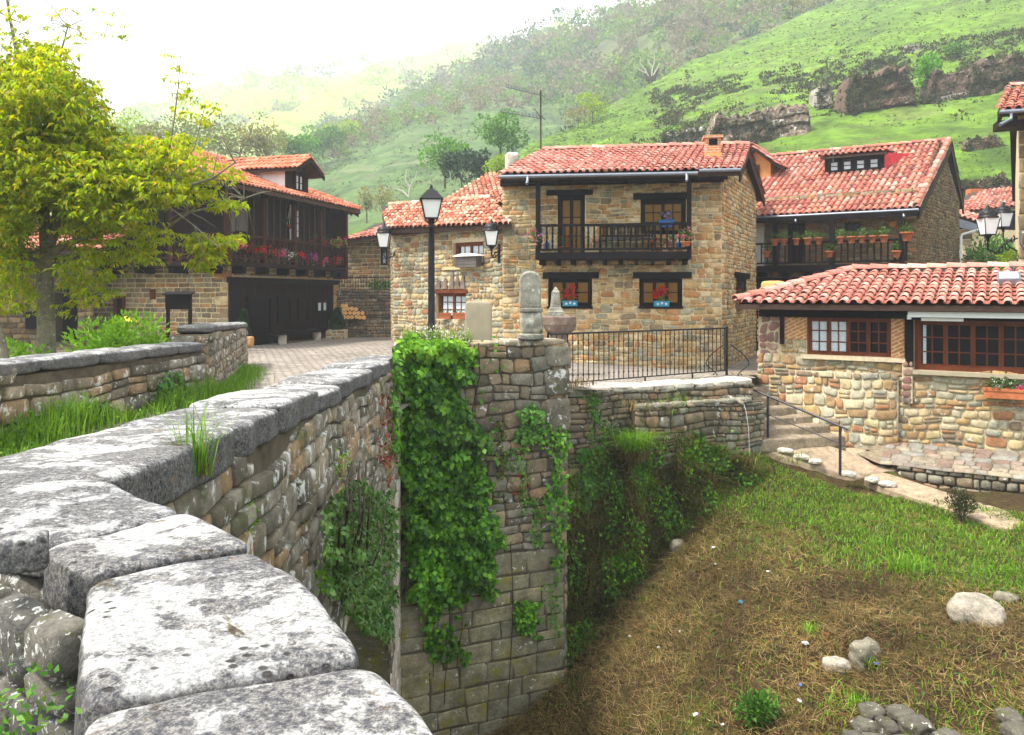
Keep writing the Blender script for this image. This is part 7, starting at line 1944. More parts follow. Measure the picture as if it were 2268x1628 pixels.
m_ = np.array([noise.noise(Vector(p) * 1.7 + Vector((4, 0, 0))) for p in E_]) > .12
Q = E_[m_]; n_ = len(Q); v, f = leaf_arrays(Q + np.array(FT.n) * .06 + nr.normal(0, .06, (n_, 3)), nr.normal(0, .6, (n_, 3)) + np.array([0, -.3, -.6]), np.array(FT.n) + nr.normal(0, .4, (n_, 3)) + np.array([0, 0, .4]), nr.uniform(.05, .1, n_), nr.uniform(.035, .07, n_))
tag(mesh_np('creeper', v, f, M['ivy_lf']), 'dark ivy leaves trailing over the steep earth below the wall', 'creeper', kind='stuff')
def trail(F, x0, y0, ln, n, mat, label, th=.1, L=.07, wd=9):
    pts = []; x = x0
    for k in range(n):
        t = k / n; xx = x0 + 14 * noise.noise(Vector((t * 3, x0 * .1, 0))) + rng.gauss(0, wd * (1 - .5 * t)); a, c = F.px(xx, y0 + ln * t, th * rng.random() + .05); pts.append(tuple(F.p(a, th * rng.random() + .05, c)))
    n_ = len(pts); v, f = leaf_arrays(pts, nr.normal(0, .6, (n_, 3)) + np.array([0, 0, -.8]), np.array(F.n) + nr.normal(0, .35, (n_, 3)) + np.array([0, 0, .5]), nr.uniform(.6, 1.2, n_) * L, nr.uniform(.5, .9, n_) * L)
    tag(mesh_np('creeper', v, f, M[mat]), label, 'creeper')
for k, (x, y, ln, n_, mt, lab) in enumerate(((1310, 862, 120, 110, 'green_lf', 'green strand hanging from the wall top beside the corner block'), (1405, 900, 110, 90, 'moss_bl', 'brown strand hanging between the corner block and the tussock'), (1345, 930, 150, 190, 'ivy_lf', 'dark ivy strand dropping into the hollow left of the tussock'),
        (1470, 905, 130, 120, 'moss_bl', 'brownish strand right of the shaggy tussock'), (1540, 900, 120, 110, 'green_lf', 'green strand hanging toward the water jet'), (1590, 900, 130, 130, 'moss_bl', 'brown strand just left of the water jet'), (1622, 940, 110, 120, 'ivy_lf', 'dark fern strand beside the falling water'),
        (1110, 930, 130, 120, 'moss_bl', 'dry strand on the wall right of the ivy curtain'), (1160, 990, 150, 110, 'ivy_lf', 'thin dark strand in the middle of the abutment wall'), (1225, 1290, 120, 110, 'green_lf', 'green strand at the outer edge of the damp blocks'))):
    trail(FA if x < 1260 else FT, x, y, ln, n_, mt, lab, .3 if x > 1390 else .12)
# ================================================================== IVY, BRAMBLE AND WALL PLANTS
def wall_leaves(F, region, n, L, thick, stray=0.0):
    """region: list of (polygon in pixels, weight); leaves in front of wall F"""
    pos = []; tot = sum(w_ for _, w_ in region)
    for poly, w_ in region:
        xs = [p[0] for p in poly]; ys = [p[1] for p in poly]; k = 0; want = int(n * w_ / tot)
        while k < want:
            x, y = rng.uniform(min(xs), max(xs)), rng.uniform(min(ys), max(ys))
            jx, jy = 14 * noise.noise(Vector((x * .03, y * .03, 1))), 14 * noise.noise(Vector((x * .03, y * .03, 7)))
            if not inpoly(x + jx * 2, y + jy * 2, poly): 
                if rng.random() >= stray: continue
            t = thick * (.25 + .75 * abs(noise.noise(Vector((x * .02, y * .02, 3)))) * 2) * rng.random() ** .6
            a, c = F.px(x, y, t); pos.append(tuple(F.p(a, t, c))); k += 1
    pos = np.array(pos); m = len(pos); nrm = np.array(F.n)
    D = nr.normal(0, .6, (m, 3)) + np.array([0, 0, -.9]) + nrm * .35
    N = nrm + np.array([0, 0, .5]) + nr.normal(0, .35, (m, 3)); L = L * np.clip(pos[:, 1] / 10.5, .35, 1.3) if F is FO else L
    return leaf_arrays(pos, D, N, nr.uniform(.6, 1.25, m) * L, nr.uniform(.65, 1.0, m) * L, .10)
iv = thing('ivy', 'thick curtain of bright green ivy hanging down the abutment wall', 'ivy', FA.p(.6, .2, 4))
v, f = wall_leaves(FA, [([(884, 748), (930, 738), (1035, 765), (1045, 800), (1030, 860), (1042, 910), (1090, 960), (1070, 1020), (1085, 1080), (1075, 1130), (1115, 1190), (1085, 1240), (1098, 1310), (1040, 1300), (1010, 1350), (975, 1330), (955, 1400), (925, 1350), (908, 1250), (893, 1100), (885, 900)], 1.0)], 10500, .105, .5, .012)
mesh_np('foliage', v, f, M['ivy_lf'], iv)
mb = MB()
for x in (905, 930, 960, 990, 1020, 1050):
    pts = []
    for k in range(9):
        y = 760 + k * 70; xx = x + 14 * math.sin(k * 1.3 + x); a, c = FA.px(xx, y, .08); pts.append(FA.p(a, .08, c))
    mb.tube(pts, .012, 4)
for x, y0, y1 in ((1018, 1330, 1480), (990, 1300, 1560), (1130, 1200, 1628), (965, 1330, 1500)):
    mb.tube([FA.p(*(lambda q: (q[0], .06, q[1]))(FA.px(x + 6 * math.sin(k), lerp(y0, y1, k / 5), .06))) for k in range(6)], .008, 4)
mb.build('stem', M['bark_dark'], iv)
v, f = wall_leaves(FO, [([(868, 770), (890, 765), (890, 1120), (878, 1010)], 1)], 420, .10, .14); mesh_np('foliage', v, f, M['ivy_lf'], iv)
top = thing('overgrown_weeds', 'bright green weeds spilling over the wall top around the lamp foot', 'weeds', W(950, 755, 14.6))
v, f = wall_leaves(FA, [([(884, 760), (900, 742), (960, 738), (1030, 762), (1045, 790), (1000, 800), (890, 800)], 1)], 2200, .11, .6); mesh_np('foliage', v, f, M['bright_lf'], top)
P = np.array([W(rng.uniform(890, 1045), 758, 14.4) for _ in range(320)]); v, f = blades(P, nr.uniform(.1, .36, 320), .012, .5, .4); mesh_np('stalks', v, f, M['grass_bl'], top)
P = np.array([np.array(W(rng.uniform(905, 1035), rng.uniform(715, 755), 14.35)) for _ in range(150)]); v, f = leaf_arrays(P, rand_unit(150), rand_unit(150), .03, .03); mesh_np('blossom', v, f, M['white_fl'], top)
wp = [([(1140, 905), (1195, 895), (1205, 960), (1150, 1000)], 500, 'leafy green clump on the wall right of the ivy', 'green_lf', .08, .3),
      ([(1195, 930), (1250, 960), (1262, 1010), (1262, 1200), (1240, 1300), (1205, 1150), (1215, 1050)], 620, 'straggling ivy at the corner of the retaining wall', 'ivy_lf', .085, .25),
      ([(1140, 1330), (1200, 1330), (1195, 1410), (1150, 1400)], 420, 'dark leafy plant low on the damp squared blocks', 'ivy_lf', .08, .2),
      ([(1175, 1100), (1195, 1100), (1200, 1200), (1180, 1220)], 160, 'thin green creeper strip on the damp wall', 'green_lf', .07, .12),
      ([(1130, 1040), (1175, 1060), (1160, 1110), (1140, 1100)], 150, 'reddish brown creeper patch on the abutment', 'redcreep', .06, .08),
      ([(1110, 985), (1140, 990), (1135, 1040), (1112, 1040)], 170, 'small dark fern clump between ivy and red creeper', 'bramble_lf', .07, .12),
      ([(940, 1380), (1000, 1390), (1040, 1470), (960, 1460)], 260, 'dark trailing plant under the ivy curtain', 'ivy_lf', .09, .25)]
for poly, n_, lab, mt, L, th in wp:
    v, f = wall_leaves(FA if lab.find('retaining') < 0 else FA, [(poly, 1)], n_, L, th); tag(mesh_np('creeper', v, f, M[mt]), lab, 'wall plant')
v, f = wall_leaves(FT, [([(1280, 990), (1340, 985), (1350, 1060), (1300, 1150), (1275, 1120)], 1)], 600, .09, .3); tag(mesh_np('creeper', v, f, M['green_lf']), 'fresh green leaves climbing the retaining wall foot', 'wall plant')
v, f = wall_leaves(FT, [([(1300, 880), (1325, 870), (1330, 930), (1305, 940)], 1)], 140, .07, .12); tag(mesh_np('creeper', v, f, M['green_lf']), 'small green plant high on the retaining wall', 'wall plant')
br = thing('bramble', 'dark bramble bush hanging over the bridge arch', 'bramble', FO.p(6.3, .3, 5.2))
v, f = wall_leaves(FO, [([(745, 1075), (800, 1060), (860, 1090), (878, 1140), (872, 1300), (868, 1420), (840, 1430), (790, 1370), (720, 1300), (715, 1180)], 1)], 4200, .085, .5); mesh_np('foliage', v, f, M['bramble_lf'], br)
mb = MB()
for k in range(9):
    x0, y0 = rng.uniform(760, 870), rng.uniform(1020, 1100); pts = []
    for q in range(5):
        xx, yy = x0 + rng.uniform(-10, 10) - q * 6, y0 + q * 55; b_ = .1 + .3 * math.sin(q * .8); a, c = FO.px(xx, yy, b_); pts.append(FO.p(a, b_, c))
    mb.tube(pts, .008, 4)
mb.build('stem', M['bark_dark'], br)
for poly, n_, lab, mt, L, th in ([([(835, 880), (868, 860), (880, 1000), (862, 1080), (838, 1000)], 420, 'red and green creeper at the far end of the bridge face', 'redcreep', .06, .1), ([(850, 870), (880, 870), (885, 1020), (866, 1060)], 260, 'green climber strip beside the red creeper', 'green_lf', .06, .12),
      ([(690, 1250), (722, 1240), (725, 1300), (700, 1310)], 160, 'green fern at the edge of the near coping', 'bright_lf', .07, .12), ([(535, 1120), (565, 1100), (575, 1160), (545, 1180)], 120, 'small pink flowered weed on the near bridge face', 'bright_lf', .045, .06),
      ([(740, 990), (775, 980), (770, 1050), (745, 1060)], 120, 'light green weed on the bridge face above the bramble', 'bright_lf', .05, .08)]):
    v, f = wall_leaves(FO, [(poly, 1)], n_, L, th); tag(mesh_np('creeper', v, f, M[mt]), lab, 'wall plant')
a, c = FO.px(436, 1050, .06); tuft('grass_tuft', 'tall thin grass tuft growing from the near bridge face under the coping', FO.p(a, .05, c), 60, .34, .03, 'grass_bl', .006, lean=.35)
a, c = FO.px(440, 1045, .06); tuft('grass_tuft', 'small yellow stalks at the base of the tall thin grass', FO.p(a, .05, c - .02), 30, .10, .025, 'straw_bl', .005, lean=.6)
# weeds along the foot of the far parapet
P = []
for _ in range(10000):
    a = rng.uniform(2.5, FP.w); b = abs(rng.gauss(0, .28)); q = FP.p(a, .05 + b, 0)
    if rng.random() > .5 + .7 * noise.noise(Vector((a * .9, b, 0))): continue
    P.append((q.x, q.y, zg(q.x, q.y)))
P = np.array(P); n = len(P); hgt = np.array([.07 + .44 * max(0, noise.noise(Vector((p[0], p[1] * .7, 4))) + .35) for p in P]) * nr.uniform(.6, 1.2, n)
v, f = blades(P, hgt, nr.uniform(.008, .016, n), .5, .4); v2, f2 = leaf_arrays(P + np.array([0, 0, 1]) * nr.uniform(0, 1, (n, 1)) * hgt[:, None] * .8, rand_unit(n), rand_unit(n), .055, .03)
v3, f3 = join_arrays([(v, f), (v2[:n * 2], f2[:n // 2])]); tag(mesh_np('roadside_grass', v3, f3, M['grass_bl']), 'tall green grass and weeds along the foot of the far parapet', 'grass', kind='stuff')
P = []
for _ in range(2600):
    a = rng.uniform(0, FW.w * .8); b = abs(rng.gauss(0, .25)) + .06; q = FW.p(a, b, 0); P.append((q.x, q.y, zg(q.x, q.y)))
P = np.array(P); v, f = blades(P, nr.uniform(.06, .24, len(P)), .014, .5, .4); tag(mesh_np('roadside_grass', v, f, M['grass_bl']), 'short yellow green grass along the stump wall beside the road', 'grass', kind='stuff')
a, c = FP.px(372, 870, .1); v, f = wall_leaves(FP, [([(345, 835), (400, 820), (430, 860), (425, 920), (340, 930)], 1)], 500, .09, .25); tag(mesh_np('creeper', v, f, M['green_lf']), 'tall leafy weeds against the far parapet near its stump', 'wall plant')
v, f = wall_leaves(FP, [([(150, 900), (260, 880), (250, 960), (130, 965)], 1)], 700, .10, .3); tag(mesh_np('creeper', v, f, M['pot_lf']), 'dark nettles in front of the far parapet', 'wall plant')
for x, y, n_, lab in ((60, 1560, 60, 'small weed in the shaded corner beside the near coping stone'), (20, 1610, 40, 'broad leaved weed at the bottom left corner')):
    p = W(x, y, 1.22); pos = np.array(p) + nr.normal(0, .035, (n_, 3)); v, f = leaf_arrays(pos, rand_unit(n_), rand_unit(n_), .016 if n_ > 50 else .024, .009); tag(mesh_np('creeper', v, f, M['green_lf']), lab, 'wall plant')
# ================================================================== FOREGROUND TREE
ft = thing('leafy_tree', 'large leafy spring tree with yellow green drooping leaves behind the far parapet', 'tree', W(103, 905, 14))
def limb(pts, r0, r1, Y0=14.0, dY=0.0, n=7):
    m = len(pts); return [W(x, y, Y0 + dY * i / max(1, m - 1)) for i, (x, y) in enumerate(pts)], [lerp(r0, r1, (i / max(1, m - 1)) ** .8) for i in range(m)], n
mb = MB()
limbs = [limb([(104, 910), (104, 800), (102, 700), (100, 610), (104, 560)], .165, .125, n=12), limb([(104, 560), (98, 500), (100, 420), (92, 330), (70, 230), (40, 130), (22, 40), (12, -20)], .11, .015), limb([(106, 560), (124, 500), (128, 430), (140, 340), (132, 250), (118, 180), (150, 60)], .10, .012),
         limb([(106, 565), (140, 545), (190, 525), (235, 485), (300, 440), (390, 418), (470, 396), (520, 360)], .085, .012, dY=-1.0), limb([(104, 590), (160, 578), (230, 560), (330, 530), (420, 470), (500, 455), (540, 440)], .06, .008, dY=1.0),
         limb([(100, 585), (50, 582), (0, 575), (-60, 560)], .06, .02, dY=-.8), limb([(100, 600), (60, 560), (20, 500), (-40, 420)], .05, .015), limb([(300, 470), (380, 462), (430, 500), (450, 560), (440, 590)], .016, .004, 13.4, -.2),
         limb([(300, 440), (340, 380), (375, 330), (385, 270), (395, 190), (400, 120)], .03, .005, 13.4), limb([(190, 525), (250, 430), (310, 360), (340, 310)], .035, .006), limb([(300, 470), (350, 420), (430, 330), (455, 230)], .022, .005, 13.2),
         limb([(102, 640), (150, 650), (200, 655), (240, 640)], .035, .008), limb([(102, 660), (70, 650), (30, 640), (-20, 650)], .035, .01), limb([(430, 500), (480, 545), (540, 530)], .014, .004, 13.1), limb([(98, 500), (40, 400), (0, 330)], .04, .01, dY=-1), limb([(128, 430), (180, 360), (215, 300)], .035, .008, dY=-.6)]
for p_, r_, n_ in limbs: mb.tube(p_, r_, n_)
for _ in range(260):                                              # twigs
    pts, rs, _n = rng.choice(limbs[1:7]); i = rng.randrange(1, len(pts)); p = pts[i]
    d = V(rng.gauss(0, 1), rng.gauss(0, .7), rng.gauss(.25, .6)).normalized() * rng.uniform(.3, .8)
    mb.tube([p, p + d * .5 + V(0, 0, .05), p + d + V(0, 0, rng.uniform(-.15, .1))], [.012, .008, .003], 4)
mb.build('trunk', M['bark'], ft)
clumps = [(80, 190, 95, 80, 1.0), (0, 250, 110, 130, 1.0), (165, 260, 75, 95, 1.0), (205, 320, 60, 70, .8), (50, 370, 140, 110, 1.1), (190, 390, 120, 90, 1.1), (290, 400, 90, 70, .9), (140, 470, 150, 60, .75), (250, 470, 100, 45, .6), (370, 420, 80, 42, .5),
          (430, 410, 55, 44, .36), (480, 385, 50, 36, .2), (340, 335, 70, 50, .5), (400, 350, 70, 60, .42), (0, 480, 90, 90, .9), (20, 590, 80, 50, .5), (185, 590, 80, 40, .4), (20, 650, 70, 40, .45), (185, 645, 60, 35, .4), (225, 550, 60, 40, .4), (95, 690, 60, 25, .25),
          (455, 562, 32, 38, 1.0), (500, 531, 42, 16, .8), (440, 530, 30, 22, .6), (310, 560, 45, 30, .5), (505, 450, 32, 16, .6), (330, 520, 60, 26, .4), (20, 60, 34, 60, .10), (140, 70, 50, 60, .05), (250, 60, 60, 50, .02), (395, 200, 26, 85, .10), (455, 250, 40, 40, .09), (60, 120, 60, 40, .3), (250, 330, 60, 50, .5), (110, 130, 60, 40, .5)]
G = []
for (cx_, cy_, rx, ry, wt_) in clumps:
    n = int(rx * ry * wt_ * .082) + 3
    for _ in range(n):
        while True:
            a, b, c = rng.uniform(-1, 1), rng.uniform(-1, 1), rng.uniform(-1, 1)
            if a * a + b * b + c * c < 1: break
        Y = 13.8 + c * max(.4, min(1.5, rx / 70.0))
        px_, py_ = cx_ + a * rx, cy_ + b * ry
        if abs(px_ - 103) < 34 and py_ > 455 and Y < 14.15: continue
        G.append(tuple(W(px_, py_, Y)))
G = np.array(G); ng = len(G); k = 7
base = np.repeat(G, k, 0); az = np.repeat(nr.uniform(0, 2 * np.pi, ng), k) + np.tile(np.linspace(-1.3, 1.3, k), ng) + nr.normal(0, .2, ng * k)
D = np.stack([np.cos(az), np.sin(az), nr.normal(-.75, .35, ng * k)], 1)
off = np.stack([np.cos(np.repeat(nr.uniform(0, 2 * np.pi, ng), k)), np.sin(np.repeat(nr.uniform(0, 2 * np.pi, ng), k)), np.zeros(ng * k)], 1) * np.tile(np.linspace(0, .22, k), ng)[:, None]
v, f = leaf_arrays(base + off, D, np.array([0, 0, 1.0]) + nr.normal(0, .35, (ng * k, 3)), nr.uniform(.08, .155, ng * k), nr.uniform(.032, .054, ng * k), .14)
mesh_np('crown', v, f, M['ash_lf'], ft)
print('LEAVES', ng * k)
t2 = thing('slender_tree', 'thin bare trunk leaning into the left edge behind the far parapet', 'tree', W(10, 880, 12.5))
mb = MB(); mb.tube([W(22, 900, 12.5), W(8, 780, 12.5), W(-8, 720, 12.5), W(-40, 560, 12.6), W(-70, 420, 12.7)], [.08, .07, .065, .05, .02], 8); mb.build('trunk', M['bark'], t2)
p = W(-75, 430, 12.7); v, f = plant_mesh(p - V(0, 0, .4), 1.6, 1.3, 1.6, 700, .13); mesh_np('crown', v, f, M['ash_lf'], t2)
# hedges behind the far parapet
shrub('garden_hedge', 'bright green mounded hedge behind the far parapet in front of the notice board', W(285, 875, 16.3), 2.4, 1.75, 3200, .115, 'bright_lf', 'hedge', 1.3, up=.7)
shrub('garden_hedge', 'bright green bush at the left edge below the leafy tree', W(30, 905, 13.2), 1.4, 1.1, 1500, .10, 'bright_lf', 'hedge', 1.0, up=.7)
shrub('garden_hedge', 'low bluish green trailing plant against the stump wall', W(415, 845, 15.6), .75, .85, 700, .09, 'green_lf', 'hedge', .7)
shrub('garden_shrub', 'rounded dark green shrub beyond the twin lanterns', W(2195, 640, 32), 2.2, 2.3, 1500, .16, 'green_lf', 'shrub', 1.6)
shrub('garden_shrub', 'dark shadowed bush with white flowers beside the white drainpipe', W(2160, 640, 33), 1.2, 1.6, 500, .14, 'dark_lf', 'shrub', 1.2)
wi = thing('wisteria', 'wisteria with lilac blossom and yellow leaves above the cottage ridge', 'wisteria', W(2250, 640, 21.6))
P = W(2246, 612, 21.6); v, f = plant_mesh(P, 1.0, .75, .6, 420, .09); mesh_np('foliage', v, f, M['yel_lf'], wi); v, f = plant_mesh(P + V(.08, -.1, -.02), .8, .6, .5, 420, .06, .9, 0); mesh_np('blossom', v, f, M['wist'], wi)
mb = MB(); mb.tube([W(2262, 720, 21.7), W(2258, 640, 21.7), W(2245, 590, 21.6), W(2212, 560, 21.6)], [.04, .035, .02, .006], 5); mb.build('stem', M['bark_dark'], wi)
fw_ = thing('climbing_plant', 'green plant growing through the dark railing above the logs', 'plant', F11.p(2.4, -.3, 2.0))
v, f = plant_mesh(F11.p(2.4, -.35, 2.0), 1.5, .5, .5, 420, .11); mesh_np('foliage', v, f, M['green_lf'], fw_)

# ================================================================== HILLSIDE TREES, WOODS AND ROCKS
def crown_arrays(P, w_, h_, n, L, k=8, squash=.5):
    C = np.array([[rng.uniform(-.32, .32) * w_, rng.uniform(-.32, .32) * w_, rng.uniform(.35, .8) * h_] for _ in range(k)]); rad = np.array([rng.uniform(.16, .3) for _ in range(k)])
    idx = nr.integers(0, k, n); q = rand_unit(n) * nr.uniform(.45, 1, (n, 1)) ** .6
    pos = np.array(P) + C[idx] + q * np.stack([rad[idx] * w_, rad[idx] * w_, rad[idx] * h_ * .85], 1)
    D = q + nr.normal(0, .6, (n, 3)); return leaf_arrays(pos, D, rand_unit(n), nr.uniform(.6, 1.3, n) * L, nr.uniform(.6, 1.1, n) * L * .7), [Vector(P) + Vector(c) for c in C]
def tree(label, P, w_, h_, n, L, mat, name='hillside_tree', trunkmat='bark_dark', tr=None, k=8, group=None):
    P = Vector(P); t = thing(name, label, 'tree', P, 0, group); (v, f), C = crown_arrays(P, w_, h_, n, L, k); mesh_np('crown', v, f, M[mat], t)
    mb = MB(); r = tr or h_ * .022; fork = P + V(0, 0, h_ * .3); mb.tube([P - V(0, 0, h_ * .1), fork], [r, r * .75], 6)
    for c in C[:6]: mb.tube([fork, (fork + c) / 2 + V(0, 0, -.03 * h_), c + V(0, 0, .1 * h_)], [r * .6, r * .4, r * .12], 4)
    mb.build('trunk', M[trunkmat], t); return t
def tpx(label, H, x, yb, wpx, hpx, n, mat, Lpx=7, Y=None, **kw):
    Y = Y or H.depth(x, yb); P = W(x, yb, Y); s_ = Y / FPX; return tree(label, P, wpx * s_, hpx * s_, n, Lpx * s_, mat, **kw)
tpx('tall fresh green tree on the slope behind the antenna mast', H1, 1108, 372, 125, 140, 1500, 'green_lf', 8, 82)
tpx('lighter green spreading tree left of the antenna on the slope', H1, 985, 405, 120, 125, 1300, 'green_lf', 8, 76)
tpx('dark evergreen tree low on the slope behind the low red roof', H1, 1022, 425, 105, 95, 1300, 'dark_lf', 8, 68)
tpx('dark evergreen bush under the tall fresh green tree', H1, 1070, 410, 70, 80, 800, 'dark_lf', 8, 70)
tpx('yellow green bush beside the grey block chimney', H1, 1098, 402, 70, 68, 700, 'yel_lf', 7, 58)
tpx('pale budding tree above the timber house roof, left of its twin', H2, 812, 486, 48, 78, 420, 'pale_lf', 6, 88)
tpx('pale budding tree on the mid slope, right of its twin', H2, 850, 484, 52, 80, 440, 'pale_lf', 6, 86)
tpx('small yellow green tree on the crest beside a dark thicket', H1, 1312, 268, 70, 62, 500, 'yel_lf', 7)
tpx('brownish bare thicket on the crest of the grassy slope', H1, 1280, 280, 56, 44, 350, 'pale_lf', 6)
tpx('bushy pale tree at the top where the slope leaves the picture', H1, 1755, 30, 100, 60, 600, 'pale_lf', 7)
tpx('slim bright green sapling standing against the red cliff', H1, 2056, 214, 48, 100, 900, 'sapling_lf', 7, name='sapling')
tpx('small green bush at the foot of the pale rocks behind the chimney', H1, 1478, 318, 40, 42, 350, 'green_lf', 6, name='hillside_bush')
tpx('green bush among the middle cliff rocks', H1, 1680, 290, 60, 45, 500, 'yel_lf', 6, name='hillside_bush')
tpx('olive bush right of the slim sapling', H1, 2120, 130, 60, 40, 450, 'green_lf', 6, name='hillside_bush')
for i, (x, yb, w_, h_, m_, Y, lab) in enumerate(((300, 345, 90, 110, 'yel_lf', 95, 'yellow green tree showing beyond the leafy tree, left of the brownish trees'), (255, 350, 80, 90, 'green_lf', 100, 'green tree half hidden behind the leafy tree crown'), (440, 350, 120, 110, 'wood_lf', 90, 'brownish spring tree behind the thin upright branch'), (530, 352, 130, 105, 'pale_lf', 92, 'broad brownish tree beyond the timber house roof'),
        (590, 348, 90, 80, 'pale_lf', 95, 'brownish tree just left of the dormer gable'), (650, 340, 70, 62, 'green_lf', 120, 'dark green tree above the dormer ridge'), (715, 322, 62, 58, 'green_lf', 165, 'rounded bluish green tree right of the dormer on the far slope'), (760, 305, 60, 52, 'yel_lf', 190, 'fresh green tree on the far crest left of the pale twins'),
        (370, 355, 90, 95, 'pale_lf', 94, 'thin brownish tree between the leafy tree and the timber house'))):
    tpx(lab, H2, x, yb + 24, w_ * 1.35, h_ * 1.15, 1100, m_, 8, Y, k=11)
# storm bleached tree on the crest
P = H1.at(1440, 178); s_ = P.y / FPX
bt = thing('dead_tree', 'burnt looking dead tree with bleached forked branches on the crest', 'tree', P)
mb = MB(); mb.tube([P - V(0, 0, 1), P + V(0, 0, 12 * s_)], [6 * s_, 4.5 * s_], 7); 
for dx in (-16, -6, 6, 18): mb.tube([P + V(dx * s_ * .3, 0, 0), P + V(dx * s_, 0, 26 * s_)], [6 * s_, 2 * s_], 5)
mb.build('trunk', M['bark_dark'], bt)
mb = MB()
for pts in ([(-5, 8), (-14, 24), (-24, 38), (-22, 52)], [(2, 8), (4, 26), (9, 44), (8, 58)], [(5, 10), (14, 24), (19, 38)], [(-8, 14), (-24, 22), (-38, 32)], [(4, 26), (-5, 38), (-6, 46)]):
    mb.tube([P + V(x * s_, -.2, y * s_) for x, y in pts], [2.0 * s_, 1.5 * s_, 1.0 * s_, .5 * s_][:len(pts)], 5)
mb.build('branch', M['bleached'], bt)
P = H1.at(905, 440); P = W(905, 437, 70); s_ = P.y / FPX
bt = thing('dead_tree', 'small white dead tree behind the left end of the low red roof', 'tree', P)
mb = MB()
for pts in ([(0, 0), (2, 22), (14, 42), (18, 58)], [(0, 0), (-14, 14), (-28, 18)], [(2, 22), (-8, 40), (-4, 62)]): mb.tube([P + V(x * s_, 0, y * s_) for x, y in pts], [2.2 * s_, 1.7 * s_, 1.1 * s_, .6 * s_][:len(pts)], 5)
mb.build('trunk', M['bleached'], bt)

def wood_mass(name, label, H, n, x0, x1, t0, t1, wpx, hpx, nl, Lpx, mat, reject=None, bias=1.0):
    parts = []; k = 0
    while k < n:
        x = rng.uniform(x0, x1); t = t0 + (t1 - t0) * rng.random() ** bias
        yb, Yb, yt, Yt = H.col(x); y = yb + (yt - yb) * t
        if reject and reject(x, y): k += .3; continue
        Y = H.depth(x, y); s_ = Y / FPX; P = W(x, y, Y); a = rng.uniform(.7, 1.25); (v, f), C = crown_arrays(P - V(0, 0, hpx * s_ * .12), wpx * s_ * a, hpx * s_ * a * rng.uniform(.8, 1.2), nl, Lpx * s_, 5); parts.append((v, f)); k += 1
    v, f = join_arrays(parts); return tag(mesh_np(name, v, f, M[mat]), label, 'woodland', kind='stuff')
def one_tone(mats): pass
M['wood_a'] = leaf_mat('wood_fresh', [(.10, .20, .03), (.14, .26, .035), (.20, .30, .04)], .3, .7); M['wood_b'] = leaf_mat('wood_bare', [(.20, .16, .11), (.25, .21, .15), (.16, .14, .10)], .3, .7); M['wood_c'] = leaf_mat('wood_dark', [(.05, .10, .04), (.07, .13, .05), (.05, .08, .05)], .3, .7)
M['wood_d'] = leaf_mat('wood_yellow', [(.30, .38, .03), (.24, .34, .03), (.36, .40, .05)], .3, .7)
wood_mass('woodland', 'fresh green crowns in the hazy wooded hillside', H3, 380, 720, 2000, .0, 1.0, 62, 62, 110, 9, 'wood_a')
wood_mass('woodland', 'bare brownish crowns in the hazy wooded hillside', H3, 420, 720, 2000, .0, 1.0, 60, 62, 100, 9, 'wood_b')
wood_mass('woodland', 'dark bluish crowns in the hazy wooded hillside', H3, 220, 720, 2000, .1, 1.0, 58, 60, 100, 9, 'wood_c')
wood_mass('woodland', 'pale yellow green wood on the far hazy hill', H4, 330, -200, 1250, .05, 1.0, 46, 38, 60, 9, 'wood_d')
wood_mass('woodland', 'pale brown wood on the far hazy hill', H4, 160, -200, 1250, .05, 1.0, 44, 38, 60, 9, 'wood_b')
wood_mass('woodland', 'line of trees along the crest of the mid slope', H2, 70, 620, 1250, .86, 1.02, 46, 46, 90, 7, 'wood_a')
wood_mass('woodland', 'brownish trees along the crest of the mid slope', H2, 60, 640, 1300, .84, 1.02, 46, 46, 90, 7, 'wood_b')
def in_band(x, y): 
    c = 285 - (x - 1500) * .165; return -95 < y - c < 40 and x > 1400 + 160 * (.5 + noise.noise(Vector((y * .03, 3, 1)))) + rng.uniform(-40, 40)
parts = []
for k in range(15000):
    x = rng.uniform(1180, 2400); yb, Yb, yt, Yt = H1.col(x); y = rng.uniform(max(yt, -30), 590)
    w_ = .95 if in_band(x, y) and noise.noise(Vector((x * .02, y * .03, 5))) > -.22 else .0 + .14 * max(0, noise.noise(Vector((x * .012, y * .03, 2))))
    if rng.random() > w_: continue
    Y = H1.depth(x, y); s_ = Y / FPX; n = 16; q = rand_unit(n) * np.array([9, 9, 4.5]) * s_ * rng.uniform(.5, 1.3)
    parts.append(leaf_arrays(np.array(W(x, y, Y)) + q, rand_unit(n) + np.array([0, 0, .6]), rand_unit(n), 7 * s_, 4 * s_))
v, f = join_arrays(parts); tag(mesh_np('scrub', v, f, M['scrub_lf']), 'low heathy scrub scattered over the grassy hillside', 'scrub', kind='stuff')
M['cliff'] = stone_mat('red_brown_cliff', [(.105, .055, .042), (.085, .045, .036), (.135, .078, .055), (.11, .07, .05)], lichen=.1, moss=.15, dark=.5, sc=.25, bump=.2, lcol=(.42, .40, .36))
M['palerock'] = stone_mat('pale_cliff_rock', [(.42, .39, .35), (.33, .29, .25), (.48, .45, .42)], dark=.6, sc=.25, bump=.2)
M['brownrock'] = stone_mat('tan_cliff_rock', [(.19, .125, .08), (.15, .095, .062), (.23, .17, .12)], lichen=.25, moss=.1, dark=.6, sc=.25, bump=.2)
ROCKV = []
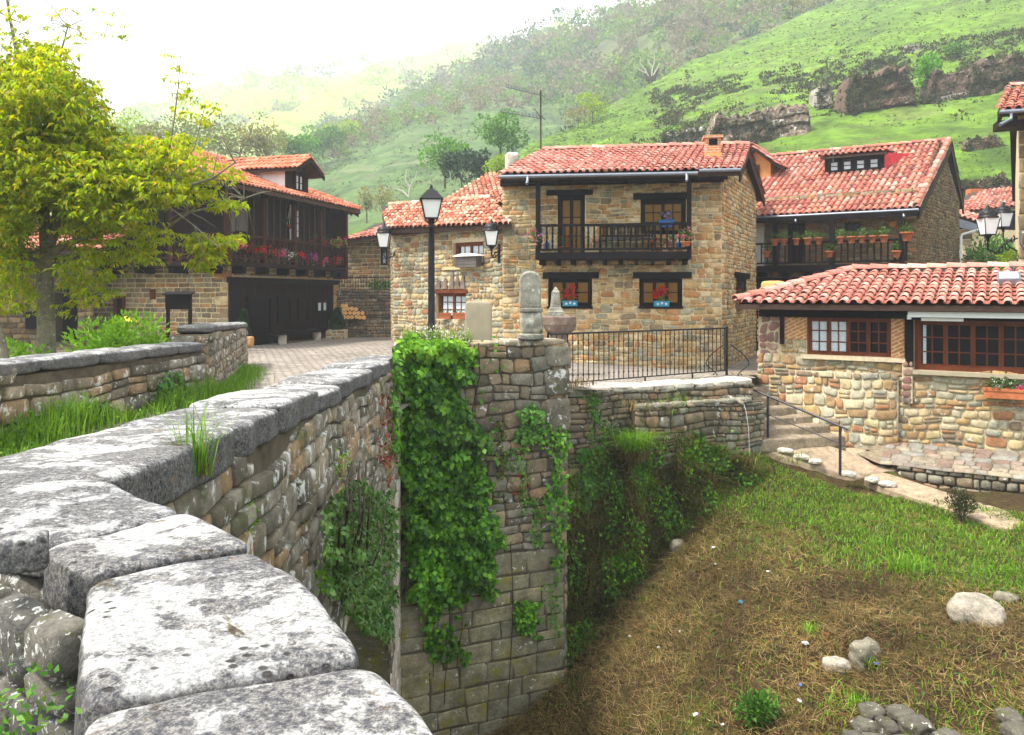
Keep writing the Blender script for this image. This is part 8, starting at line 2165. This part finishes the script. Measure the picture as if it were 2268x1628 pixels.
def outcrop(label, x0, y0, x1, y1, nb, mat, seed):
    """a broken cliff face standing out of the slope: stepped strata, vertical joints, ragged top"""
    r = random.Random(seed); xc = (x0 + x1) / 2; wd, ht = x1 - x0, y1 - y0
    nu = max(14, int(wd / 2.2)); nv = max(10, int(ht / 2.0)); nl = max(3, int(ht / 15)); nc = max(2, int(wd / 22))
    lay = [r.uniform(-1, 1) for _ in range(400)]; vs = []; fs = []
    for i in range(nu + 1):
        u = i / nu; x = x0 + wd * u; yb = y1 - (x - xc) * .17; Yb = H1.depth(x, yb); s_ = Yb / FPX
        edge = min(1, 9 * u, 9 * (1 - u)) ** .5
        top = ht * edge * (.86 + .3 * noise.noise(Vector((u * nc * .8, seed, 0))) + .12 * noise.noise(Vector((u * nc * 3, seed, 4))))
        for k in range(nv + 5):
            if k <= nv:
                t = k / nv; y = yb + ht * .12 - (top + ht * .12) * t
                l = t * top / ht * nl + .5 * noise.noise(Vector((u * nc * .6, seed, 9))) + 20
                li = int(l); col = int(u * nc * 1.6 + .6 * noise.noise(Vector((u * nc, l * .7, seed))) + 7 * lay[li % 400]) 
                blk = lay[(li * 7 + col * 13) % 400]; fr = l - li
                d = (.55 * lay[(li * 3) % 400] + .5 * blk - .55 * t * 1.6 + (.35 if fr > .82 else 0) * -1 + .3 * noise.noise(Vector((u * nc * 4, t * nl * 2, seed)))) * ht * .17 * edge
                d += ht * .06 * edge
            else:
                y = yb - top - (k - nv) * .4; d = -ht * .22 * (k - nv)
            Yq = Yb - d * s_ * 1.0; P = W(x + 1.5 * noise.noise(Vector((x * .2, y * .2, seed))), y, Yb); P.y = Yq; vs.append(P)
    m = nv + 5
    for i in range(nu):
        for k in range(m - 1):
            a = i * m + k; fs.append((a, a + m, a + m + 1, a + 1))
    ROCKV.append((vs, s_)); return tag(mesh_np('rock_outcrop', vs, fs, M[mat], None, False), label, 'rock')
outcrop('pale blocky rocks rising just behind the brick chimney', 1465, 280, 1565, 328, 5, 'palerock', 3)
outcrop('tan columnar cliff above the orange dormer', 1575, 240, 1705, 322, 6, 'brownrock', 5)
outcrop('reddish stepped cliff right of the tan columns', 1690, 222, 1796, 304, 5, 'brownrock', 7)
outcrop('pale upright rock pillar left of the large red cliff', 1810, 180, 1842, 244, 2, 'palerock', 9)
outcrop('large red brown cliff with an overhanging top', 1876, 146, 2030, 246, 5, 'cliff', 11)
outcrop('dark red ledge right of the slim sapling', 2062, 150, 2165, 214, 4, 'cliff', 13)
outcrop('dark red cliff band reaching the right edge of the view', 2150, 118, 2300, 200, 5, 'cliff', 14)
outcrop('pair of pale grey rocks on top of the cliff line', 2008, 95, 2040, 118, 2, 'palerock', 15)
outcrop('small white stones left of the pale pillar', 1705, 200, 1745, 214, 3, 'palerock', 17)
outcrop('grey slab ledge capping the large red cliff', 1915, 134, 1958, 152, 3, 'palerock', 19)
outcrop('low grey ledge in the turf behind the right roofs', 2080, 500, 2260, 530, 6, 'palerock', 21) if False else None
outcrop('brown rocks breaking the turf below the long cliff', 2140, 300, 2215, 330, 4, 'brownrock', 23)
outcrop('low stony ledge in the turf near the tall right house', 2120, 395, 2235, 420, 5, 'brownrock', 25)
outcrop('pale stones bordering the turf under the long cliff', 2050, 205, 2200, 216, 6, 'palerock', 27)
outcrop('small rocks on the mid slope beside the white dead tree', 868, 395, 945, 425, 4, 'palerock', 29) if False else None
parts = []
for k in range(30000):                                            # coarse turf texture, real tufts
    x = rng.uniform(1000, 2330); yb, Yb, yt, Yt = H1.col(x); y = yt + (min(yb, 560) - yt) * rng.random()
    if y < -25: continue
    Y = H1.depth(x, y); s_ = Y / FPX; parts.append((np.array(W(x, y, Y)), s_))
P = np.array([p for p, s_ in parts]); S_ = np.array([s_ for p, s_ in parts]); n = len(P)
D = rand_unit(n) * np.array([1, .5, .25]); v, f = leaf_arrays(P + np.array([0, 0, 1.0]) * S_[:, None] * 1.0, D, rand_unit(n) + np.array([0, -.6, .8]), S_ * nr.uniform(3, 10, n), S_ * nr.uniform(1.2, 3.2, n), .1)
M['turf_bl'] = leaf_mat('turf_tufts', [(.028, .06, .012), (.06, .125, .012), (.10, .19, .015), (.045, .08, .018), (.12, .21, .018), (.085, .08, .03), (.125, .125, .04)], .2, .8, patch=.3, patch_sc=.06)
tag(mesh_np('hill_grass', v, f, M['turf_bl']), 'rough grass tufts over the hillside turf', 'grass', kind='stuff')
P = []; S_ = []
for k in range(9000):
    x = rng.uniform(560, 1330); yb, Yb, yt, Yt = H2.col(x); y = yt + (min(yb, 520) - yt) * rng.random() ** .8
    Y = H2.depth(x, y); P.append(tuple(W(x, y, Y))); S_.append(Y / FPX)
P = np.array(P); S_ = np.array(S_); n = len(P); v, f = leaf_arrays(P + np.array([0, 0, 1.0]) * S_[:, None], rand_unit(n) * np.array([1, .5, .3]), rand_unit(n) + np.array([0, -.6, .8]), S_ * nr.uniform(3, 9, n), S_ * nr.uniform(1.5, 4, n), .1)
tag(mesh_np('hill_grass', v, f, M['turf_bl']), 'rough grass and low scrub on the mid slope', 'grass', kind='stuff')
parts = []                                                        # heath growing over the rock ledges
for vs_, s_ in ROCKV:
    for ip, P in enumerate(vs_):
        if (ip < len(vs_) * .13 and rng.random() < .22) or rng.random() < .10 * max(0, .55 + 1.6 * noise.noise(P * .18)):
            q = rand_unit(10) * np.array([6, 5, 4]) * s_ * rng.uniform(.5, 1.2); parts.append(leaf_arrays(np.array(P) + q + np.array([0, -2 * s_, 1.5 * s_]), rand_unit(10) + np.array([0, 0, .5]), rand_unit(10), 6 * s_, 3.5 * s_))
v, f = join_arrays(parts); tag(mesh_np('scrub', v, f, M['scrub_lf']), 'heath and bushes growing over the rock ledges', 'scrub', kind='stuff')
# ================================================================== HAZE
hz = bpy.data.materials.new('pale_air'); hz.use_nodes = True; t_ = hz.node_tree; t_.nodes.remove(t_.nodes["Principled BSDF"])
pv = t_.nodes.new('ShaderNodeVolumePrincipled'); pv.inputs['Density'].default_value = HAZE; pv.inputs['Color'].default_value = (.86, .93, 1.0, 1); pv.inputs['Anisotropy'].default_value = .2
t_.links.new(pv.outputs[0], t_.nodes["Material Output"].inputs['Volume'])
mb = MB(); mb.box(-2010, 2010, -2010, 2010, -10.3, 330); o = mb.build('haze', hz); o['kind'] = 'stuff'; tag(o, 'pale blue mountain haze filling the valley air', 'haze')
